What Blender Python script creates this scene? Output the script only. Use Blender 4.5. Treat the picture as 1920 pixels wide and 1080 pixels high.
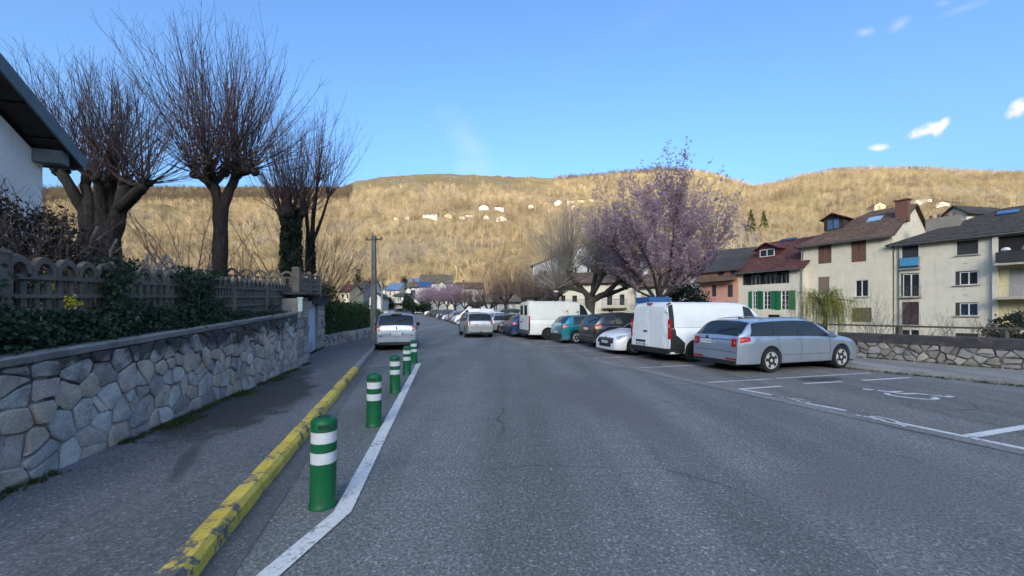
import bpy, bmesh, math, random
import numpy as np
from mathutils import Vector, Matrix, noise

for o in list(bpy.data.objects):
    bpy.data.objects.remove(o, do_unlink=True)
SC = bpy.context.scene
COL = SC.collection
R = math.radians

# ------------------------------------------------------------------ camera, sky, sun, exposure
F, CX, HZ, EYE = 710.0, 960.0, 584.0, 1.65     # focal length in photo pixels, centre, horizon row, eye height
cam = bpy.data.cameras.new('camera')
cam.sensor_width = 36.0
cam.lens = F / 1920.0 * 36.0
cam.shift_y = (HZ - 540.0) / 1920.0
cam.clip_start = 0.05
cam.clip_end = 6000.0
camo = bpy.data.objects.new('camera', cam)
camo.location = (0, 0, EYE)
camo.rotation_euler = (R(90), 0, 0)
COL.objects.link(camo)
SC.camera = camo

SUN_EL, SUN_AZ = R(15.0), R(186.0)              # azimuth clockwise from +Y: behind the camera, to the left
tosun = Vector((math.sin(SUN_AZ) * math.cos(SUN_EL), math.cos(SUN_AZ) * math.cos(SUN_EL), math.sin(SUN_EL)))
sl = bpy.data.lights.new('sun', 'SUN')
sl.energy = 2.0
sl.angle = R(0.53)
sl.color = (1.0, 0.825, 0.585)
so = bpy.data.objects.new('sun', sl)
so.rotation_euler = (-tosun).to_track_quat('-Z', 'Y').to_euler()
so.location = (-200, -400, 300)
COL.objects.link(so)

W = bpy.data.worlds.new('World')
SC.world = W
W.use_nodes = True
wn, wl = W.node_tree.nodes, W.node_tree.links
wn.clear()
sky = wn.new('ShaderNodeTexSky')
sky.sky_type = 'NISHITA'
sky.sun_disc = False
sky.sun_elevation = SUN_EL
sky.sun_rotation = SUN_AZ
sky.altitude = 500.0
sky.air_density = 1.0
sky.dust_density = 10.0
sky.ozone_density = 4.0
deep = wn.new('ShaderNodeGamma')               # slightly contrastier sky, as the camera rendered it
deep.inputs[1].default_value = 1.16
wb_ = wn.new('ShaderNodeMixRGB')                # the camera's white balance, whole sky alike
wb_.blend_type = 'MULTIPLY'
wb_.inputs[0].default_value = 1.0
wb_.inputs[2].default_value = (.915, .95, .94, 1)
wl.new(sky.outputs[0], wb_.inputs[1])
wl.new(wb_.outputs[0], deep.inputs[0])
bg = wn.new('ShaderNodeBackground')
bg.inputs['Strength'].default_value = 0.15
wout = wn.new('ShaderNodeOutputWorld')
wl.new(bg.outputs[0], wout.inputs[0])

SC.view_settings.view_transform = 'Standard'
SC.view_settings.look = 'None'
SC.view_settings.gamma = 1.0
SC.view_settings.use_curve_mapping = False
SC.view_settings.exposure = 1.67
SC.render.engine = 'CYCLES'
SC.cycles.use_denoising = True
SC.cycles.max_bounces = 6
SC.cycles.diffuse_bounces = 3
SC.cycles.glossy_bounces = 3
SC.cycles.transparent_max_bounces = 8


def wmath(op, a, b=None, c=None):
    n = wn.new('ShaderNodeMath')
    n.operation = op
    for i, x in enumerate((a, b, c)):
        if x is None:
            continue
        if isinstance(x, (int, float)):
            n.inputs[i].default_value = x
        else:
            wl.new(x, n.inputs[i])
    return n.outputs[0]


def sky_clouds():
    """A few fair-weather clouds low over the ridge and faint wisps, by sky direction."""
    tc = wn.new('ShaderNodeTexCoord')
    nz = wn.new('ShaderNodeTexNoise')
    nz.inputs['Scale'].default_value = 46.0
    nz.inputs['Detail'].default_value = 6.0
    nz.inputs['Roughness'].default_value = 0.62
    wl.new(tc.outputs['Generated'], nz.inputs['Vector'])
    nz2 = wn.new('ShaderNodeTexNoise')
    nz2.inputs['Scale'].default_value = 14.0
    nz2.inputs['Detail'].default_value = 5.0
    nz2.inputs['Roughness'].default_value = 0.6
    wl.new(tc.outputs['Generated'], nz2.inputs['Vector'])
    sep = wn.new('ShaderNodeSeparateXYZ')
    wl.new(tc.outputs['Generated'], sep.inputs[0])
    yy = wmath('MAXIMUM', sep.outputs[1], 0.02)
    px = wmath('DIVIDE', sep.outputs[0], yy)
    pz = wmath('DIVIDE', sep.outputs[2], yy)
    front = wmath('GREATER_THAN', sep.outputs[1], 0.05)
    total = None
    # tangent-plane position of each cloud (east, up), half sizes, tilt, opacity, softness
    for (x, z, rx, rz, tilt, op, soft) in (
            (1.090, 0.474, .050, .014, .32, .95, .75), (1.125, 0.486, .036, .020, .3, 1.0, .7), (1.142, 0.498, .018, .014, .3, .9, .7),
            (0.968, 0.432, .024, .009, .1, .85, .75), (1.345, 0.535, .04, .024, .5, .95, .7),
            (0.930, 0.738, .026, .012, .25, .38, 1.1), (1.022, 0.757, .034, .014, .6, .28, 1.2),
            (1.14, 0.815, .026, .012, .2, .26, 1.2), (1.19, 0.80, .07, .012, .35, .18, 1.3),
            (-0.10, 0.43, .15, .05, -.75, .24, 1.6), (-0.08, 0.385, .10, .045, .1, .26, 1.6),
            (0.38, 0.78, .30, .05, .5, .05, 1.8)):
        dx = wmath('SUBTRACT', px, x)
        dz = wmath('SUBTRACT', pz, z)
        c, s = math.cos(tilt), math.sin(tilt)
        a = wmath('DIVIDE', wmath('ADD', wmath('MULTIPLY', dx, c), wmath('MULTIPLY', dz, s)), rx)
        b = wmath('DIVIDE', wmath('SUBTRACT', wmath('MULTIPLY', dz, c), wmath('MULTIPLY', dx, s)), rz)
        d = wmath('SQRT', wmath('ADD', wmath('MULTIPLY', a, a), wmath('MULTIPLY', b, b)))
        nn = nz if soft < .8 else nz2
        d = wmath('ADD', d, wmath('MULTIPLY', wmath('SUBTRACT', nn.outputs[0], 0.5), 2.6))
        m = wmath('MULTIPLY', wmath('SUBTRACT', 1.35, d), .62 / soft)
        m = wmath('MINIMUM', wmath('MAXIMUM', m, 0.0), 1.0)
        m = wmath('MULTIPLY', wmath('MULTIPLY', m, m), wmath('SUBTRACT', 3.0, wmath('MULTIPLY', m, 2.0)))
        m = wmath('MULTIPLY', m, op)
        total = m if total is None else wmath('MAXIMUM', total, m)
    total = wmath('MULTIPLY', total, front)
    mx = wn.new('ShaderNodeMixRGB')
    wl.new(total, mx.inputs[0])
    wl.new(deep.outputs[0], mx.inputs[1])
    mx.inputs[2].default_value = (2.25, 2.2, 2.2, 1)
    wl.new(mx.outputs[0], bg.inputs['Color'])


sky_clouds()

# ------------------------------------------------------------------ helpers
def gp(u, v, z=0.0):
    """ground point (at height z) seen at photo pixel u, v"""
    Y = (EYE - z) * F / (v - HZ)
    return Vector(((u - CX) / F * Y, Y, z))


def pt(u, v, Y):
    """point at distance Y seen at photo pixel u, v"""
    return Vector(((u - CX) / F * Y, Y, EYE + (HZ - v) / F * Y))


RD = Vector((-0.2711, 0.9626, 0))      # along the street
RN = Vector((0.9626, 0.2711, 0))       # across it, to the right


def gz(Y):
    return 0.016 * max(0.0, Y - 45.0)


def st(s, t, z=0.0):
    p = RD * s + RN * (t - .0008 * max(0.0, s - 40.0) ** 2)      # the street bends gently left in the distance
    return Vector((p.x, p.y, gz(p.y) + z))


def lerp(a, b, f):
    return a + (b - a) * f


def pl(x, tab):
    """piecewise linear table"""
    if x <= tab[0][0]:
        return tab[0][1]
    for (x0, y0), (x1, y1) in zip(tab, tab[1:]):
        if x <= x1:
            return y0 + (y1 - y0) * (x - x0) / (x1 - x0)
    return tab[-1][1]


class MB:
    """collects shapes, builds one mesh object"""
    def __init__(s):
        s.v, s.f, s.mi, s.m = [], [], [], 0

    def add(s, vs, fs):
        n = len(s.v)
        s.v.extend([tuple(p) for p in vs])
        s.f.extend([tuple(i + n for i in f) for f in fs])
        s.mi.extend([s.m] * len(fs))

    def box(s, c, d, rz=0.0, M=None, taper=1.0):
        x, y, z = d[0] / 2, d[1] / 2, d[2] / 2
        vs = [Vector((sx * x * (taper if sz > 0 else 1), sy * y * (taper if sz > 0 else 1), sz * z)) for sz in (-1, 1) for sy in (-1, 1) for sx in (-1, 1)]
        if rz:
            m = Matrix.Rotation(rz, 3, 'Z')
            vs = [m @ v for v in vs]
        if M:
            vs = [M @ v for v in vs]
        c = Vector(c)
        s.add([v + c for v in vs], [(0, 2, 3, 1), (4, 5, 7, 6), (0, 1, 5, 4), (2, 6, 7, 3), (0, 4, 6, 2), (1, 3, 7, 5)])

    def bar(s, a, b, w, h, up=(0, 0, 1)):
        """box beam from a to b"""
        a, b, up = Vector(a), Vector(b), Vector(up)
        d = (b - a).normalized()
        side = d.cross(up)
        if side.length < 1e-5:
            side = d.cross(Vector((1, 0, 0)))
        side.normalize()
        u = side.cross(d)
        vs = []
        for p in (a, b):
            for sx, sy in ((-1, -1), (1, -1), (1, 1), (-1, 1)):
                vs.append(p + side * (sx * w / 2) + u * (sy * h / 2))
        s.add(vs, [(3, 2, 1, 0), (4, 5, 6, 7), (0, 1, 5, 4), (1, 2, 6, 5), (2, 3, 7, 6), (3, 0, 4, 7)])

    def tube(s, pts, rad, n=4, cap=False):
        pts = [Vector(p) for p in pts]
        if isinstance(rad, (int, float)):
            rad = [rad] * len(pts)
        base = len(s.v)
        ref = Vector((0.31, 0.17, 0.93))
        prev = None
        for i, p in enumerate(pts):
            d = (pts[min(i + 1, len(pts) - 1)] - pts[max(i - 1, 0)])
            if d.length < 1e-7:
                d = Vector((0, 0, 1))
            d.normalize()
            if prev is None:
                a = d.cross(ref)
                if a.length < .1:
                    a = d.cross(Vector((1, 0, 0)))
            else:
                a = prev - d * prev.dot(d)
                if a.length < 1e-4:
                    a = d.cross(ref)
            a.normalize()
            prev = a
            b = d.cross(a)
            r = rad[i]
            for k in range(n):
                t = 2 * math.pi * k / n
                s.v.append(tuple(p + a * (math.cos(t) * r) + b * (math.sin(t) * r)))
        for i in range(len(pts) - 1):
            for k in range(n):
                k2 = (k + 1) % n
                s.f.append((base + i * n + k, base + i * n + k2, base + (i + 1) * n + k2, base + (i + 1) * n + k))
                s.mi.append(s.m)
        if cap:
            s.f.append(tuple(base + k for k in reversed(range(n))))
            s.f.append(tuple(base + (len(pts) - 1) * n + k for k in range(n)))
            s.mi += [s.m, s.m]

    def lathe(s, prof, n=24, M=None, sx=1.0):
        """prof: (radius, z) from bottom to top about z"""
        base = len(s.v)
        M = M or Matrix.Identity(4)
        for r, z in prof:
            for k in range(n):
                t = 2 * math.pi * k / n
                s.v.append(tuple(M @ Vector((r * math.cos(t) * sx, r * math.sin(t), z))))
        for i in range(len(prof) - 1):
            for k in range(n):
                k2 = (k + 1) % n
                s.f.append((base + i * n + k, base + i * n + k2, base + (i + 1) * n + k2, base + (i + 1) * n + k))
                s.mi.append(s.m)
        s.f.append(tuple(base + k for k in reversed(range(n))))
        s.f.append(tuple(base + (len(prof) - 1) * n + k for k in range(n)))
        s.mi += [s.m, s.m]

    def prism(s, poly, fn0, fn1):
        """extrude a 2d polygon between two mappings (2d -> 3d)"""
        n = len(poly)
        s.add([fn0(p) for p in poly] + [fn1(p) for p in poly],
              [tuple(range(n))[::-1], tuple(range(n, 2 * n))] + [(i, (i + 1) % n, n + (i + 1) % n, n + i) for i in range(n)])

    def build(s, name, mats=None, parent=None, smooth=False, angle=None, loc=None, rz=0.0):
        me = bpy.data.meshes.new(name)
        me.from_pydata(s.v, [], s.f)
        if mats is not None:
            for m in (mats if isinstance(mats, (list, tuple)) else [mats]):
                me.materials.append(m)
        if any(s.mi):
            me.polygons.foreach_set('material_index', s.mi)
        if smooth:
            me.polygons.foreach_set('use_smooth', [True] * len(me.polygons))
            if angle:
                me.set_sharp_from_angle(angle=R(angle))
        me.update()
        o = bpy.data.objects.new(name, me)
        COL.objects.link(o)
        if parent:
            o.parent = parent
        if loc is not None:
            o.location = loc
        if rz:
            o.rotation_euler = (0, 0, rz)
        return o


def tag(o, label=None, cat=None, group=None, kind=None):
    if label:
        o['label'] = label
    if cat:
        o['category'] = cat
    if group:
        o['group'] = group
    if kind:
        o['kind'] = kind
    return o


def empty(name, loc=(0, 0, 0), rz=0.0, label=None, cat=None, group=None):
    o = bpy.data.objects.new(name, None)
    o.empty_display_size = .2
    o.location = loc
    o.rotation_euler = (0, 0, rz)
    COL.objects.link(o)
    return tag(o, label, cat, group)


def struct(o):
    o['kind'] = 'structure'
    return o


def share(o, name=None, parent=None, loc=None, rz=None):
    c = bpy.data.objects.new(name or o.name.split('.')[0], o.data)
    COL.objects.link(c)
    c.parent = parent if parent is not None else o.parent
    if loc is not None:
        c.location = loc
    if rz is not None:
        c.rotation_euler = (0, 0, rz)
    return c


# ------------------------------------------------------------------ materials
MATS = {}


class NT:
    """small node-tree helper"""
    def __init__(s, name):
        s.mat = bpy.data.materials.new(name)
        s.mat.use_nodes = True
        s.n, s.l = s.mat.node_tree.nodes, s.mat.node_tree.links
        s.b = s.n['Principled BSDF']
        s.out = s.n['Material Output']
        s._tc = None

    def tc(s, which='Object'):
        if s._tc is None:
            s._tc = s.n.new('ShaderNodeTexCoord')
        return s._tc.outputs[which]

    def geo(s, which='Position'):
        return s.n.new('ShaderNodeNewGeometry').outputs[which]

    def noise(s, scale, detail=4, rough=.6, vec=None, dist=0.0):
        x = s.n.new('ShaderNodeTexNoise')
        x.inputs['Scale'].default_value = scale
        x.inputs['Detail'].default_value = detail
        x.inputs['Roughness'].default_value = rough
        x.inputs['Distortion'].default_value = dist
        s.l.new(vec or s.tc(), x.inputs['Vector'])
        return x.outputs[0]

    def voro(s, scale, feat='F1', vec=None, out='Distance'):
        x = s.n.new('ShaderNodeTexVoronoi')
        x.feature = feat
        x.inputs['Scale'].default_value = scale
        s.l.new(vec or s.tc(), x.inputs['Vector'])
        return x.outputs[out]

    def wave(s, scale, direction='Z', dist=0.0, prof='SAW', vec=None):
        x = s.n.new('ShaderNodeTexWave')
        x.bands_direction = direction
        x.wave_profile = prof
        x.inputs['Scale'].default_value = scale
        x.inputs['Distortion'].default_value = dist
        s.l.new(vec or s.tc(), x.inputs['Vector'])
        return x.outputs['Fac']

    def math(s, op, a, b=None, clamp=False):
        x = s.n.new('ShaderNodeMath')
        x.operation = op
        x.use_clamp = clamp
        for i, q in enumerate((a, b)):
            if q is None:
                continue
            if isinstance(q, (int, float)):
                x.inputs[i].default_value = q
            else:
                s.l.new(q, x.inputs[i])
        return x.outputs[0]

    def ramp(s, fac, stops):
        x = s.n.new('ShaderNodeValToRGB')
        el = x.color_ramp.elements
        while len(el) < len(stops):
            el.new(0.5)
        for e, (p, c) in zip(el, stops):
            e.position = p
            e.color = (c[0], c[1], c[2], 1) if not isinstance(c, (int, float)) else (c, c, c, 1)
        s.l.new(fac, x.inputs[0])
        return x.outputs[0]

    def mix(s, fac, a, b, mode='MIX'):
        x = s.n.new('ShaderNodeMixRGB')
        x.blend_type = mode
        for i, q in enumerate((fac, a, b)):
            if isinstance(q, (int, float)):
                x.inputs[i].default_value = q if i == 0 else (q, q, q, 1)
            elif isinstance(q, (tuple, list)):
                x.inputs[i].default_value = (q[0], q[1], q[2], 1)
            else:
                s.l.new(q, x.inputs[i])
        return x.outputs[0]

    def scale_vec(s, sc, vec=None):
        x = s.n.new('ShaderNodeMapping')
        x.inputs['Scale'].default_value = sc
        s.l.new(vec or s.tc(), x.inputs['Vector'])
        return x.outputs[0]

    def color(s, c):
        if isinstance(c, (tuple, list)):
            s.b.inputs['Base Color'].default_value = (c[0], c[1], c[2], 1)
        else:
            s.l.new(c, s.b.inputs['Base Color'])

    def set(s, rough=None, metal=None, spec=None, coat=None):
        if rough is not None:
            if isinstance(rough, (int, float)):
                s.b.inputs['Roughness'].default_value = rough
            else:
                s.l.new(rough, s.b.inputs['Roughness'])
        if metal is not None:
            s.b.inputs['Metallic'].default_value = metal
        if spec is not None:
            s.b.inputs['Specular IOR Level'].default_value = spec
        if coat is not None:
            s.b.inputs['Coat Weight'].default_value = coat
            s.b.inputs['Coat Roughness'].default_value = .06

    def bump(s, h, strength=.5, dist=.02):
        x = s.n.new('ShaderNodeBump')
        x.inputs['Strength'].default_value = strength
        x.inputs['Distance'].default_value = dist
        s.l.new(h, x.inputs['Height'])
        s.l.new(x.outputs[0], s.b.inputs['Normal'])


def mat(name, c, rough=.75, metal=0.0, var=.18, scale=6.0, bump=0.0, bscale=60.0, spec=.4, coat=None, dirt=None, dscale=2.0):
    """plain procedural surface: mottled colour, optional fine relief and dirt patches"""
    if name in MATS:
        return MATS[name]
    t = NT(name)
    n = t.noise(scale, 5, .65)
    lo = tuple(x * (1 - var) for x in c)
    hi = tuple(min(1, x * (1 + var)) for x in c)
    col = t.ramp(n, [(.3, lo), (.7, hi)])
    if dirt:
        m = t.noise(dscale, 6, .7)
        col = t.mix(t.ramp(m, [(.50, 0.0), (.68, .75)]), col, dirt)
    t.color(col)
    t.set(rough, metal, spec, coat)
    if bump:
        t.bump(t.noise(bscale, 4, .6), bump, .01)
    MATS[name] = t.mat
    return t.mat


def glass_mat(name, c, rough=.04):
    t = NT(name)
    n = t.noise(1.3, 3, .6)
    t.color(t.ramp(n, [(.3, tuple(x * .6 for x in c)), (.7, c)]))
    t.set(rough, 0.0, .5)
    MATS[name] = t.mat
    return t.mat


def asphalt(name, c, speck=.55, patch=None, cracks=True):
    t = NT(name)
    pos = t.geo()
    fine = t.math('ADD', t.math('MULTIPLY', t.noise(95, 3, .75, pos), .5), t.math('MULTIPLY', t.noise(38, 2, .6, pos), .5))
    big = t.noise(.55, 5, .62, pos)
    mid = t.noise(4.0, 4, .6, pos)
    agg = t.voro(70, 'F1', pos, 'Color')
    aggv = t.n.new('ShaderNodeSeparateColor')
    t.l.new(agg, aggv.inputs[0])
    col = t.ramp(big, [(.32, tuple(x * .84 for x in c)), (.68, tuple(x * 1.12 for x in c))])
    col = t.mix(.35, col, t.ramp(mid, [(.35, tuple(x * .8 for x in c)), (.65, tuple(x * 1.15 for x in c))]))
    sp = t.ramp(fine, [(.38, 1 - speck), (.50, 1.0), (.62, 1 + speck)])
    col = t.mix(1.0, col, sp, 'MULTIPLY')
    ag = t.ramp(aggv.outputs[0], [(0.0, .72), (.75, 1.0), (.93, 1.25), (1.0, 1.9)])
    col = t.mix(1.0, col, ag, 'MULTIPLY')
    # long tyre-polished bands and drips along the street
    mp = t.n.new('ShaderNodeMapping')
    mp.inputs['Rotation'].default_value = (0, 0, R(-15.7))
    mp.inputs['Scale'].default_value = (1.1, .05, 1)
    t.l.new(pos, mp.inputs['Vector'])
    band = t.noise(1.0, 4, .55, mp.outputs[0])
    col = t.mix(1.0, col, t.ramp(band, [(.35, .78), (.62, 1.15)]), 'MULTIPLY')
    if cracks:
        w = t.n.new('ShaderNodeMixRGB')
        w.blend_type = 'ADD'
        w.inputs[0].default_value = .30
        t.l.new(pos, w.inputs[1])
        nn = t.n.new('ShaderNodeTexNoise')
        nn.inputs['Scale'].default_value = 1.6
        nn.inputs['Detail'].default_value = 6
        t.l.new(pos, nn.inputs['Vector'])
        t.l.new(nn.outputs['Color'], w.inputs[2])
        e = t.voro(.42, 'DISTANCE_TO_EDGE', w.outputs[0])
        gate = t.ramp(t.noise(.30, 3, .6, pos), [(.47, 0.0), (.58, .55)])
        ck = t.ramp(e, [(0.0, 1.0), (.013, 0.0)])
        k = t.math('MULTIPLY', ck, gate)
        col = t.mix(k, col, (.02, .02, .021))
    if patch:
        for (x, y, rx, ry, rz, pc, sft) in patch:
            m2 = t.n.new('ShaderNodeMapping')
            m2.vector_type = 'TEXTURE'
            m2.inputs['Location'].default_value = (x, y, 0)
            m2.inputs['Rotation'].default_value = (0, 0, rz)
            m2.inputs['Scale'].default_value = (rx, ry, 1000)
            t.l.new(pos, m2.inputs['Vector'])
            ln = t.n.new('ShaderNodeVectorMath')
            ln.operation = 'LENGTH'
            t.l.new(m2.outputs[0], ln.inputs[0])
            d = t.math('ADD', ln.outputs['Value'], t.math('MULTIPLY', t.math('SUBTRACT', t.noise(2.4, 5, .65, pos), .5), 1.1))
            k = t.ramp(d, [(1.0 - sft, 1.0), (1.0, 0.0)])
            col = t.mix(k, col, t.mix(1.0, pc, sp, 'MULTIPLY'))
    t.color(col)
    t.set(t.ramp(mid, [(.3, .78), (.7, .92)]), 0, .35)
    t.bump(t.math('ADD', fine, t.math('MULTIPLY', aggv.outputs[0], .6)), .55, .006)
    MATS[name] = t.mat
    return t.mat


def stone_mat(name, c, stain=False):
    t = NT(name)
    pos = t.geo()
    big = t.noise(3.2, 5, .65, pos)
    fine = t.noise(42, 6, .75, pos)
    col = t.ramp(big, [(.28, tuple(x * .66 for x in c)), (.5, c), (.72, tuple(min(1, x * 1.28) for x in c))])
    col = t.mix(1.0, col, t.ramp(fine, [(.3, .66), (.5, 1.0), (.72, 1.25)]), 'MULTIPLY')
    rust = t.ramp(t.noise(5.5, 4, .6, pos, .6), [(.58, 0.0), (.70, .4)])
    col = t.mix(rust, col, (.26, .17, .10))
    moss = t.ramp(t.noise(8.0, 5, .7, pos), [(.62, 0.0), (.72, .5)])
    col = t.mix(moss, col, (.05, .055, .035))
    if stain:
        at = t.n.new('ShaderNodeAttribute')
        at.attribute_name = 'stain'
        sm = t.math('ADD', at.outputs['Fac'], t.math('MULTIPLY', t.math('SUBTRACT', t.noise(2.2, 6, .68, pos), .5), 2.2))
        col = t.mix(t.ramp(sm, [(.45, 0.0), (.78, .86)]), col, (.030, .028, .028))
    t.color(col)
    t.set(.9, 0, .25)
    t.bump(fine, .7, .012)
    MATS[name] = t.mat
    return t.mat


def kerb_yellow():
    t = NT('kerb_yellow')
    pos = t.geo()
    n = t.noise(3.0, 6, .72, pos)
    n2 = t.noise(18, 6, .75, pos)
    y = t.ramp(t.noise(2.0, 4, .6, pos), [(.3, (.55, .39, .05)), (.7, (.72, .55, .10))])
    y = t.mix(1.0, y, t.ramp(n2, [(.3, .72), (.6, 1.08)]), 'MULTIPLY')
    k = t.math('ADD', t.math('MULTIPLY', n, .62), t.math('MULTIPLY', n2, .38))
    chip = t.ramp(k, [(.525, 0.0), (.56, 1.0)])
    cc = t.ramp(n2, [(.35, (.05, .048, .046)), (.65, (.17, .16, .15))])
    t.color(t.mix(chip, y, cc))
    t.set(.72, 0, .4)
    t.bump(t.math('SUBTRACT', n2, t.math('MULTIPLY', chip, .6)), .6, .006)
    MATS['kerb_yellow'] = t.mat


def paint_white():
    t = NT('road_paint')
    pos = t.geo()
    n = t.noise(30, 6, .8, pos)
    n2 = t.noise(2.0, 4, .7, pos)
    wear = t.ramp(t.math('ADD', t.math('MULTIPLY', n, .7), t.math('MULTIPLY', n2, .3)), [(.40, 1.0), (.46, 0.0)])
    t.color(t.mix(wear, t.ramp(n, [(.3, (.50, .50, .49)), (.7, (.70, .70, .68))]), (.13, .13, .135)))
    t.set(.7, 0, .4)
    t.bump(n, .3, .004)
    MATS['road_paint'] = t.mat
    t = NT('road_paint_worn')
    pos = t.geo()
    n = t.noise(22, 6, .85, pos)
    n2 = t.noise(1.6, 5, .75, pos)
    wear = t.ramp(t.math('ADD', t.math('MULTIPLY', n, .55), t.math('MULTIPLY', n2, .45)), [(.44, 1.0), (.50, 0.0)])
    t.color(t.mix(wear, t.ramp(n, [(.3, (.42, .42, .41)), (.7, (.60, .60, .58))]), (.125, .12, .115)))
    t.set(.75, 0, .4)
    MATS['road_paint_worn'] = t.mat


def bark_mat(name, c):
    t = NT(name)
    v = t.scale_vec((1, 1, .22))
    n = t.noise(22, 6, .7, v)
    col = t.ramp(n, [(.3, tuple(x * .45 for x in c)), (.55, c), (.75, tuple(x * 1.6 for x in c))])
    col = t.mix(t.ramp(t.noise(4, 4, .6), [(.55, 0.0), (.7, .55)]), col, (c[0] * .7, c[1] * 1.0, c[2] * .6))
    t.color(col)
    t.set(.95, 0, .15)
    t.bump(n, .8, .03)
    MATS[name] = t.mat
    return t.mat


def twig_mat(name, lo, hi):
    t = NT(name)
    t.color(t.ramp(t.noise(.9, 3, .6), [(.3, lo), (.7, hi)]))
    t.set(.8, 0, .25)
    MATS[name] = t.mat
    return t.mat


def leaf_mat(name, lo, mid, hi, scale=7.0, rough=.5, trans=.25):
    t = NT(name)
    n = t.math('ADD', t.math('MULTIPLY', t.noise(scale * .35, 4, .6), .5), t.math('MULTIPLY', t.noise(scale * 3, 2, .6), .5))
    col = t.ramp(n, [(.32, lo), (.5, mid), (.68, hi)])
    t.color(col)
    t.set(rough, 0, .35)
    if trans:
        tr = t.n.new('ShaderNodeBsdfTranslucent')
        t.l.new(col, tr.inputs['Color'])
        ms = t.n.new('ShaderNodeMixShader')
        ms.inputs[0].default_value = trans
        t.l.new(t.b.outputs[0], ms.inputs[1])
        t.l.new(tr.outputs[0], ms.inputs[2])
        t.l.new(ms.outputs[0], t.out.inputs['Surface'])
    MATS[name] = t.mat
    return t.mat


def roof_mat(name, c, lichen=None, row=.26, colw=.22):
    """tile courses: relief rows down the slope, joints across, uneven tile colours, in roof-local metres"""
    t = NT(name)
    uv = t.tc('UV')
    br = t.n.new('ShaderNodeTexBrick')
    br.inputs['Scale'].default_value = 1.0
    br.inputs['Brick Width'].default_value = colw
    br.inputs['Row Height'].default_value = row
    br.inputs['Mortar Size'].default_value = .012
    br.inputs['Mortar Smooth'].default_value = .3
    br.inputs['Color1'].default_value = (c[0] * .72, c[1] * .72, c[2] * .72, 1)
    br.inputs['Color2'].default_value = (c[0] * 1.3, c[1] * 1.3, c[2] * 1.3, 1)
    br.inputs['Mortar'].default_value = (c[0] * .3, c[1] * .3, c[2] * .3, 1)
    t.l.new(uv, br.inputs['Vector'])
    col = br.outputs['Color']
    n = t.noise(.9, 6, .7)
    col = t.mix(1.0, col, t.ramp(n, [(.3, .65), (.7, 1.3)]), 'MULTIPLY')
    if lichen:
        col = t.mix(t.ramp(t.noise(2.2, 6, .75), [(.52, 0.0), (.66, .65)]), col, lichen)
    t.color(col)
    t.set(.85, 0, .3)
    sw = t.wave(2 * math.pi / 20 / row, 'Y', 0, 'SAW', uv)
    t.bump(t.math('SUBTRACT', t.math('MULTIPLY', sw, .6), br.outputs['Fac']), .8, .04)
    MATS[name] = t.mat
    return t.mat


def plaster(name, c, stain=(.28, .25, .2)):
    t = NT(name)
    n = t.noise(1.1, 6, .7)
    col = t.ramp(n, [(.3, tuple(x * .88 for x in c)), (.7, tuple(min(1, x * 1.05) for x in c))])
    v = t.scale_vec((2.2, 2.2, .22))
    st_ = t.ramp(t.noise(1.4, 5, .68, v), [(.56, 0.0), (.74, .42)])
    col = t.mix(st_, col, stain)
    t.color(col)
    t.set(.9, 0, .2)
    t.bump(t.noise(55, 4, .6), .35, .008)
    MATS[name] = t.mat
    return t.mat


asphalt('asphalt_road', (.154, .160, .157), .50, patch=[(1.6, 7.5, .9, 3.2, R(12), (.125, .124, .124), .5), (-1.2, 14, .55, 5, R(16), (.13, .13, .13), .6), (3.4, 3.6, 1.4, .8, R(20), (.135, .134, .133), .6)])
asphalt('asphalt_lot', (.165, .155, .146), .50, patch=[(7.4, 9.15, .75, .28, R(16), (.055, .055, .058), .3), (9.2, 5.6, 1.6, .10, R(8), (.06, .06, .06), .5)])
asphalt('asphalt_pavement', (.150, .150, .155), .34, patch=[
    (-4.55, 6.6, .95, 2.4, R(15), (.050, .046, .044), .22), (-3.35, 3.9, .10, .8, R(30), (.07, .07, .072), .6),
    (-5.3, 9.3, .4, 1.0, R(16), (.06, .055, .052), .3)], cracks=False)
asphalt('asphalt_pavement_pale', (.27, .25, .225), .3, cracks=False)
asphalt('gutter_concrete', (.112, .115, .12), .12, cracks=False)
asphalt('strip_concrete', (.20, .195, .185), .3, cracks=False)
kerb_yellow()
paint_white()
for nm, c in (('stone_grey', (.38, .37, .355)), ('stone_tan', (.43, .375, .315)), ('stone_pink', (.39, .34, .31)), ('stone_dark', (.27, .255, .25)), ('stone_pale', (.46, .45, .435))):
    stone_mat(nm, c, True)
stone_mat('mortar', (.30, .285, .27), True)
stone_mat('mortar_dark', (.18, .168, .15), True)
stone_mat('river_stone', (.21, .195, .165), True)
stone_mat('river_stone_pale', (.33, .31, .27), True)
stone_mat('wall_concrete', (.24, .235, .225))
stone_mat('parapet_concrete', (.062, .058, .062))
stone_mat('fence_concrete', (.155, .135, .115))
stone_mat('kerb_stone', (.24, .235, .23))
stone_mat('pole_concrete', (.26, .25, .225))
bark_mat('bark', (.046, .038, .034))
bark_mat('bark_plane', (.085, .078, .068))
twig_mat('twig_dark', (.050, .035, .038), (.095, .062, .062))
twig_mat('twig_grey', (.15, .135, .115), (.27, .24, .20))
twig_mat('twig_brown', (.075, .052, .045), (.15, .10, .08))
twig_mat('twig_pale', (.24, .19, .155), (.40, .32, .26))
leaf_mat('ivy_leaf', (.010, .024, .012), (.028, .054, .026), (.085, .125, .065))
leaf_mat('hedge_leaf', (.014, .034, .010), (.035, .075, .020), (.085, .14, .045))
leaf_mat('shrub_leaf', (.018, .020, .014), (.040, .036, .026), (.10, .050, .045))
leaf_mat('conifer_leaf', (.008, .016, .010), (.016, .030, .016), (.035, .055, .03))
leaf_mat('willow_leaf', (.14, .15, .028), (.22, .22, .045), (.34, .32, .08))
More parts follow.
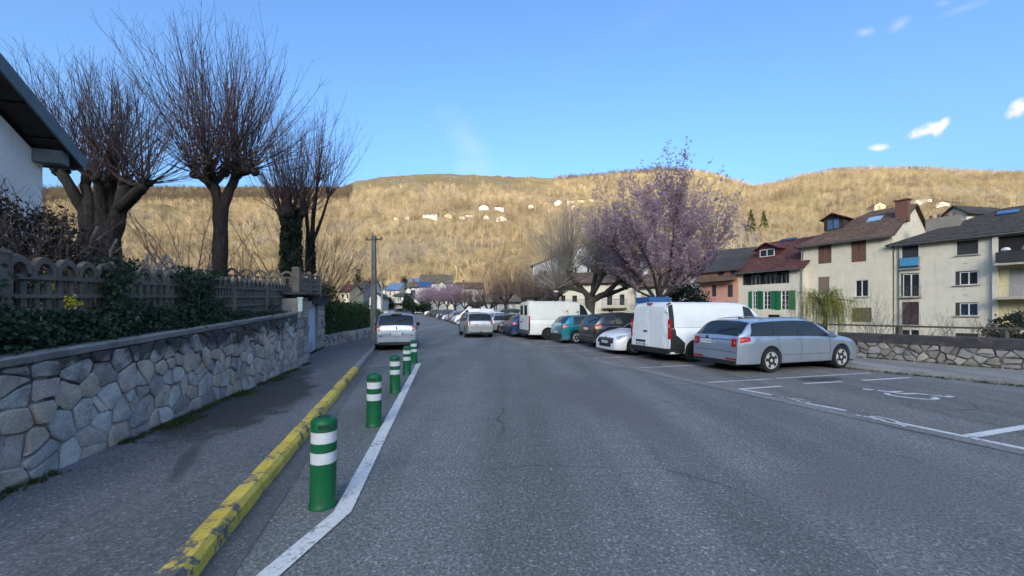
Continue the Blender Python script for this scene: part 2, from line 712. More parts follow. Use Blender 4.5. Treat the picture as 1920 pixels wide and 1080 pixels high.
leaf_mat('blossom_pink', (.29, .20, .265), (.48, .36, .44), (.71, .58, .64), 6, .7, .4)
leaf_mat('blossom_white', (.30, .29, .30), (.46, .45, .46), (.62, .61, .62), 6, .7, .4)
leaf_mat('grass_blade', (.025, .035, .010), (.05, .075, .02), (.11, .12, .045), 9)
# ------------------------------------------------------------------ terrain
RIDGE = [(-1400, 365), (-400, 360), (80, 352), (280, 350), (480, 348), (600, 352), (640, 350), (690, 334), (740, 328), (790, 326), (830, 325), (950, 330),
         (1040, 331), (1100, 327), (1170, 320), (1240, 313), (1300, 318), (1350, 327), (1410, 346), (1450, 341), (1500, 328), (1560, 317),
         (1640, 313), (1720, 313), (1800, 318), (1920, 322), (2200, 330), (3200, 345)]
YB, YC = 225.0, 900.0


def hill_h(X, Y):
    u = CX + F * X / max(Y, 1.0)
    crest = (HZ - pl(u, RIDGE)) / F * YC
    p = (Y - YB) / (YC - YB)
    if p < 0:
        return -3.0 + 6.0 * p
    bald = 1.0 if u < 1000 else max(0.0, 1 - (u - 1000) / 200.0)
    if p <= 1:
        pr = p ** 0.92
    else:
        pr = 1 - .55 * (p - 1)
    h = crest * pr
    k = max(0.0, min(1.0, p * 4)) * (max(0.0, 1 - p) if p < 1 else 0)
    n1 = noise.fractal(Vector((X / 170, Y / 170, 3.1)), 1.0, 2.0, 4)
    n2 = noise.fractal(Vector((X / 42, Y / 60, 7.7)), .8, 2.0, 4)
    h += (n1 * 42 + n2 * 9) * k
    # rocky steps under the bare crest
    if p > .72 and u < 1010:
        q = min(1, (p - .72) / .1) * min(1.0, max(0.0, (1.02 - p) / .06))
        rr = noise.fractal(Vector((X / 26, Y / 26, 1.7)), .7, 2.2, 5)
        h += q * abs(rr) * 9 * bald
    return h - 2.0


def grid_mesh(name, xs, ys, fn, m, smooth=True):
    vs = [(x, y, fn(x, y)) for y in ys for x in xs]
    nx = len(xs)
    fs = [(j * nx + i, j * nx + i + 1, (j + 1) * nx + i + 1, (j + 1) * nx + i) for j in range(len(ys) - 1) for i in range(nx - 1)]
    b = MB()
    b.add(vs, fs)
    return b.build(name, m, smooth=smooth)


def hill_material():
    t = NT('hillside')
    pos = t.geo()
    n = t.noise(.012, 6, .65, pos)
    n2 = t.noise(.11, 6, .75, pos)
    n3 = t.noise(.9, 4, .7, pos)
    col = t.ramp(n, [(.3, (.165, .122, .068)), (.5, (.21, .165, .095)), (.7, (.27, .225, .13))])
    col = t.mix(1.0, col, t.ramp(n2, [(.3, .55), (.5, 1.0), (.7, 1.25)]), 'MULTIPLY')
    col = t.mix(1.0, col, t.ramp(n3, [(.3, .7), (.7, 1.2)]), 'MULTIPLY')
    nrm = t.n.new('ShaderNodeSeparateXYZ')
    t.l.new(t.geo('Normal'), nrm.inputs[0])
    steep = t.math('ADD', nrm.outputs[2], t.math('MULTIPLY', t.math('SUBTRACT', n2, .5), .5))
    col = t.mix(t.ramp(steep, [(.70, .9), (.86, 0.0)]), col, (.15, .14, .125))
    sep = t.n.new('ShaderNodeSeparateXYZ')
    t.l.new(pos, sep.inputs[0])
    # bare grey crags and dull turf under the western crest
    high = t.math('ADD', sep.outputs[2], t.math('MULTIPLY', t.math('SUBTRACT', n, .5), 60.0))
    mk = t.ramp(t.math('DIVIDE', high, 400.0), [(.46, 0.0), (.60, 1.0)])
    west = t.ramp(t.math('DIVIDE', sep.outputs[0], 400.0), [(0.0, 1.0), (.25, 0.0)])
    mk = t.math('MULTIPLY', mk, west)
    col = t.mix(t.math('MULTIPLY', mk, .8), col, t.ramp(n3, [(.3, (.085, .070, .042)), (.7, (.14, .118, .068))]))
    v = t.n.new('ShaderNodeMapping')
    v.inputs['Scale'].default_value = (1.0, .35, .35)
    t.l.new(pos, v.inputs['Vector'])
    crag = t.ramp(t.noise(.035, 8, .72, v.outputs[0]), [(.50, 0.0), (.60, 1.0)])
    col = t.mix(t.math('MULTIPLY', mk, crag), col, t.ramp(t.noise(.25, 6, .8, v.outputs[0]), [(.35, (.05, .047, .045)), (.65, (.20, .185, .165))]))
    t.color(col)
    t.set(1.0, 0, .05)
    t.bump(t.math('ADD', n2, t.math('MULTIPLY', n3, .3)), .9, 5.0)
    return t.mat


xs = []
hv, hf = [], []
us = [(-1400 + i * 22.0) for i in range(int(4600 / 22) + 1)]
yl = [190.0 + 5.0 * i for i in range(15)] + [265 + 8.0 * i for i in range(80)] + [905 + 30 * i for i in range(14)]
for Y in yl:
    for u in us:
        X = (u - CX) / F * Y
        hv.append((X, Y, hill_h(X, Y)))
nu = len(us)
for j in range(len(yl) - 1):
    for i in range(nu - 1):
        hf.append((j * nu + i, j * nu + i + 1, (j + 1) * nu + i + 1, (j + 1) * nu + i))
b = MB()
b.add(hv, hf)
hill = struct(b.build('hill', hill_material(), smooth=True))

# the valley's other side, behind the viewer: it keeps the low sun off the street
sx, sy = math.sin(SUN_AZ), math.cos(SUN_AZ)
b = MB()
rv = []
cross = [(560, -3), (640, 85), (740, 215), (830, 295), (900, 313), (990, 290), (1150, 170), (1350, 20)]
NA = 61
for i in range(NA):
    w = -2400 + 4800 * i / (NA - 1)
    for d, h in cross:
        d2 = d
        hh = h + (noise.fractal(Vector((w / 260, d / 260, 9)), .8, 2, 3) * 14 if h > 20 else 0)
        # the crest bows a little so that its shadow falls short over the far slopes
        rv.append((sx * d2 - sy * w, sy * d2 + sx * w, hh))
nc = len(cross)
b.add(rv, [(i * nc + k, (i + 1) * nc + k, (i + 1) * nc + k + 1, i * nc + k + 1) for i in range(NA - 1) for k in range(nc - 1)])
struct(b.build('hill_opposite', MATS.get('hill2') or mat('hill2', (.10, .085, .05), 1.0, var=.4, scale=.02), smooth=True))


STRIP = [(-12, 8.6), (2.7, 7.12), (7.9, 6.62), (11.5, 6.36), (19.1, 6.0), (30, 5.75), (45, 5.6), (170, 5.5)]
KERB_R = [(-12, 17.2), (4.95, 13.06), (7.8, 12.35), (13, 11.6), (20, 11.1), (30, 10.8), (45, 10.6), (170, 10.5)]
WALL_R = [(-12, 20.9), (5.89, 15.53), (9.2, 14.54), (15, 13.5), (25, 12.9), (40, 12.6), (170, 12.5)]
WALL_L = [(-12, -4.2), (4.24, -3.28), (12.5, -2.76)]


def river_side(X, Y):
    s = RD.x * X + RD.y * Y
    t = RN.x * X + RN.y * Y
    return t - pl(s, WALL_R)


def ground_h(X, Y):
    d = river_side(X, Y)
    z = gz(Y) - .05
    if d > .2:
        z -= min(1.0, (d - .2) / 3.0) * 3.4
        if d > 9:
            z += min(1.0, (d - 9) / 6.0) * 1.9
    return z


gxs = sorted(set([-1800, -900, -500, -300, -200, -150, -120] + list(range(-100, 101, 3)) + [120, 150, 200, 300, 500, 900, 1800]))
gys = sorted(set([-700, -400, -250, -150, -90, -60] + list(range(-40, 100, 3)) + [110, 125, 140, 160, 180, 200, 230, 260, 320]))
tt = NT('valley_grass')
pp = tt.geo()
tt.color(tt.mix(.5, tt.ramp(tt.noise(.4, 6, .7, pp), [(.3, (.05, .055, .022)), (.7, (.12, .11, .05))]), tt.ramp(tt.noise(9, 5, .7, pp), [(.3, (.045, .05, .02)), (.7, (.13, .12, .06))])))
tt.set(1.0, 0, .1)
tt.bump(tt.noise(14, 5, .7, pp), .8, .1)
MATS['valley_grass'] = tt.mat
struct(grid_mesh('ground', gxs, gys, ground_h, tt.mat))


# ------------------------------------------------------------------ road, lot, pavements
def strip_sheet(name, m, t0, t1, s0, s1, z, n=None, parent=None):
    n = n or max(2, int((s1 - s0) / 2.5))
    f0 = t0 if callable(t0) else (lambda s: t0)
    f1 = t1 if callable(t1) else (lambda s: t1)
    b = MB()
    vs = []
    for i in range(n + 1):
        s = lerp(s0, s1, i / n)
        vs += [st(s, f0(s), z), st(s, f1(s), z)]
    b.add(vs, [(2 * i, 2 * i + 1, 2 * i + 3, 2 * i + 2) for i in range(n)])
    return b.build(name, m, parent)


strip_f = lambda s: pl(s, STRIP)
kerbr_f = lambda s: pl(s, KERB_R)
wallr_f = lambda s: pl(s, WALL_R)
road = struct(strip_sheet('road', MATS['asphalt_road'], -1.26, lambda s: strip_f(s) + .02, -12, 165, 0.0))
struct(strip_sheet('parking_lot', MATS['asphalt_lot'], lambda s: strip_f(s) + .01, lambda s: kerbr_f(s) + .05, -12, 165, 0.004))
struct(strip_sheet('gutter', MATS['gutter_concrete'], -1.26, -1.03, -12, 120, 0.004))
struct(strip_sheet('channel_strip', MATS['strip_concrete'], lambda s: strip_f(s) - .32, strip_f, -12, 120, 0.0085))
# side street closing the view at the far end
b = MB()
b.add([st(160, -30, .01), st(160, 40, .01), st(172, 40, .01), st(172, -30, .01)], [(0, 1, 2, 3)])
struct(b.build('cross_street', MATS['asphalt_road']))

wl_f = lambda s: pl(s, WALL_L)
pav = MB()
N = 60
vs = []
for i in range(N + 1):
    s = lerp(-12, 120, (i / N) ** 1.4)
    tw = wl_f(s) if s < 12.5 else -2.9
    vs += [st(s, tw - .35, .125), st(s, -1.395, .118)]
pav.add(vs, [(2 * i, 2 * i + 1, 2 * i + 3, 2 * i + 2) for i in range(N)])
struct(pav.build('pavement', MATS['asphalt_pavement']))
b = MB()
vs = []
for i in range(N + 1):
    s = lerp(-12, 120, (i / N) ** 1.4)
    vs += [st(s, kerbr_f(s) + .13, .115), st(s, wallr_f(s) + .1, .125)]
b.add(vs, [(2 * i, 2 * i + 1, 2 * i + 3, 2 * i + 2) for i in range(N)])
struct(b.build('river_pavement', MATS['asphalt_pavement_pale']))


# kerbs, stone by stone
def kerb_run(name, tf, side, s0, s1, length, h, w, chamfer, paint_to, rng):
    root = struct(empty(name, (0, 0, 0)))
    s = s0
    while s < s1:
        e = min(s + length * rng.uniform(.94, 1.06), s1)
        g = .004
        b = MB()
        dz = rng.uniform(-.004, .004)
        dt = rng.uniform(-.006, .006)
        prof = [(-.02, -.06), (0, h - chamfer), (chamfer * .9, h), (w, h), (w, -.06)]
        vs = []
        nseg = 4
        for q in range(nseg + 1):
            ss = lerp(s + g, e - g, q / nseg)
            rnd = .006 if q in (0, nseg) else 0
            for (a, z) in prof:
                vs.append(st(ss, tf(ss) + side * (a + dt + (rnd if a < w else 0)), z + dz - (rnd if z > 0 else 0)))
        n = len(prof)
        fs = [tuple(range(n)), tuple(range(nseg * n, nseg * n + n))[::-1]]
        for q in range(nseg):
            for i in range(n - 1):
                fs.append((q * n + i, q * n + i + 1, (q + 1) * n + i + 1, (q + 1) * n + i))
        b.add(vs, fs)
        b.build('kerb_stone', MATS['kerb_yellow'] if e < paint_to else MATS['kerb_stone'], root)
        s = e
    return root


rng = random.Random(4)
kerb_run('kerb', lambda s: -1.25, -1, -4.2, 60, 1.02, .125, .15, .04, 11.6, rng)
kerb_run('river_kerb', kerbr_f, 1, -4, 34, 1.0, .115, .14, .02, -99, rng)


# painted markings
def line_poly(b, pts, w, z):
    """mitred ribbon"""
    pts = [Vector((p[0], p[1], 0)) for p in pts]
    L = []
    for i, p in enumerate(pts):
        d0 = (p - pts[i - 1]).normalized() if i else (pts[1] - p).normalized()
        d1 = (pts[i + 1] - p).normalized() if i < len(pts) - 1 else d0
        d = (d0 + d1).normalized()
        nrm = Vector((-d.y, d.x, 0))
        k = w / 2 / max(.4, nrm.dot(Vector((-d0.y, d0.x, 0))))
        L += [p + nrm * k + Vector((0, 0, gz(p.y) + z)), p - nrm * k + Vector((0, 0, gz(p.y) + z))]
    b.add(L, [(2 * i, 2 * i + 1, 2 * i + 3, 2 * i + 2) for i in range(len(pts) - 1)])


def marking(name, segs, w, m='road_paint', z=.012):
    b = MB()
    for sg in segs:
        # cut long ribbons so that they follow the ground
        line_poly(b, sg, w, z)
    return struct(b.build(name, MATS[m]))


p0, p1_, p2_ = gp(505, 1080), gp(642, 962), gp(785, 682)
first = p1_ + (p0 - p1_) * 5
marking('edge_line', [[first.xy, p0.xy, p1_.xy, (p1_ * .5 + p2_ * .5).xy, p2_.xy]], .142)
marking('bay_end_line', [[gp(690, 687.3).xy, gp(790, 681.5).xy]], .085, 'road_paint_worn')
bays = []
for k in range(0, 34):
    s = 7.18 + 2.42 * k
    t0 = strip_f(s) + .05
    if k == 0:
        continue
    bays.append([(st(s, t0).x, st(s, t0).y), (st(s, t0 + 4.7).x, st(s, t0 + 4.7).y)])
for q in bays:
    marking('bay_line', [q], .09, 'road_paint_worn')
marking('bay_line', [[gp(1328, 718).xy, gp(1450, 711).xy], [gp(1455, 710.3).xy, gp(1632, 700).xy]], .09, 'road_paint_worn')
marking('bay_line', [[gp(1386, 730.5).xy, gp(1464, 725).xy], [gp(1508, 720).xy, gp(1578, 716.5).xy], [gp(1617, 714).xy, gp(1706, 708.8).xy]], .085)
marking('bay_line', [[gp(1814, 820).xy, gp(1930, 800.5).xy], [gp(1930, 800.5).xy, gp(2150, 765).xy]], .12)
marking('bay_front_line', [[gp(1391, 731).xy, gp(1447, 741.5).xy], [gp(1513, 757).xy, gp(1586, 771).xy], [gp(1686, 794).xy, gp(1816, 821).xy],
                           [gp(1822, 822.5).xy, gp(1922, 843).xy], [gp(1922, 843).xy, gp(2250, 912).xy]], .095)


def wheelchair(name, o, right, up, size, lw, m):
    """painted wheelchair pictogram: wheel arc, seat and back, legs and foot, head"""
    o, right, up = Vector((o[0], o[1], 0)), Vector(right).normalized(), Vector(up).normalized()
    P = lambda x, y: (o + right * (x * size) + up * (y * size))
    b = MB()
    arc = [P(.36 + .34 * math.cos(a), .34 + .33 * math.sin(a)).xy for a in [R(110 + i * 16) for i in range(15)]]
    line_poly(b, arc, lw, .0125)
    line_poly(b, [P(.40, .92).xy, P(.46, .52).xy, P(.76, .50).xy, P(.92, .12).xy, P(1.10, .16).xy], lw * 1.15, .0165)
    line_poly(b, [P(.45, .72).xy, P(.72, .70).xy], lw, .0205)
    b.add([P(.36 + .09 * math.cos(R(i * 36)), 1.06 + .09 * math.sin(R(i * 36))) + Vector((0, 0, .0125)) for i in range(10)], [tuple(range(10))])
    return struct(b.build(name, MATS[m]))


c = gp(1724, 751)
wheelchair('wheelchair_marking', c, (.97, .16, 0), (-.40, .92, 0), .92, .085, 'road_paint')
c = gp(1672, 787)
wheelchair('wheelchair_marking', c, (-.28, -.8, 0), (-.62, .80, 0), .42, .045, 'road_paint')
c = gp(1512, 751)
wheelchair('wheelchair_marking', c, (-.28, -.8, 0), (-.62, .80, 0), .40, .04, 'road_paint_worn')


# ------------------------------------------------------------------ rubble walls (voronoi stones)
def clip(poly, nx, ny, c):
    """keep the side nx*x+ny*y <= c"""
    out = []
    for i, p in enumerate(poly):
        q = poly[(i + 1) % len(poly)]
        dp, dq = nx * p[0] + ny * p[1] - c, nx * q[0] + ny * q[1] - c
        if dp <= 0:
            out.append(p)
        if dp * dq < 0:
            f = dp / (dp - dq)
            out.append((p[0] + (q[0] - p[0]) * f, p[1] + (q[1] - p[1]) * f))
    return out


def cells(L, H, size, rng, asp=1.0, jit=.42):
    seeds = []
    nx, ny = int(L / (size * asp)), max(2, int(H / size + .5))
    for j in range(ny):
        for i in range(nx):
            seeds.append(((i + .5 + (j % 2) * .5 - .25 + rng.uniform(-jit, jit)) * L / nx, (j + .5 + rng.uniform(-jit, jit)) * H / ny))
    res = []
    for i, (x, y) in enumerate(seeds):
        poly = [(0, 0), (L, 0), (L, H), (0, H)]
        for j, (a, c) in enumerate(seeds):
            if i == j or abs(a - x) > size * 4 or abs(c - y) > size * 4:
                continue
            mx, my = (x + a) / 2, (y + c) / 2
            nx_, ny_ = a - x, c - y
            poly = clip(poly, nx_, ny_, nx_ * mx + ny_ * my)
            if len(poly) < 3:
                break
        if len(poly) >= 3:
            res.append(((x, y), poly))
    return res


def shrink_round(poly, gap, rng):
    cx = sum(p[0] for p in poly) / len(poly)
    cy = sum(p[1] for p in poly) / len(poly)
    out = poly
    n = len(poly)
    area = sum(poly[i][0] * poly[(i + 1) % n][1] - poly[(i + 1) % n][0] * poly[i][1] for i in range(n))
    sg = 1 if area > 0 else -1
    base = list(poly)
    for i in range(n):
        p, q = base[i], base[(i + 1) % n]
        ex, ey = q[0] - p[0], q[1] - p[1]
        l = math.hypot(ex, ey)
        if l < 1e-6:
            continue
        nx, ny = sg * ey / l, -sg * ex / l
        out = clip(out, nx, ny, nx * p[0] + ny * p[1] - gap)
        if len(out) < 3:
            return None
    res = []
    n = len(out)
    for i in range(n):
        p, q = out[i], out[(i + 1) % n]
        l = math.hypot(q[0] - p[0], q[1] - p[1])
        f = min(.24, .018 / max(l, 1e-4))
        for g in (f, 1 - f):
            j = .006
            res.append((lerp(p[0], q[0], g) + rng.uniform(-j, j), lerp(p[1], q[1], g) + rng.uniform(-j, j)))
        if l > .16:
            res.insert(len(res) - 1, (lerp(p[0], q[0], .5) + rng.uniform(-.012, .012), lerp(p[1], q[1], .5) + rng.uniform(-.012, .012)))
    return res


def stone_obj(poly, fmap, depth, rng, m, parent, topf=None, name='stone'):
    """poly in wall coordinates (along, height); fmap(a, h, out) -> world"""
    n = len(poly)
    cx = sum(p[0] for p in poly) / n
    cy = sum(p[1] for p in poly) / n
    b = MB()
    dep = depth * rng.uniform(.6, 1.25)
    tx, ty = rng.uniform(-.10, .10), rng.uniform(-.10, .10)
    rings = []
    for (k, o) in ((1.0, -.03), (1.0, dep * .62), (.90, dep * .95)):
        rings.append([fmap(cx + (p[0] - cx) * k, cy + (p[1] - cy) * k, o + ((p[0] - cx) * tx + (p[1] - cy) * ty if o > 0 else 0) + (rng.uniform(-.004, .004) if o > 0 else 0)) for p in poly])
    mid = [fmap(cx + (p[0] - cx) * .45, cy + (p[1] - cy) * .45, dep * rng.uniform(.9, 1.15)) for p in poly[::2]]
    vs = rings[0] + rings[1] + rings[2] + [fmap(cx, cy, dep * 1.08)]
    fs = []
    for r in range(2):
        for i in range(n):
            j = (i + 1) % n
            fs.append((r * n + i, r * n + j, (r + 1) * n + j, (r + 1) * n + i))
    for i in range(n):
        fs.append((2 * n + i, 2 * n + (i + 1) % n, 3 * n))
    b.add(vs, fs)
    o = b.build(name, m, parent, smooth=True, angle=32)
    if topf:
        at = o.data.attributes.new('stain', 'FLOAT', 'POINT')
        at.data.foreach_set('value', [topf(cx, cy)] * len(vs) if rng.random() < .5 else [topf(p_[0], p_[1]) for p_ in (poly + poly + poly + [(cx, cy)])])
    return o


STONES = ['stone_grey', 'stone_grey', 'stone_tan', 'stone_tan', 'stone_pink', 'stone_dark', 'stone_pale']

# left garden wall: its face line and its rising top
WA, WB_ = Vector((-4.307 + .215 * 4.4, 3.186 - 4.4, 0)), Vector((-5.814, 10.2, 0))
wdir = (WB_ - WA).normalized()
wout_n = Vector((wdir.y, -wdir.x, 0))            # towards the street
WLEN = (WB_ - WA).length


def wtop(a):
    Y = WA.y + wdir.y * a
    return 1.255 + (Y - 3.186) * .0550


def wmap(a, h, o):
    return WA + wdir * a + wout_n * o + Vector((0, 0, h))


WBASE = .10
rng = random.Random(11)
wall = empty('garden_wall', WA, label='retaining wall of irregular grey and tan stones beside the left pavement', cat='stone wall')
wi = Matrix.Translation(-WA)
lm = lambda a, h, o: wmap(a, h, o) - WA
Hm = 1.65
cl = cells(WLEN, Hm, .225, rng, .95, .56)


def stain_at(a, h):
    d = wtop(a) - .07 - (h + WBASE)
    far = max(0.0, min(1.0, (a - 4.0) / 4.0))
    return max(0.0, 1.0 - d / (.22 + .34 * far)) * (.85 + .35 * far)


for (c0, poly) in cl:
    # the top of the wall climbs, so trim each stone under the coping line
    a0, a1 = 0.0, WLEN
    t0, t1 = wtop(a0) - .085 - WBASE, wtop(a1) - .085 - WBASE
    sl_ = (t1 - t0) / WLEN
    poly = clip(poly, -sl_, 1.0, t0)
    if len(poly) < 3:
        continue
    sp_ = shrink_round(poly, .006 if rng.random() < .55 else .014, rng)
    if not sp_ or len(sp_) < 5:
        continue
    stone_obj(sp_, lambda a, h, o: lm(a, h + WBASE, o), rng.uniform(.016, .045), rng, MATS[rng.choice(STONES)], wall, stain_at)
# mortar core and coping
b = MB()
for q in range(25):
    a0, a1 = WLEN * q / 25, WLEN * (q + 1) / 25
    b.add([lm(a0, -.1, .006), lm(a1, -.1, .006), lm(a1, wtop(a1) - .08, .006), lm(a0, wtop(a0) - .08, .006),
           lm(a0, -.1, -.42), lm(a1, -.1, -.42), lm(a1, wtop(a1) - .08, -.42), lm(a0, wtop(a0) - .08, -.42)],
          [(0, 1, 2, 3), (4, 7, 6, 5), (3, 2, 6, 7)] + ([(0, 3, 7, 4)] if q == 0 else []) + ([(1, 5, 6, 2)] if q == 24 else []))
o = b.build('mortar_core', MATS['mortar'], wall)
at = o.data.attributes.new('stain', 'FLOAT', 'POINT')
at.data.foreach_set('value', [stain_at((Vector(v.co)).dot(wdir), v.co.z - WBASE) for v in o.data.vertices])
q = 0
a0 = 0.0
while a0 < WLEN - .05:
    a1 = min(WLEN + .03, a0 + rng.uniform(1.5, 2.2))
    b = MB()
    vs = []
    for i in range(9):
        a = lerp(a0 + .004, a1 - .004, i / 8)
        j = [rng.uniform(-.008, .008) for _ in range(4)]
        vs += [lm(a, wtop(a) - .075, .035 + j[0]), lm(a, wtop(a) - .012, .055 + j[1]), lm(a, wtop(a) + j[2] * .6, .01), lm(a, wtop(a) + j[3] * .6, -.42), lm(a, wtop(a) - .075, -.42)]
    fs = [(0, 1, 2, 3, 4), (44, 43, 42, 41, 40)]
    for i in range(8):
        for k in range(5):
            k2 = (k + 1) % 5
            fs.append((i * 5 + k, i * 5 + k2, i * 5 + 5 + k2, i * 5 + 5 + k))
    b.add(vs, fs)
    b.build('coping_slab', MATS['wall_concrete'], wall)
    a0 = a1

# garden soil behind the wall
b = MB()
vs, fs = [], []
for i in range(21):
    a = lerp(0, WLEN, i / 16) if i <= 16 else WLEN + (.02, 1.2, 3.0, 5.0)[i - 17]
    for j, bk in enumerate((-.36 if i <= 16 else -2.3, -1.5 if i <= 16 else -2.6, -4, -9, -16)):
        vs.append(wmap(a, min(wtop(min(a, WLEN)) + .02, 1.66) + .05 * noise.noise(Vector((a, bk, 0))), bk))
for i in range(20):
    for j in range(4):
        fs.append((i * 5 + j, (i + 1) * 5 + j, (i + 1) * 5 + j + 1, i * 5 + j + 1))
n = len(vs)
b.add(vs, fs)
b.add([wmap(WLEN + 5, 1.7, -2.3), wmap(WLEN + 5, 1.7, -16), wmap(WLEN + 5, -.2, -16), wmap(WLEN + 5, -.2, -2.3)], [(0, 1, 2, 3)])
b.add([wmap(WLEN, 1.7, -2.3), wmap(WLEN + 5, 1.7, -2.3), wmap(WLEN + 5, -.2, -2.3), wmap(WLEN, -.2, -2.3)], [(0, 1, 2, 3)])
struct(b.build('garden_ground', MATS['valley_grass'], smooth=True))

# river parapet wall on the right
rng = random.Random(23)
rw = empty('river_wall', st(6, wallr_f(6)), label='low rubble wall with dark concrete parapet and rail beside the river pavement', cat='stone wall')
ro = rw.location.copy()
RS0, RS1 = -2.0, 15.0
segs = [i for i in range(64)]
# arc-length along the wall front
samp = [(-3.0 + .25 * i) for i in range(int(48 / .25) + 1)]
wp = [st(s, wallr_f(s)) for s in samp]
acc = [0.0]
for p, q in zip(wp, wp[1:]):
    acc.append(acc[-1] + (q - p).length)


def rmap(a, h, o):
    i = min(len(acc) - 2, max(0, int(np.searchsorted(acc, a) - 1)))
    f = (a - acc[i]) / (acc[i + 1] - acc[i])
    p = wp[i].lerp(wp[i + 1], f)
    d = (wp[i + 1] - wp[i]).normalized()
    nrm = Vector((-d.y, d.x, 0))                  # towards the street
    return Vector((p.x, p.y, 0)) + nrm * o + Vector((0, 0, h)) - ro


LR = 17.0
for (c0, poly) in cells(LR, .56, .17, rng, 1.35, .6):
    sp_ = shrink_round(poly, rng.uniform(.008, .03), rng)
    if not sp_ or len(sp_) < 5 or c0[0] < 1.0:
        continue
    stone_obj(sp_, lambda a, h, o: rmap(a, h + .10, o), .04, rng, MATS[rng.choice(['river_stone', 'river_stone', 'river_stone_pale', 'stone_dark'])], rw, lambda a, h: max(0, (h - .40) * 3.0))
LA = acc[-1] - .1
b = MB()
NS = 44
for q in range(NS):
    a0, a1 = LA * q / NS, LA * (q + 1) / NS
    b.add([rmap(a0, 0, .0), rmap(a1, 0, .0), rmap(a1, .66, .0), rmap(a0, .66, .0), rmap(a0, -3.4, -.42), rmap(a1, -3.4, -.42), rmap(a1, .66, -.42), rmap(a0, .66, -.42)],
          [(0, 1, 2, 3), (4, 7, 6, 5)])
o = b.build('mortar_core', MATS['mortar_dark'], rw)
at = o.data.attributes.new('stain', 'FLOAT', 'POINT')
at.data.foreach_set('value', [max(0, min(1, (v.co.z - .3) * 2.0)) if v.co.z > 0 else 0.3 for v in o.data.vertices])
a0 = .0
while a0 < LA - .2:
    a1 = min(LA, a0 + 3.0)
    b = MB()
    vs, fs = [], []
    for i in range(13):
        a = lerp(a0 + .006, a1 - .006, i / 12)
        jj = [rng.uniform(-.006, .006) for _ in range(4)]
        vs += [rmap(a, .645, .05 + jj[0]), rmap(a, .90 + jj[1], .065 + jj[0]), rmap(a, .925 + jj[1], .04), rmap(a, .925 + jj[2], -.36), rmap(a, .645, -.40)]
    fs = [(0, 1, 2, 3, 4), (64, 63, 62, 61, 60)]
    for i in range(12):
        for k in range(5):
            k2 = (k + 1) % 5
            fs.append((i * 5 + k, i * 5 + k2, i * 5 + 5 + k2, i * 5 + 5 + k))
    b.add(vs, fs)
    b.build('parapet_beam', MATS['parapet_concrete'], rw)
    a0 = a1
rail_m = mat('rail_timber', (.085, .075, .055), .85, var=.3, scale=9, bump=.4)
a = 1.4
while a < 40:
    b = MB()
    b.bar(rmap(a, .91, -.16), rmap(a, 1.16, -.16), .11, .11, (1, 0, 0))
    b.build('rail_post', rail_m, rw)
    a += 2.05
b = MB()
pts = [rmap(.4 + .8 * i, 1.185, -.16) for i in range(50)]
for p, q in zip(pts, pts[1:]):
    b.bar(p, q + (q - p) * .004, .10, .055)
b.build('top_rail', rail_m, rw)


# ------------------------------------------------------------------ concrete trellis fence on the garden wall
def fence_frame(P0, P1):
    d = (P1 - P0)
    d.z = 0
    L = d.length
    d.normalize()
    n = Vector((d.y, -d.x, 0))
    return d, n, L


def trellis_panel(root, org, P0, P1, zb0, zb1, zt0, zt1, pitch, arches=True, rails=4, name_prefix=''):
    """slats, rails and a row of arches between two posts, pieces as parts"""
    d, n, L = fence_frame(P0, P1)

    def fm(a, f, o):
        zb = lerp(zb0, zb1, a / L)
        zt = lerp(zt0, zt1, a / L)
        p = P0 + d * a + n * o
        return Vector((p.x, p.y, lerp(zb, zt, f))) - org
    m = MATS['fence_concrete']
    na = max(2, int(round(L / pitch)))
    pa = L / na
    body = .74 if arches else .97
    for r in range(rails):
        f = lerp(.05, body, r / (rails - 1))
        b = MB()
        b.bar(fm(0.0, f, .012), fm(L, f, .012), .05, .042)
        b.build('rail', m, root)
    for i in range(na * 2 + (0 if arches else 1)):
        a = (i + .5) * pa / 2
        b = MB()
        b.bar(fm(a, .0, -.012), fm(a, body + (.05 if i % 2 else .0), -.012), pa * .24, .04, tuple(n))
        b.build('slat', m, root)
    if arches:
        for i in range(na):
            b = MB()
            ac = (i + .5) * pa
            H = (zt0 + zt1 - zb0 - zb1) / 2
            ro_, ri = pa * .50, pa * .34
            vs = []
            for k in range(9):
                th = math.pi * k / 8
                for (rr, oo) in ((ro_, .03), (ri, .03), (ri, -.03), (ro_, -.03)):
                    vs.append(fm(ac + rr * math.cos(th), body + .01 + (rr * math.sin(th)) * (1 - body) / (pa * .5) * .98, oo))
            fs = [(0, 1, 2, 3), (35, 34, 33, 32)]
            for k in range(8):
                for c in range(4):
                    c2 = (c + 1) % 4
                    fs.append((k * 4 + c, k * 4 + 4 + c, k * 4 + 4 + c2, k * 4 + c2))
            b.add(vs, fs)
            b.build('arch', m, root)


def fpost(root, org, p, z0, z1, w=.13, cap=True):
    b = MB()
    b.box((p.x - org.x, p.y - org.y, (z0 + z1) / 2 - org.z), (w, w, z1 - z0), math.atan2(wdir.y, wdir.x))
    if cap:
        b.box((p.x - org.x, p.y - org.y, z1 + .02 - org.z), (w * 1.12, w * 1.12, .04), math.atan2(wdir.y, wdir.x), taper=.7)
    b.build('post', MATS['fence_concrete'], root)


def fl(Y):
    return Vector((-4.66 - .215 * (Y - 3.186), Y, 0))


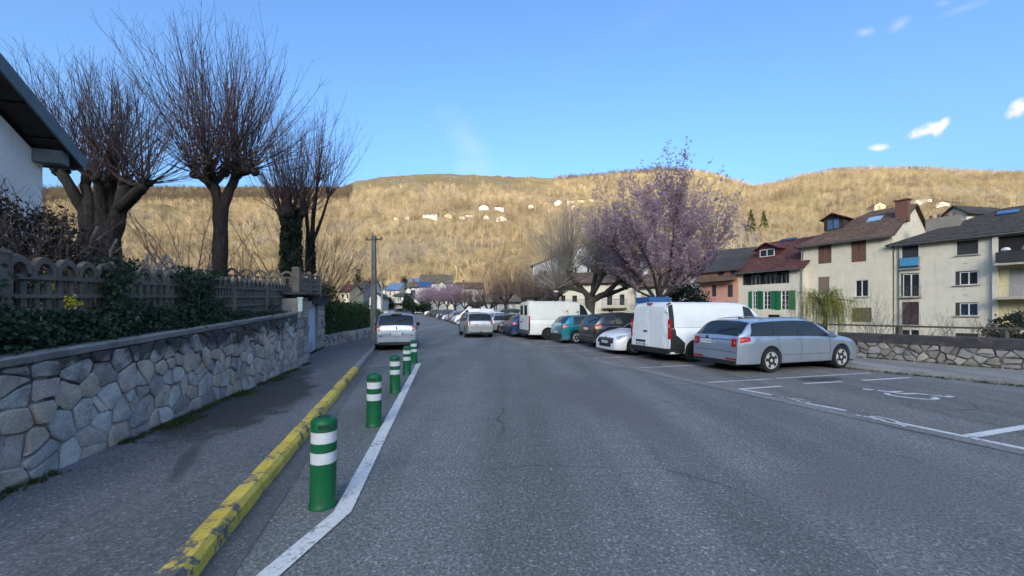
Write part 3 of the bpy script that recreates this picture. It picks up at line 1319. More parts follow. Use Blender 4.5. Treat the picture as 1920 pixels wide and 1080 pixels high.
fence = empty('trellis_fence', fl(3.45) + Vector((0, 0, 1.3)), label='weathered concrete trellis fence with arched top on the stone wall', cat='fence')
fo = fence.location.copy()
FY = [.6, 2.0, 3.45, 4.8, 6.2, 7.55, 9.12, 10.65]
ztop = lambda Y: 2.205 + (Y - 3.9) * .033
zbot = lambda Y: 1.40 + (Y - 3.9) * .040
for i, Y in enumerate(FY):
    fpost(fence, fo, fl(Y), wtop((fl(Y) - WA).dot(wdir)) - .03, ztop(Y) - (.12 if Y > 7 else .0), .12 if i != 2 else .15)
for Ya, Yb in zip(FY, FY[1:]):
    trellis_panel(fence, fo, fl(Ya) + wdir * .06, fl(Yb) - wdir * .06, zbot(Ya), zbot(Yb), ztop(Ya), ztop(Yb), .27 if Yb < 7 else .20, rails=4)

# higher cross fence at the end of the garden and the panel above the gate
PX0, PX1 = Vector((-8.75, 11.0, 0)), pt(556, 500, 11.45)
PX1.z = 0
cf = empty('cross_fence', PX0 + Vector((0, 0, 1.6)), label='higher concrete arch fence crossing the garden behind the gate pier', cat='fence')
trellis_panel(cf, cf.location.copy(), PX0, PX1 - Vector((.08, 0, 0)), 2.1, 2.1, 2.95, 2.86, .34, rails=4)
fpost(cf, cf.location.copy(), PX1, 1.6, 2.95, .2)
fpost(cf, cf.location.copy(), PX0, 1.6, 2.95, .14)
PG1 = pt(600, 500, 13.0)
PG1.z = 0
gfence = empty('gate_fence', PX1 + Vector((0, 0, 2.2)), label='short ribbed concrete fence panel standing above the gate lintel', cat='fence')
go = gfence.location.copy()
d_, n_, L_ = fence_frame(PX1, PG1)
for k in range(5):
    z = 2.22 + k * .145
    b = MB()
    b.bar(PX1 + d_ * .12 + Vector((0, 0, z)) - go, PG1 - d_ * .02 + Vector((0, 0, z + .03)) - go, .05, .115 if k < 4 else .06)
    b.build('rail', MATS['fence_concrete'], gfence)
for f in (.52, .99):
    fpost(gfence, go, PX1.lerp(PG1, f) + n_ * .0, 2.12, 2.93, .1, False)


# ------------------------------------------------------------------ gate: stone piers, lintel, pale door
rng = random.Random(5)
gate = empty('stone_gateway', gp(580, 678, .12), label='stone gateway with sooty concrete lintel and pale blue plank door', cat='gateway')
go = gate.location.copy()
G0 = WB_ + wout_n * .02
G1 = gp(578.5, 669.5, .12)                       # door left foot
G2 = gp(595.5, 658.5, .12)                       # door right foot
G3 = gp(607.5, 652.0, .12)


def pier_stones(P0, P1, z0, z1, rows, name):
    d, n, L = fence_frame(P0, P1)
    for r in range(rows):
        za, zb = lerp(z0, z1, r / rows), lerp(z0, z1, (r + 1) / rows)
        cuts = [0, L] if (L < .55 or r % 2 == 0) and L < .9 else [0, L * rng.uniform(.35, .65), L]
        for a0, a1 in zip(cuts, cuts[1:]):
            poly = shrink_round([(a0, za), (a1, za), (a1, zb), (a0, zb)], .012, rng)
            if poly:
                o = stone_obj(poly, lambda a, h, o_: P0 + d * a + n * o_ + Vector((0, 0, h)) - go, .05, rng, MATS[rng.choice(['stone_grey', 'stone_tan', 'stone_dark', 'stone_tan'])], gate, lambda a, h: 0.1)
    b = MB()
    b.add([P0 - go + Vector((0, 0, z0)), P1 - go + Vector((0, 0, z0)), P1 - go + Vector((0, 0, z1)), P0 - go + Vector((0, 0, z1))]
          + [P0 - n * .45 - go + Vector((0, 0, z0)), P1 - n * .45 - go + Vector((0, 0, z0)), P1 - n * .45 - go + Vector((0, 0, z1)), P0 - n * .45 - go + Vector((0, 0, z1))],
          [(0, 1, 2, 3), (5, 4, 7, 6), (1, 5, 6, 2), (4, 0, 3, 7), (3, 2, 6, 7)])
    o = b.build('pier_core', MATS['mortar'], gate)
    at = o.data.attributes.new('stain', 'FLOAT', 'POINT')


pier_stones(G0, G1, .08, 2.0, 7, 'pier')
pier_stones(G2 + Vector((.0, 0, 0)), G3, .08, 1.86, 7, 'pier')
# lintel and coping slab
lt = MB()
dl, nl, Ll = fence_frame(G1, G3)
A_ = G1 - dl * .12 - go
B_ = G3 + dl * .1 - go
lt.bar(A_ + nl * -.1 + Vector((0, 0, 1.985)), B_ + nl * -.1 + Vector((0, 0, 1.985)), .5, .37)
lt.build('lintel', MATS['parapet_concrete'], gate)
lt = MB()
lt.bar(G0 - dl * .1 - go + nl * -.08 + Vector((0, 0, 2.135)), B_ + nl * -.08 + Vector((0, 0, 2.205)), .62, .06)
lt.build('lintel_slab', MATS['parapet_concrete'], gate)
dm = mat('door_paint', (.52, .62, .74), .55, var=.08, scale=3, dirt=(.34, .38, .42), dscale=1.2)
dd, dn, dL = fence_frame(G1, G2)
for k in range(6):
    b = MB()
    a0, a1 = dL * k / 6 + .004, dL * (k + 1) / 6 - .004
    P = G1 + dd * ((a0 + a1) / 2) - dn * .10 - go
    b.box(P + Vector((0, 0, .0 + 1.0 - .06)), (a1 - a0, .035, 1.74), math.atan2(dd.y, dd.x))
    b.build('door_plank', dm, gate)
b = MB()
P = G1 + dd * .22 - dn * .06 - go
b.box(P + Vector((0, 0, 1.22)), (.05, .02, .17), math.atan2(dd.y, dd.x))
b.bar(P + dn * .03 + Vector((0, 0, 1.24)), P + dn * .03 + dd * .12 + Vector((0, 0, 1.24)), .02, .02)
b.build('door_handle', mat('dark_metal', (.06, .06, .06), .5, .6), gate)
# letter box on the pier
lb = MB()
P = G0 + wdir * -.12 + Vector((0, 0, 1.82))
lb.box((0, 0, 0), (.05, .10, .34), math.atan2(wdir.y, wdir.x), taper=.9)
lb.box((0, 0, .19), (.09, .13, .04), math.atan2(wdir.y, wdir.x))
o = lb.build('letter_box', mat('pale_green_metal', (.55, .68, .62), .5, .1), loc=P + wout_n * .12)
tag(o, 'narrow pale green letter box fixed to the stone gate pier', 'letter box')


# ------------------------------------------------------------------ bollards
gm = mat('bollard_green', (.004, .095, .036), .45, var=.2, scale=5, dirt=(.035, .075, .048), dscale=6.0, spec=.3)
wm = NT('bollard_band')
wm.color(wm.mix(wm.ramp(wm.noise(11, 6, .8, wm.scale_vec((1, 1, 4))), [(.56, 0.0), (.66, .55)]), wm.ramp(wm.noise(6, 5, .7), [(.3, (.46, .48, .52)), (.7, (.58, .60, .63))]), (.22, .24, .23)))
wm.set(.35, 0, .5)
wm.bump(wm.voro(160), .2, .002)
dk = mat('bollard_slot', (.004, .03, .015), .6)
BOL = [(gp(605, 948), 'nearest green and white bollard beside the bend of the white line'), (gp(701, 798), 'second nearest green and white bollard along the white line'),
       (gp(741, 736), 'third green and white bollard, middle of the row of five'), (gp(763, 702.5), 'fourth green and white bollard, just before the farthest one'),
       (gp(776.3, 682), 'farthest green and white bollard at the corner of the white line')]
proto = None
for i, (p, lab) in enumerate(BOL):
    r = .103
    root = empty('bollard', (p.x, p.y, 0.004), R(37 * i), lab, 'bollard', 'green and white bollards along the kerb')
    root.rotation_euler = (R([.4, -.5, .3, .2, -.4][i]), R([-1.0, -.6, .5, -.3, .4][i]), R([205, 190, 215, 200, 180][i]))
    if proto is None:
        b = MB()
        b.lathe([(r * 1.10, 0), (r * 1.10, .02), (r * 1.02, .035), (r, .05), (r, .37), (r * .965, .372), (r * .965, .468), (r, .47), (r, .54), (r * .965, .542), (r * .965, .638), (r, .64), (r, .71), (r * .96, .725), (r * .80, .742), (r * .62, .75)], 32)
        body = b.build('post_body', gm, root, True, 40)
        b = MB()
        b.lathe([(r * .985, .374), (r * .992, .38), (r * .992, .46), (r * .985, .466)], 32)
        b1 = b.build('reflective_band', wm.mat, root, True, 40)
        b = MB()
        b.lathe([(r * .985, .544), (r * .992, .55), (r * .992, .63), (r * .985, .636)], 32)
        b2 = b.build('reflective_band', wm.mat, root, True, 40)
        b = MB()
        b.box((0, r * .985, .685), (.085, .012, .03))
        b.lathe([(.052, .7), (.052, .7525), (.04, .753)], 16)
        b3 = b.build('grip_slot', dk, root)
        proto = (body, b1, b2, b3)
    else:
        for q in proto:
            share(q, parent=root)
# ------------------------------------------------------------------ vehicles
def paint(name, c, metal=.0, rough=.32):
    t = NT(name)
    n = t.noise(2.2, 4, .6)
    col = t.ramp(n, [(.3, tuple(x * .93 for x in c)), (.7, tuple(min(1, x * 1.04) for x in c))])
    # road dust low on the body
    sep = t.n.new('ShaderNodeSeparateXYZ')
    t.l.new(t.tc('Object'), sep.inputs[0])
    d = t.math('ADD', sep.outputs[2], t.math('MULTIPLY', t.math('SUBTRACT', t.noise(3, 4, .6), .5), .22))
    k = t.ramp(d, [(.16, .36), (.52, 0.0)])
    t.color(t.mix(k, col, (.20, .18, .155)))
    t.set(t.ramp(d, [(.2, rough + .25), (.6, rough)]), metal, .5, .7)
    MATS[name] = t.mat
    return t.mat


paint('paint_silver_blue', (.36, .42, .50), .60, .30)
paint('paint_silver', (.38, .39, .40), .60, .32)
paint('paint_silver_dark', (.27, .28, .29), .55, .34)
paint('paint_white', (.74, .76, .78), 0, .35)
paint('paint_white_warm', (.68, .68, .65), 0, .42)
paint('paint_teal', (.012, .20, .26), .45, .28)
paint('paint_black', (.008, .009, .012), .0, .30)
paint('paint_blue', (.010, .035, .13), .35, .28)
paint('paint_grey', (.13, .14, .155), .5, .32)
paint('paint_red', (.28, .015, .015), .2, .3)
paint('paint_navy', (.02, .035, .075), .4, .3)
GLASS = glass_mat('car_glass', (.020, .026, .032))
PLAST = mat('black_plastic', (.018, .018, .019), .6, var=.25, scale=8)
TYRE = mat('tyre_rubber', (.014, .014, .014), .85, var=.3, scale=20)
RIM = mat('alloy', (.50, .50, .51), .35, .25, var=.10)
HUB = mat('steel_rim', (.06, .06, .062), .5, .5)
CHROME = mat('chrome', (.6, .6, .62), .18, 1.0, var=.05)
LAMP_R = NT('tail_lamp_red')
LAMP_R.color(LAMP_R.ramp(LAMP_R.noise(14, 3, .6), [(.35, (.20, .004, .005)), (.65, (.50, .016, .012))]))
LAMP_R.set(.18, 0, .35, .25)
LAMP_R = LAMP_R.mat
LAMP_W = NT('head_lamp')
LAMP_W.color(LAMP_W.ramp(LAMP_W.noise(16, 3, .6), [(.35, (.22, .23, .25)), (.65, (.62, .64, .66))]))
LAMP_W.set(.1, .3, .6, 1.0)
LAMP_W = LAMP_W.mat
PLATE = mat('plate_white', (.66, .66, .64), .4, var=.05)
PBLUE = mat('plate_blue', (.02, .06, .32), .4, var=.05)
INK = mat('plate_ink', (.012, .012, .014), .5, var=.05)
ARCH = mat('wheel_arch_dark', (.006, .006, .006), .95, var=.2)


class Body:
    """lofted car body; stations run from the tail to the nose, sections from the right sill over the roof to the left sill"""
    def __init__(s, top, belt, L, Wd, zs, axles, R_arch, r_wheel, tumble=.33, round_f=.22, round_r=.16, crown=.018, boxy=False, edge=.055):
        s.L, s.W, s.axles = L, Wd, axles
        st_ = sorted(top, key=lambda q: q[0])
        xs = [q[0] for q in st_]
        add = []
        for xc in axles:
            for th in range(0, 181, 15):
                add.append(xc + R_arch * math.cos(R(th)))
            add += [xc - R_arch - .002, xc + R_arch + .002]
        for a, b_ in zip(xs, xs[1:]):
            k = int((b_ - a) / .22)
            for q in range(1, k + 1):
                add.append(a + (b_ - a) * q / (k + 1))
        zt_at = lambda x: float(np.interp(x, xs, [q[1] for q in st_]))
        pts = [(x, z) for x, z in st_] + [(x, zt_at(x)) for x in add if xs[0] + .02 < x < xs[-1] - .02]
        pts.sort(key=lambda q: (q[0]))
        # keep x strictly increasing
        out = []
        for x, z in pts:
            if out and x <= out[-1][0] + .0008:
                x = out[-1][0] + .0009
            out.append((x, z))
        s.st = out
        s.x = [q[0] for q in out]
        s.sec = []
        half = L / 2
        for x, zt in out:
            zl = zs
            for xc in axles:
                if abs(x - xc) < R_arch:
                    zl = max(zl, r_wheel + math.sqrt(max(0, R_arch ** 2 - (x - xc) ** 2)) * 1.0)
            e = half - abs(x)
            rr = .55
            w = Wd / 2
            if e < rr:
                w *= 1 - (round_f if x > 0 else round_r) * ((rr - e) / rr) ** 2.6
            zb = min(pl(x, belt), zt - .004)
            if boxy:
                zb = min(pl(x, belt), zt - .004)
            zl = min(zl, zb - .03)
            hgt = zt - zb
            wr = w - min(.045, .045 * hgt / .1 + .01) - tumble * hgt
            k = min(1.0, hgt / .3)
            ys = lambda z: w - .045 * max(0, (.55 - z) / .45) ** 2 - .035 * max(0, (z - .62) / .4) ** 2
            z2, z3 = lerp(zl, zb, .35), lerp(zl, zb, .72)
            P = [(ys(zl) - .09, zl), (ys(zl) - .012, zl + .012), (ys(z2), z2), (ys(z3), z3), (ys(zb - .03) - .004, zb - .03 * min(1, hgt / .05 + .3)),
                 (ys(zb) - .03, zb)]
            y5 = P[-1][0]
            z7, z8 = zt - edge * k, zt - .014 * k
            if k < 1:
                z7, z8 = zb + (zt - zb) * .62, zb + (zt - zb) * .92
            wr = min(wr, y5 - .004)
            P += [(lerp(y5, wr, .5) + .02 * k, lerp(zb, z7, .5)), (wr, z7), (wr - min(.09, wr * .14), z8), (wr * .5, zt + crown * .6), (0, zt + crown)]
            s.sec.append([(-y, z) for y, z in P] + [(y, z) for y, z in P[-2::-1]])

    def S(s, si, k):
        i = max(0, min(len(s.sec) - 2, int(math.floor(si))))
        f = si - i
        k = max(0, min(19.999, k))
        a = int(k)
        g = k - a
        def sp(j):
            p, q = s.sec[j][a], s.sec[j][a + 1]
            return Vector((s.x[j], lerp(p[0], q[0], g), lerp(p[1], q[1], g)))
        return sp(i).lerp(sp(i + 1), f)

    def si(s, x):
        return float(np.interp(x, s.x, range(len(s.x))))

    def mesh(s, name, m, parent):
        b = MB()
        n = 21
        vs = []
        for x, sec in zip(s.x, s.sec):
            vs += [(x, y, z) for y, z in sec]
        fs = []
        for i in range(len(s.x) - 1):
            for k in range(n - 1):
                fs.append((i * n + k, i * n + k + 1, (i + 1) * n + k + 1, (i + 1) * n + k))
        fs.append(tuple(range(n))[::-1])
        e = (len(s.x) - 1) * n
        fs.append(tuple(range(e, e + n)))
        b.add(vs, fs)
        return b.build(name, m, parent, True, 38)

    def patch(s, b, corners, off, nu=7, nv=4, sik=True):
        """patch over body between four (x or si, k) corners: a, b, c, d in order"""
        (a, b1, c, d) = corners
        cv = (lambda q: (q[0], q[1])) if sik else (lambda q: (s.si(q[0]), q[1]))
        a, b1, c, d = map(cv, (a, b1, c, d))
        vs = []
        for j in range(nv + 1):
            g = j / nv
            for i in range(nu + 1):
                f = i / nu
                p0 = (lerp(a[0], b1[0], f), lerp(a[1], b1[1], f))
                p1 = (lerp(d[0], c[0], f), lerp(d[1], c[1], f))
                q = (lerp(p0[0], p1[0], g), lerp(p0[1], p1[1], g))
                p = s.S(*q)
                e = .05
                du = s.S(min(q[0] + e, len(s.sec) - 1.001), q[1]) - s.S(max(q[0] - e, 0), q[1])
                dv = s.S(q[0], q[1] + e) - s.S(q[0], q[1] - e)
                nn = du.cross(dv)
                if nn.length > 1e-9:
                    nn.normalize()
                else:
                    nn = Vector((0, 0, 1))
                if nn.dot(p - Vector((p.x * .8, 0, .5))) < 0:
                    nn = -nn
                vs.append(p + nn * off)
        w = nu + 1
        fs = [(j * w + i, j * w + i + 1, (j + 1) * w + i + 1, (j + 1) * w + i) for j in range(nv) for i in range(nu)]
        b.add(vs, fs)


def mirk(k):
    return 20 - k


def make_wheel(r, wdt, spokes, rim_m, key):
    """tyre and rim meshes about the y axis (shared)"""
    k = ('wheel', key)
    if k in MATS:
        return MATS[k]
    Mx = Matrix.Rotation(R(90), 4, 'X')
    t = MB()
    rr = r * .70
    prof = [(rr, -wdt / 2 + .02), (rr + .01, -wdt / 2), (r * .94, -wdt / 2), (r, -wdt / 2 + .025), (r, wdt / 2 - .025), (r * .94, wdt / 2), (rr + .01, wdt / 2), (rr, wdt / 2 - .02)]
    t.lathe(prof, 32, Mx)
    to = t.build('wheel', TYRE, None, True, 40)
    rm = MB()
    for sgn in (1,):
        zf = wdt / 2 - .012
        rm.m = 1
        rm.lathe([(rr * .97, -zf + .01), (rr * .97, zf - .055)], 28, Mx)
        rm.m = 0
        ring = []
        n = 28
        base = len(rm.v)
        for (q, z) in ((rr, zf - .02), (rr * .98, zf), (rr * .90, zf), (rr * .88, zf - .03)):
            for i in range(n):
                a = 2 * math.pi * i / n
                rm.v.append(tuple(Mx @ Vector((q * math.cos(a), q * math.sin(a), z))))
        for j in range(3):
            for i in range(n):
                i2 = (i + 1) % n
                rm.f.append((base + j * n + i, base + j * n + i2, base + (j + 1) * n + i2, base + (j + 1) * n + i))
                rm.mi.append(0)
        if spokes:
            for i in range(spokes):
                a = 2 * math.pi * i / spokes
                ca, sa = math.cos(a), math.sin(a)
                def q_(rad, off, z):
                    return Mx @ Vector((rad * ca - off * sa, rad * sa + off * ca, z))
                w0, w1 = rr * (.16 if spokes <= 6 else .09), rr * (.30 if spokes <= 6 else .12)
                rm.add([q_(rr * .1, -w0, zf - .012), q_(rr * .1, w0, zf - .012), q_(rr * .93, w1, zf - .004), q_(rr * .93, -w1, zf - .004),
                        q_(rr * .1, -w0, zf - .05), q_(rr * .1, w0, zf - .05), q_(rr * .93, w1, zf - .05), q_(rr * .93, -w1, zf - .05)],
                       [(0, 1, 2, 3), (1, 5, 6, 2), (4, 0, 3, 7), (0, 4, 5, 1), (3, 2, 6, 7)])
            rm.lathe([(rr * .22, zf - .05), (rr * .2, zf - .004), (rr * .1, zf - .002)], 14, Mx)
        else:
            rm.lathe([(rr * .86, zf - .045), (rr * .7, zf - .018), (rr * .45, zf - .022), (rr * .28, zf - .004), (rr * .2, zf)], 22, Mx)
    ro_ = rm.build('rim', [rim_m, ARCH], None, True, 40)
    for o in (to, ro_):
        COL.objects.unlink(o)
    MATS[k] = (to.data, ro_.data)
    for o in (to, ro_):
        bpy.data.objects.remove(o)
    return MATS[k]


def text_mesh(s, size):
    cu = bpy.data.curves.new('txt', 'FONT')
    cu.body = s
    cu.size = size
    cu.align_x = 'CENTER'
    cu.align_y = 'CENTER'
    cu.extrude = .001
    cu.resolution_u = 2
    o = bpy.data.objects.new('txt', cu)
    COL.objects.link(o)
    dg = bpy.context.evaluated_depsgraph_get()
    me = bpy.data.meshes.new_from_object(o.evaluated_get(dg))
    bpy.data.objects.remove(o)
    return me


def plate(root, x, y, z, rear, txt, w=.50, h=.108, tilt=0):
    sgn = -1 if rear else 1
    b = MB()
    b.box((0, 0, 0), (.012, w, h))
    o = b.build('number_plate', PLATE, root, loc=(x, y, z))
    o.rotation_euler = (0, R(tilt) * -sgn, 0)
    for e in (-1, 1):
        b = MB()
        b.box((sgn * .0075, e * w * .46, 0), (.003, w * .08, h))
        b.build('plate_band', PBLUE, o)
    if txt:
        me = text_mesh(txt, h * .74)
        me.materials.append(INK)
        t = bpy.data.objects.new('plate_number', me)
        COL.objects.link(t)
        t.parent = o
        t.location = (sgn * .0072, 0, 0)
        t.rotation_euler = (R(90), 0, R(-90) if rear else R(90))
    return o


CARS = {}


def car_spec(kind):
    """top profile (x, z), belt line, proportions"""
    if kind == 'estate':
        return dict(L=4.66, W=1.81, H=1.465, top=[(-2.33, .36), (-2.335, .50), (-2.33, .64), (-2.315, .80), (-2.28, .955), (-2.13, 1.13), (-1.93, 1.315), (-1.80, 1.385), (-1.6, 1.405), (-1.0, 1.435), (-.3, 1.45), (.2, 1.44), (.52, 1.40), (.75, 1.295), (1.0, 1.16), (1.25, 1.02), (1.36, .965), (1.7, .915), (2.0, .84), (2.18, .74), (2.28, .60), (2.325, .46), (2.33, .34)],
                    belt=[(-2.33, .97), (-1.5, .955), (0, .93), (1.3, .90), (1.9, .80), (2.3, .56)], axles=(-1.285, 1.40), r=.33, zs=.235,
                    ws=(.55, 1.33), rw=(-2.255, -1.845), side=[(-1.98, -1.80, -1.16, -1.18), (-1.10, -1.12, -.24, -.28), (-.17, -.22, .98, .50)], doors=[-.20, .92, -1.02], tumble=.36)
    if kind == 'hatch':
        return dict(L=4.05, W=1.74, H=1.48, top=[(-2.02, .34), (-2.025, .48), (-2.02, .62), (-2.0, .78), (-1.94, .97), (-1.80, 1.16), (-1.62, 1.36), (-1.45, 1.42), (-.8, 1.45), (-.2, 1.45), (.2, 1.41), (.5, 1.28), (.8, 1.11), (1.05, .97), (1.15, .935), (1.5, .87), (1.75, .78), (1.92, .64), (2.0, .48), (2.02, .33)],
                    belt=[(-2.02, .96), (0, .92), (1.1, .87), (1.6, .76), (2.0, .52)], axles=(-1.22, 1.28), r=.31, zs=.20,
                    ws=(.26, 1.10), rw=(-1.90, -1.56), side=[(-1.36, -1.30, -.95, -.95), (-.88, -.90, -.18, -.2), (-.10, -.14, .82, .26)], doors=[-.14, .86, -.95], tumble=.34)
    if kind == 'coupe':
        return dict(L=4.30, W=1.80, H=1.43, top=[(-2.15, .36), (-2.155, .52), (-2.13, .74), (-2.05, .95), (-1.85, 1.10), (-1.55, 1.27), (-1.2, 1.36), (-.6, 1.41), (-.1, 1.41), (.25, 1.36), (.6, 1.20), (.95, 1.03), (1.18, .93), (1.5, .875), (1.8, .80), (2.0, .70), (2.1, .58), (2.14, .46), (2.15, .30)],
                    belt=[(-2.15, .97), (0, .93), (1.1, .87), (1.6, .76), (2.1, .52)], axles=(-1.28, 1.36), r=.32, zs=.18,
                    ws=(.32, 1.12), rw=(-2.0, -1.5), side=[(-1.45, -1.30, -.55, -.6), (-.45, -.5, .90, .34)], doors=[-.5, .92], tumble=.36)
    if kind == 'mpv':
        return dict(L=4.43, W=1.80, H=1.60, top=[(-2.19, .38), (-2.215, .52), (-2.21, .70), (-2.19, .86), (-2.14, 1.03), (-2.02, 1.25), (-1.88, 1.45), (-1.76, 1.52), (-1.2, 1.57), (-.5, 1.585), (0, 1.56), (.35, 1.47), (.7, 1.28), (1.05, 1.10), (1.3, 1.0), (1.6, .93), (1.9, .83), (2.1, .68), (2.19, .52), (2.21, .34)],
                    belt=[(-2.2, 1.01), (0, .97), (1.2, .92), (1.8, .80), (2.2, .55)], axles=(-1.33, 1.36), r=.32, zs=.27,
                    ws=(.36, 1.28), rw=(-2.13, -1.84), side=[(-1.80, -1.72, -1.15, -1.15), (-1.08, -1.08, -.18, -.2), (-.10, -.12, 1.0, .40)], doors=[-.14, .98, -1.12], tumble=.30)
    if kind == 'suv':
        return dict(L=4.38, W=1.83, H=1.61, top=[(-2.18, .42), (-2.19, .58), (-2.185, .78), (-2.15, .98), (-2.03, 1.18), (-1.86, 1.40), (-1.70, 1.51), (-1.1, 1.57), (-.4, 1.595), (.1, 1.57), (.42, 1.49), (.75, 1.32), (1.05, 1.16), (1.25, 1.07), (1.6, 1.02), (1.9, .94), (2.08, .80), (2.17, .62), (2.19, .40)],
                    belt=[(-2.2, 1.06), (0, 1.02), (1.2, .98), (1.8, .90), (2.2, .64)], axles=(-1.29, 1.36), r=.345, zs=.26,
                    ws=(.44, 1.22), rw=(-2.12, -1.80), side=[(-1.72, -1.58, -1.20, -1.20), (-1.12, -1.12, -.22, -.26), (-.14, -.18, .98, .44)], doors=[-.18, .94, -1.10], tumble=.32)
    if kind == 'van':
        return dict(L=5.0, W=1.95, H=1.97, top=[(-2.48, .42), (-2.49, .60), (-2.49, 1.0), (-2.485, 1.4), (-2.465, 1.75), (-2.42, 1.90), (-2.3, 1.945), (-1.2, 1.955), (0, 1.96), (.75, 1.945), (1.05, 1.88), (1.35, 1.70), (1.65, 1.42), (1.85, 1.22), (1.95, 1.14), (2.2, 1.05), (2.38, .90), (2.46, .68), (2.5, .40)],
                    belt=[(-2.5, 1.12), (1.0, 1.12), (1.8, 1.06), (2.2, .96), (2.5, .62)], axles=(-1.50, 1.60), r=.33, zs=.28,
                    ws=(1.06, 1.92), rw=None, side=[(.78, .78, 1.74, 1.12)], doors=[.66, 1.72, -.52], tumble=.13, van=True)
    if kind == 'tall_van':
        return dict(L=4.95, W=1.99, H=2.25, top=[(-2.46, .42), (-2.47, .6), (-2.47, 1.1), (-2.465, 1.6), (-2.45, 2.05), (-2.42, 2.19), (-2.3, 2.235), (-1.2, 2.25), (.1, 2.25), (.65, 2.22), (.95, 2.10), (1.3, 1.76), (1.6, 1.45), (1.8, 1.25), (1.92, 1.15), (2.2, 1.03), (2.38, .86), (2.45, .64), (2.47, .36)],
                    belt=[(-2.5, 1.18), (1.0, 1.18), (1.8, 1.08), (2.2, .96), (2.5, .60)], axles=(-1.32, 1.54), r=.335, zs=.30,
                    ws=(.98, 1.86), rw=None, side=[(.72, .72, 1.62, 1.0)], doors=[.62, 1.66, -.48], tumble=.10, van=True)


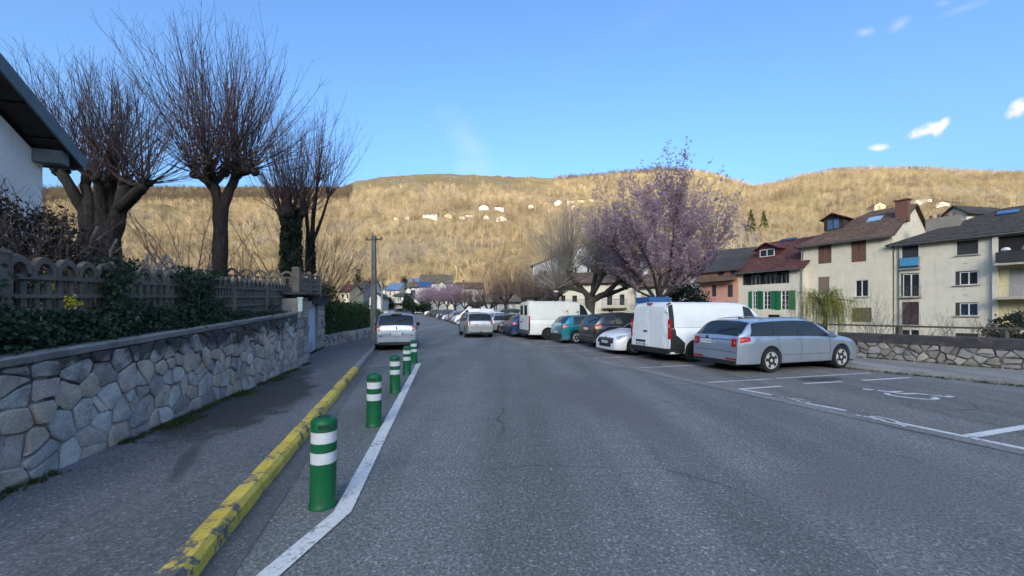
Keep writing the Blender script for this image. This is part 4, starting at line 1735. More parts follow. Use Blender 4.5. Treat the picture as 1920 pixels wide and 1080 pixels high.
def car(name, kind, body_m, loc, heading, label, cat, group='cars parked along the street', detail=1, rim=None, spokes=5, opts=()):
    sp = car_spec(kind)
    rz = math.atan2(heading[1], heading[0])
    root = empty(name, loc, rz, label, cat, group)
    RA = sp['r'] + .055
    B = Body(sp['top'], sp['belt'], sp['L'], sp['W'], sp['zs'], sp['axles'], RA, sp['r'], tumble=sp['tumble'], boxy=sp.get('van', False),
             round_r=.05 if sp.get('van') else .16, round_f=.20, edge=.07 if sp.get('van') else .055)
    bm = MATS[body_m]
    B.mesh('body', bm, root)
    half, hw = sp['L'] / 2, sp['W'] / 2
    # dark underbody and wheel wells
    b = MB()
    b.box((0, 0, (sp['zs'] + .16) / 2 + .10), (sp['L'] * .93, sp['W'] * .80, .22))
    for xc in sp['axles']:
        for e in (-1, 1):
            b.box((xc, e * (hw - .19), sp['r'] + .10), (RA * 1.75, .22, RA * 1.55))
    b.build('underbody', ARCH, root)
    # wheels
    key = (kind, spokes, rim or 'alloy')
    tm, rm = make_wheel(sp['r'], .205, spokes, MATS.get(rim, RIM) if rim else RIM, key)
    for xc in sp['axles']:
        for e in (-1, 1):
            w = bpy.data.objects.new('wheel', tm)
            COL.objects.link(w)
            w.parent = root
            w.location = (xc, e * (hw - .105), sp['r'])
            w.rotation_euler = (0, R(17 + 31 * e + xc * 40), R(180) if e > 0 else 0)
            k = bpy.data.objects.new('rim', rm)
            COL.objects.link(k)
            k.parent = w
    # glass
    a, c = sp['ws']
    b = MB()
    B.patch(b, ((a + .03, 7.5), (c, 7.25), (c, 12.75), (a + .03, 12.5)), .006, 8, 10, False)
    b.build('windscreen', GLASS, root, True)
    if sp['rw']:
        a, c = sp['rw']
        b = MB()
        B.patch(b, ((a, 7.25), (c, 7.4), (c, 12.6), (a, 12.75)), .006, 8, 10, False)
        b.build('rear_window', GLASS, root, True)
        if detail:
            b = MB()
            P = B.S(B.si(a + .05), 10)
            Q = B.S(B.si(a + .18), 8.6)
            b.bar(P + Vector((-.02, 0, .02)), Q + Vector((-.02, 0, .03)), .02, .015)
            b.build('wiper', PLAST, root)
    for e in (0, 1):
        for (x0, x1, x2, x3) in sp['side']:
            b = MB()
            ks = (5.22, 6.9)
            q = [(x0, ks[0]), (x3 if False else x2, ks[0]), (x3, ks[1]), (x1, ks[1])]
            if e:
                q = [(x, mirk(k)) for x, k in q]
            B.patch(b, q, .0075, 18, 5, False)
            b.build('side_window', GLASS, root, True)
        if not sp.get('van') and detail:
            # dark frame band behind the panes
            f, l = sp['side'][0], sp['side'][-1]
            b = MB()
            qq = [(f[0] - .02, 5.14), (l[2] + .04, 5.14), (l[3] + .02, 6.97), (f[1] - .02, 6.97)]
            if e:
                qq = [(x, mirk(k)) for x, k in qq]
            B.patch(b, qq, .004, 44, 6, False)
            b.build('window_frame', PLAST, root, True)
        if detail:
            for x in sp['doors']:
                b = MB()
                qq = [(x - .006, 1.2), (x + .006, 1.2), (x + .006, 5.1), (x - .006, 5.1)]
                if e:
                    qq = [(xx, mirk(k)) for xx, k in qq]
                B.patch(b, qq, .0025, 1, 8, False)
                b.build('door_seam', PLAST, root)
            for x in ([-.36, -1.18] if not sp.get('van') else [.80]):
                p = B.S(B.si(x + .1), 4.0 if not e else 16.0)
                b = MB()
                b.box((0, 0, 0), (.19, .03, .032))
                b.build('door_handle', bm if not sp.get('van') else PLAST, root, loc=p + Vector((0, (.008 if e else -.008), -.03)))
        # mirror
        xm = sp['ws'][1] - (.40 if not sp.get('van') else .30)
        p = B.S(B.si(xm), 5.2 if not e else 14.8)
        sg = 1 if e else -1
        b = MB()
        b.lathe([(.02, -.10), (.075, -.08), (.095, 0), (.075, .07), (.03, .09)], 12, Matrix.Translation((0, sg * .14, .07)) @ Matrix.Rotation(R(90), 4, 'X') @ Matrix.Scale(1.0, 4), .62)
        b.bar((0, 0, .02), (0, sg * .1, .05), .06, .03)
        b.build('wing_mirror', PLAST if 'black_mirrors' in opts or sp.get('van') else bm, root, True, 50, loc=p)
    # tail lamps
    n0 = B.si(-half + .02)
    if sp.get('van'):
        for e in (-1, 1):
            b = MB()
            b.box((-half + .03, e * (hw - .055), 1.08), (.07, .075, .62))
            o = b.build('tail_light', LAMP_R, root)
            b = MB()
            b.box((-half - .008, e * (hw - .055), 1.18), (.02, .06, .10))
            b.build('reversing_lamp', LAMP_W, o)
    else:
        for e in (0, 1):
            b = MB()
            zl, zh = (.70, .92) if kind not in ('mpv', 'suv') else (.82, 1.06)
            # rear-face part: find station indices at these heights
            tops = [q[1] for q in B.st[:12]]
            sa = float(np.interp(zl, tops, range(len(tops))))
            sb = float(np.interp(zh, tops, range(len(tops))))
            q = [(sa, 7.05), (sb, 7.05), (sb, 8.05 if kind != 'estate' else 8.35), (sa, 8.0 if kind != 'estate' else 8.2)]
            if e:
                q = [(x, mirk(k)) for x, k in q]
            B.patch(b, q, .008, 4, 3, True)
            xs_, xe = B.si(-half + .07), B.si(-half + .33)
            q = [(xs_, 3.25), (xe, 3.55), (xe, 4.7), (xs_, 5.2)]
            if e:
                q = [(x, mirk(k)) for x, k in q]
            B.patch(b, q, .008, 4, 3, True)
            o = b.build('tail_light', LAMP_R, root, True)
            if detail:
                b = MB()
                q = [(lerp(sa, sb, .32), 7.45), (lerp(sa, sb, .55), 7.45), (lerp(sa, sb, .55), 7.8), (lerp(sa, sb, .32), 7.8)]
                if e:
                    q = [(x, mirk(k)) for x, k in q]
                B.patch(b, q, .011, 3, 2, True)
                b.build('reversing_lamp', LAMP_W, o, True)
    # head lamps, grille, lower bumper
    for e in (0, 1):
        b = MB()
        x1 = half - .10
        q = [(x1 - .42, 5.6), (x1 - .02, 5.2), (x1 - .01, 8.0), (x1 - .22, 7.3)]
        if e:
            q = [(x, mirk(k)) for x, k in q]
        B.patch(b, q, .008, 6, 4, False)
        b.build('headlight', LAMP_W, root, True)
    tf = [q[1] for q in B.st[-10:]]
    fz = lambda z: len(B.st) - 10 + float(np.interp(-z, [-v for v in tf], range(10)))
    b = MB()
    B.patch(b, ((fz(.62), 8.2), (fz(.42), 8.0), (fz(.42), 12.0), (fz(.62), 11.8)), .006, 3, 8, True)
    b.build('grille', PLAST, root)
    if 'nose' in opts:
        plate(root, half + .012, 0, .50, False, opts['nose'] if isinstance(opts, dict) else None)
    # dark lower bumper strip at the tail
    b = MB()
    tr = [q[1] for q in B.st[:8]]
    rzs = lambda z: float(np.interp(z, tr, range(len(tr))))
    b.box((-half + .10, 0, sp['zs'] + .035), (.22, sp['W'] * .80, .12))
    b.build('lower_bumper', PLAST, root)
    CARS[name] = (root, B, sp)
    return root, B, sp


RN2 = (RN.x, RN.y)


def n_out(a):
    return (math.cos(a), math.sin(a))


# --- silver estate, nearest on the right
h = Vector((.955, .297, 0)).normalized()
ra = Vector((6.70, 11.0, 0))                    # middle of the rear axle
ctr = ra + h * 1.285
root, B, sp = car('estate_car', 'estate', 'paint_silver_blue', (ctr.x, ctr.y, .006), h, 'silver blue estate car with roof rails, nearest in the right parking row', 'car', opts=())
plate(root, -2.338, .28, .80, True, 'DA-236-ER', tilt=4)
b = MB()
b.lathe([(.05, 0), (.05, .008), (.03, .012)], 18, Matrix.Translation((-2.295, .28, .915)) @ Matrix.Rotation(R(-75), 4, 'Y'))
b.build('emblem', mat('emblem_dark', (.05, .08, .11), .3, .7), root)
for e in (-1, 1):
    b = MB()
    pts = []
    for i in range(12):
        f = i / 11
        x = lerp(-1.62, .35, f)
        p = B.S(B.si(x), 7.25 if e < 0 else 12.75)
        lift = .055 * min(1, min(f, 1 - f) * 7)
        pts.append(p + Vector((0, 0, .02 + lift)))
    b.tube(pts, .016, 6, True)
    b.build('roof_rail', CHROME if False else mat('rail_silver', (.42, .45, .5), .35, .8), root, True)
b = MB()
b.add([(-1.45, -.012, 1.42), (-1.25, -.012, 1.435), (-1.43, 0, 1.50), (-1.45, .012, 1.42), (-1.25, .012, 1.435)], [(0, 1, 2), (3, 2, 4), (0, 2, 3), (1, 4, 2)])
b.build('aerial', PLAST, root)
b = MB()
B.patch(b, ((-2.0, 4.62), (1.0, 4.62), (1.0, 4.70), (-2.0, 4.70)), .003, 20, 1, False)
for x in (0,):
    pass
b.build('crease_shade_line', MATS['paint_silver_dark'], root)  # flat strip of darker paint imitates the shade along the body crease
b = MB()
B.patch(b, ((-.98, 1.9), (.95, 1.9), (.95, 2.03), (-.98, 2.03)), .004, 16, 1, False)
b.build('side_moulding', MATS['paint_silver_dark'], root)
for e in (-1, 1):
    b = MB()
    b.box((0, 0, 0), (.03, .34, .045))
    b.build('rear_reflector', LAMP_R, root, loc=(-2.325, e * .56, .37))
b = MB()
tops = [q[1] for q in B.st[:12]]
sfun = lambda z: float(np.interp(z, tops, range(len(tops))))
B.patch(b, ((sfun(.855), 7.2), (sfun(.875), 7.2), (sfun(.875), 12.8), (sfun(.855), 12.8)), .006, 1, 10, True)
b.build('tailgate_strip', PLAST, root)
b = MB()
B.patch(b, ((sfun(.55), 7.0), (sfun(.56), 7.0), (sfun(.56), 13.0), (sfun(.55), 13.0)), .004, 1, 10, True)
b.build('bumper_seam', PLAST, root)

# --- white panel van
a = R(20)
h = Vector((math.cos(a), math.sin(a), 0))
rr_ = Vector((4.98, 11.92, 0))
ctr = rr_ + h * 2.5 + Vector((-h.y, h.x, 0)) * .975
root, B, sp = car('panel_van', 'van', 'paint_white', (ctr.x, ctr.y, .006), h, 'white panel van with black rear corners parked beside the silver estate', 'van', 'vans parked along the street', rim='steel_rim', spokes=0)
tops = [q[1] for q in B.st[:8]]
for e in (0, 1):
    # black plastic rear corner up to the roof and low cladding
    b = MB()
    q = [(-2.46, .8), (-2.20, .8), (-2.28, 8.0), (-2.43, 8.0)]
    if e:
        q = [(x, mirk(k)) for x, k in q]
    B.patch(b, q, .006, 4, 14, False)
    q = [(-2.3, .6), (-1.9, .6), (-1.9, 2.2), (-2.3, 3.2)]
    if e:
        q = [(x, mirk(k)) for x, k in q]
    B.patch(b, q, .005, 4, 5, False)
    b.build('corner_panel', PLAST, root)
    b = MB()
    q = [(-2.2, 4.65), (.60, 4.65), (.60, 4.95), (-2.2, 4.95)]
    if e:
        q = [(x, mirk(k)) for x, k in q]
    B.patch(b, q, .010, 16, 2, False)
    b.build('rub_strip', PLAST, root)
    for (x0, x1) in ((-2.05, -.66), (-.40, .56)):
        b = MB()
        q = [(x0, 5.35), (x1, 5.35), (x1, 6.75), (x0, 6.75)]
        if e:
            q = [(x, mirk(k)) for x, k in q]
        B.patch(b, q, .006, 12, 4, False)
        b.build('side_panel', MATS['paint_white'], root, True)
for e in (-1, 1):
    b = MB()
    b.box((-2.499, e * .385, 1.12), (.02, .745, 1.36))
    o = b.build('rear_door', MATS['paint_white'], root)
    for z, hh_ in ((1.46, .52), (.72, .34)):
        b = MB()
        b.box((-2.511, e * .385, z), (.012, .60, hh_), taper=.98)
        b.build('door_panel', MATS['paint_white'], o)
    for z in (1.66, .92):
        b = MB()
        b.box((-2.50, e * .80, z), (.04, .12, .07))
        b.build('hinge', MATS['paint_white'], o)
b = MB()
b.box((-2.52, .16, .98), (.03, .17, .05))
b.build('door_handle', PLAST, root)
b = MB()
b.box((-2.525, .40, .64), (.035, .46, .07))
b.build('plate_light_bar', PLAST, root)
plate(root, -2.528, .40, .53, True, 'CE-871-HE', .46, .10)
b = MB()
b.box((-2.47, 0, 1.90), (.06, .22, .05))
b.build('high_brake_light', LAMP_R, root)
b = MB()
b.box((-2.53, 0, .385), (.16, 1.86, .15))
b.build('rear_bumper', PLAST, root)

# --- white three-door hatchback, nose towards the street
h = -Vector((RN.x, RN.y, 0))
c = st(13.35, 7.55 + 2.15)
root, B, sp = car('white_hatchback', 'coupe', 'paint_white', (c.x, c.y, .006), h, 'white hatchback facing the street between white panel van and black SUV', 'car', spokes=9, opts=('black_mirrors',))
o = plate(root, 2.165, 0, .47, False, 'CB-968-MP', .50, .10)
b = MB()
b.box((2.13, 0, .36), (.05, .86, .16))
b.build('lower_grille', PLAST, root)
b = MB()
b.box((2.10, 0, .665), (.04, .07, .09), taper=.5)
b.build('emblem', CHROME, root)

# --- black SUV, teal hatchback, tall white van
h = Vector((RN.x, RN.y, 0))
c = st(15.95, 8.05 + 2.19)
root, B, sp = car('black_suv', 'suv', 'paint_black', (c.x, c.y, .006), h, 'black SUV parked tail out beside the teal hatchback', 'car', spokes=5, opts=('black_mirrors',))
plate(root, -2.205, 0, .86, True, 'BQ-517-KD', .46, .10)
b = MB()
b.box((-2.19, 0, .56), (.06, 1.5, .10))
b.build('bumper_step', MATS['paint_grey'], root)
c = st(18.55, 7.62 + 2.02)
root, B, sp = car('teal_hatchback', 'hatch', 'paint_teal', (c.x, c.y, .006), h, 'teal blue hatchback beside the tall white van', 'car', spokes=6, opts=('black_mirrors',))
plate(root, -2.035, 0, .60, True, 'ER-604-PA', .46, .10)
b = MB()
b.tube([(-1.3, 0, 1.44), (-1.75, 0, 1.78)], [.008, .004], 5)
b.build('aerial', PLAST, root)
b = MB()
b.box((-1.98, 0, .40), (.10, 1.50, .20))
b.build('bumper_cladding', PLAST, root)
c = st(21.45, 6.78 + 2.47)
root, B, sp = car('tall_van', 'tall_van', 'paint_white_warm', (c.x, c.y, .006), h, 'tall white van with two rear windows and letters on its side', 'van', 'vans parked along the street', rim='steel_rim', spokes=0)
for e in (-1, 1):
    b = MB()
    b.box((-2.478, e * .40, 1.22), (.02, .775, 1.62))
    o = b.build('rear_door', MATS['paint_white_warm'], root)
    b = MB()
    b.box((-2.491, e * .40, 1.72), (.012, .50, .56))
    b.build('rear_window', GLASS, o)
    b = MB()
    b.box((-2.45, e * .945, .80), (.06, .10, .5))
    b.build('corner_trim', PLAST, root)
b = MB()
b.box((-2.50, .12, 1.14), (.03, .06, .14))
b.build('door_handle', PLAST, root)
b = MB()
b.box((-2.50, .48, 1.02), (.02, .36, .07))
b.build('plate_light_bar', PLAST, root)
b = MB()
b.box((-2.49, 0, .47), (.14, 1.9, .22))
b.build('rear_bumper', MATS['paint_grey'], root)
for e in (0, 1):
    b = MB()
    q = [(-2.3, 4.70), (-.3, 4.70), (-.3, 4.92), (-2.3, 4.92)]
    if e:
        q = [(x, mirk(k)) for x, k in q]
    B.patch(b, q, .008, 12, 2, False)
    b.build('rub_strip', PLAST, root)
for ch, x, r_ in (('Y', -.06, R(-25)), ('A', .58, R(35))):
    p = B.S(B.si(x), 5.85)
    me = text_mesh(ch, .34)
    me.materials.append(INK)
    t = bpy.data.objects.new('side_lettering', me)
    COL.objects.link(t)
    t.parent = root
    t.location = p + Vector((0, -.02, 0))
    t.rotation_euler = (R(84), r_, 0)

# --- the rest of the right row, near to far
row = [
    (23.75, 6.45, 'hatch', 'paint_blue', -1, 'small blue hatchback half hidden behind the tall white van'),
    (25.9, 6.55, 'suv', 'paint_black', 1, 'black crossover facing the street with bright headlights, beyond the tall white van'),
    (28.5, 5.95, 'estate', 'paint_silver', -1, 'pale silver estate car with a dark roof box'),
    (31.0, 6.1, 'hatch', 'paint_navy', -1, 'dark blue hatchback hidden behind the silver people carrier on the road'),
    (33.6, 6.0, 'hatch', 'paint_grey', 1, 'grey hatchback hidden behind the silver people carrier on the road'),
    (36.4, 5.9, 'suv', 'paint_white', 1, 'white SUV facing the street just left of the driving people carrier'),
    (39.2, 5.9, 'hatch', 'paint_silver_blue', 1, 'pale blue hatchback beside the white SUV'),
    (41.9, 5.9, 'mpv', 'paint_black', -1, 'black people carrier with a red tail light, beside the pale blue hatchback'),
    (44.4, 5.8, 'hatch', 'paint_white', 1, 'small white hatchback facing the street next to a black people carrier'),
    (47.2, 5.8, 'van', 'paint_white', 1, 'white van in the distant part of the right parking row'),
    (50.1, 5.8, 'mpv', 'paint_silver', 1, 'silver people carrier beyond the distant white van'),
    (53.0, 5.8, 'hatch', 'paint_grey', -1, 'grey hatchback second beyond the distant white van'),
    (56.4, 5.8, 'suv', 'paint_silver', 1, 'silver SUV third beyond the distant white van'),
    (60.0, 5.8, 'hatch', 'paint_white', 1, 'white hatchback under the second plane tree from the far end'),
    (64.2, 5.8, 'estate', 'paint_navy', -1, 'dark blue estate car far along the right row'),
    (68.6, 5.8, 'hatch', 'paint_silver', 1, 'small silver hatchback far along the right row'),
    (74.0, 5.8, 'mpv', 'paint_black', 1, 'black people carrier under the pink blossom trees'),
    (80.0, 5.8, 'hatch', 'paint_black', -1, 'black hatchback under the pink blossom trees'),
    (87.0, 5.8, 'suv', 'paint_white', 1, 'white SUV at the far end of the right row'),
]
for (s, t, k, m, dr, lab) in row:
    sp = car_spec(k)
    c = st(s, t + sp['L'] / 2)
    nm = {'hatch': 'hatchback', 'suv': 'parked_suv', 'estate': 'parked_estate', 'mpv': 'people_carrier', 'van': 'distant_van'}[k]
    car(nm, k, m, (c.x, c.y, c.z + .006), Vector((RN.x, RN.y, 0)) * -dr if dr > 0 else Vector((RN.x, RN.y, 0)), lab, 'van' if k == 'van' else 'car', detail=1 if s < 32 else 0, spokes=7 if k != 'van' else 0)
    if 'roof box' in lab:
        b = MB()
        b.lathe([(.25, 0), (.40, .05), (.42, .14), (.34, .25), (.12, .30)], 20, Matrix.Translation((0, 0, 0)), 2.2)
        h_ = Vector((RN.x, RN.y, 0))
        o = b.build('roof_box', mat('roof_box_grey', (.035, .05, .05), .35, var=.15), None, True, 50, loc=(c.x - h_.x * .3, c.y - h_.y * .3, 1.56), rz=math.atan2(h_.y, h_.x))
        tag(o, 'dark grey roof box on the pale silver estate car', 'roof box')
        for x in (-.4, .4):
            b = MB()
            b.bar((x, -.6, -.02), (x, .6, -.02), .05, .05)
            b.bar((x, -.6, -.14), (x, -.6, -.02), .05, .05)
            b.bar((x, .6, -.14), (x, .6, -.02), .05, .05)
            b.build('carrier_bar', PLAST, o)

# --- silver people carrier driving away
h = Vector((-.255, .967, 0)).normalized()
c = Vector((-1.95, 23.55, 0)) + h * 2.2
root, B, sp = car('driving_people_carrier', 'mpv', 'paint_silver', (c.x, c.y, .006), h, 'silver people carrier with tow bar driving away along the road', 'car', 'cars on the road', spokes=7)
plate(root, -2.222, 0, .83, True, 'AV-482-TC', .50, .11)
b = MB()
b.tube([(-2.1, .0, .32), (-2.28, 0, .30), (-2.33, 0, .36), (-2.33, 0, .46)], .028, 8, True)
b.build('tow_bar', PLAST, root)

# --- silver people carrier parked at the left kerb
h = Vector((RD.x, RD.y, 0))
c = st(16.6 + 2.2, -.36)
root, B, sp = car('parked_people_carrier', 'mpv', 'paint_silver_blue', (c.x, c.y, .006), h, 'silver people carrier with roof bars parked at the left kerb', 'car', spokes=7, opts=('black_mirrors',))
plate(root, -2.222, 0, .70, True, 'AK-894-CM', .52, .115)
for e in (-1, 1):
    b = MB()
    b.tube([B.S(B.si(x), 7.4 if e < 0 else 12.6) + Vector((0, 0, .05)) for x in (-1.5, -1.0, -.5, 0, .2)], .02, 6, True)
    b.build('roof_rail', PLAST, root)
b = MB()
b.bar((-1.0, -.62, 1.63), (-1.0, .62, 1.63), .07, .04)
b.build('roof_bar', PLAST, root)
b = MB()
b.box((-1.86, .0, 1.525), (.10, .42, .05))
b.build('spoiler_lamp', PLAST, root)
b = MB()
b.box((-2.215, 0, .955), (.02, .06, .08))
b.build('emblem', mat('emblem_dark', (.05, .08, .11), .3, .7), root)
b = MB()
tops = [q[1] for q in B.st[:12]]
sfun = lambda z: float(np.interp(z, tops, range(len(tops))))
B.patch(b, ((sfun(.775), 7.0), (sfun(.785), 7.0), (sfun(.785), 13.0), (sfun(.775), 13.0)), .004, 1, 10, True)
b.build('tailgate_seam', PLAST, root)
for e in (-1, 1):
    b = MB()
    b.box((-2.21, e * .62, .62), (.02, .07, .04))
    b.build('bumper_sensor', PLAST, root)
# far left cars
for (X, Y, k, m, lab) in ((-29.0, 92.0, 'hatch', 'paint_silver', 'distant silver hatchback at the left kerb beyond the people carrier'),
                          (-34.6, 106.0, 'suv', 'paint_blue', 'distant blue SUV at the left kerb near the hedge'),
                          (-31.6, 94.5, 'hatch', 'paint_white', 'distant white hatchback beside the blue SUV by the hedge')):
    car('distant_car', k, m, (X, Y, gz(Y) + .006), Vector((RD.x, RD.y, 0)), lab, 'car', detail=0, spokes=7)

# --- blue-topped market trailer behind the panel van
P = pt(1224, 580, 16.4)
tr = empty('box_trailer', (P.x, P.y, 0.006), math.atan2(RN.y, RN.x), 'white trailer with a blue top behind the white panel van', 'trailer')
b = MB()
b.box((0, 0, 1.2), (1.0, .9, 1.6))
b.build('box_body', MATS['paint_white'], tr)
b = MB()
b.box((0, 0, 2.13), (1.04, .94, .25), taper=.97)
b.build('tarpaulin_top', mat('tarpaulin_blue', (.02, .085, .24), .6, var=.15, scale=3), tr)
b = MB()
b.bar((-.8, 0, .45), (-1.7, 0, .45), .08, .08)
b.build('tow_arm', PLAST, tr)
tm, rm = make_wheel(.30, .18, 0, HUB, ('trailer',))
for e in (-1, 1):
    w = bpy.data.objects.new('wheel', tm)
    COL.objects.link(w)
    w.parent = tr
    w.location = (0, e * .55, .30)
    w.rotation_euler = (0, 0, R(180) if e > 0 else 0)
    k = bpy.data.objects.new('rim', rm)
    COL.objects.link(k)
    k.parent = w
# ------------------------------------------------------------------ buildings
plaster('plaster_cream', (.66, .60, .49))
plaster('plaster_cream2', (.68, .61, .48))
plaster('plaster_white', (.62, .61, .58))
plaster('plaster_grey', (.52, .52, .52))
plaster('plaster_pink', (.58, .30, .23), (.40, .22, .18))
plaster('plaster_yellow', (.66, .56, .34))
plaster('plaster_house', (.82, .82, .80), (.6, .6, .58))
roof_mat('roof_brown', (.135, .082, .058), (.17, .13, .085))
roof_mat('roof_red', (.115, .046, .040))
roof_mat('roof_dark', (.064, .056, .050), (.09, .08, .06))
roof_mat('roof_slate', (.085, .082, .08))
roof_mat('roof_tan', (.13, .105, .08), (.17, .145, .10))
SOLAR = mat('solar_blue', (.03, .06, .14), .25, .2, var=.2, scale=1.2)
WFRAME = mat('window_white', (.66, .65, .63), .5, var=.06)
DFRAME = mat('window_dark', (.045, .035, .032), .6)
PANE = glass_mat('window_glass', (.03, .035, .04), .08)
PANE.node_tree.nodes['Principled BSDF'].inputs['Specular IOR Level'].default_value = .25
PANEB = glass_mat('window_glass_blue', (.03, .05, .09), .05)
ROLLER = mat('roller_dark', (.030, .030, .034), .6, var=.15, scale=2)
SHUT_B = mat('shutter_brown', (.15, .075, .048), .7, var=.3, scale=6)
SHUT_B2 = mat('shutter_faded', (.20, .145, .11), .8, var=.25, scale=6)
SHUT_G = mat('shutter_green', (.010, .13, .05), .55, var=.2, scale=5)
SHUT_Y = mat('shutter_yellow', (.50, .38, .12), .6, var=.15)
SHUT_M = mat('shutter_maroon', (.055, .025, .028), .6, var=.2)
SILL = mat('sill_stone', (.40, .36, .31), .85, var=.15)
IRON = mat('wrought_iron', (.07, .07, .07), .5, .4)
GUT = mat('zinc_gutter', (.16, .16, .165), .5, .5)
BRICKM = mat('chimney_brick', (.17, .075, .055), .9, var=.35, scale=14, bump=.5)
TIMBER = mat('dark_timber', (.045, .032, .026), .8, var=.3, scale=8)
ARCHB = mat('room_dark', (.02, .018, .018), .9)


def put_uv(o, uvs):
    ul = o.data.uv_layers.new(name='UVMap')
    flat = []
    for q in uvs:
        for p in q:
            flat += [p[0], p[1]]
    ul.data.foreach_set('uv', flat)


def roof_slab(name, quad, th, m, parent):
    """quad: eave-left, eave-right, ridge-right, ridge-left (3 or 4 corners); tiles run up from the eave"""
    q = [Vector(p) for p in quad]
    ex = (q[1] - q[0]).normalized()
    nn = (q[1] - q[0]).cross(q[-1] - q[0]).normalized()
    ey = nn.cross(ex)
    lo = [p - nn * th for p in q]
    n = len(q)
    b = MB()
    b.add(q + lo, [tuple(range(n)), tuple(range(n, 2 * n))[::-1]] + [(i, n + i, n + (i + 1) % n, (i + 1) % n) for i in range(n)])
    o = b.build(name, m, parent)
    uv = []
    for pol in o.data.polygons:
        uv.append([((o.data.vertices[i].co - q[0]).dot(ex), (o.data.vertices[i].co - q[0]).dot(ey)) for i in pol.vertices])
    put_uv(o, uv)
    return o


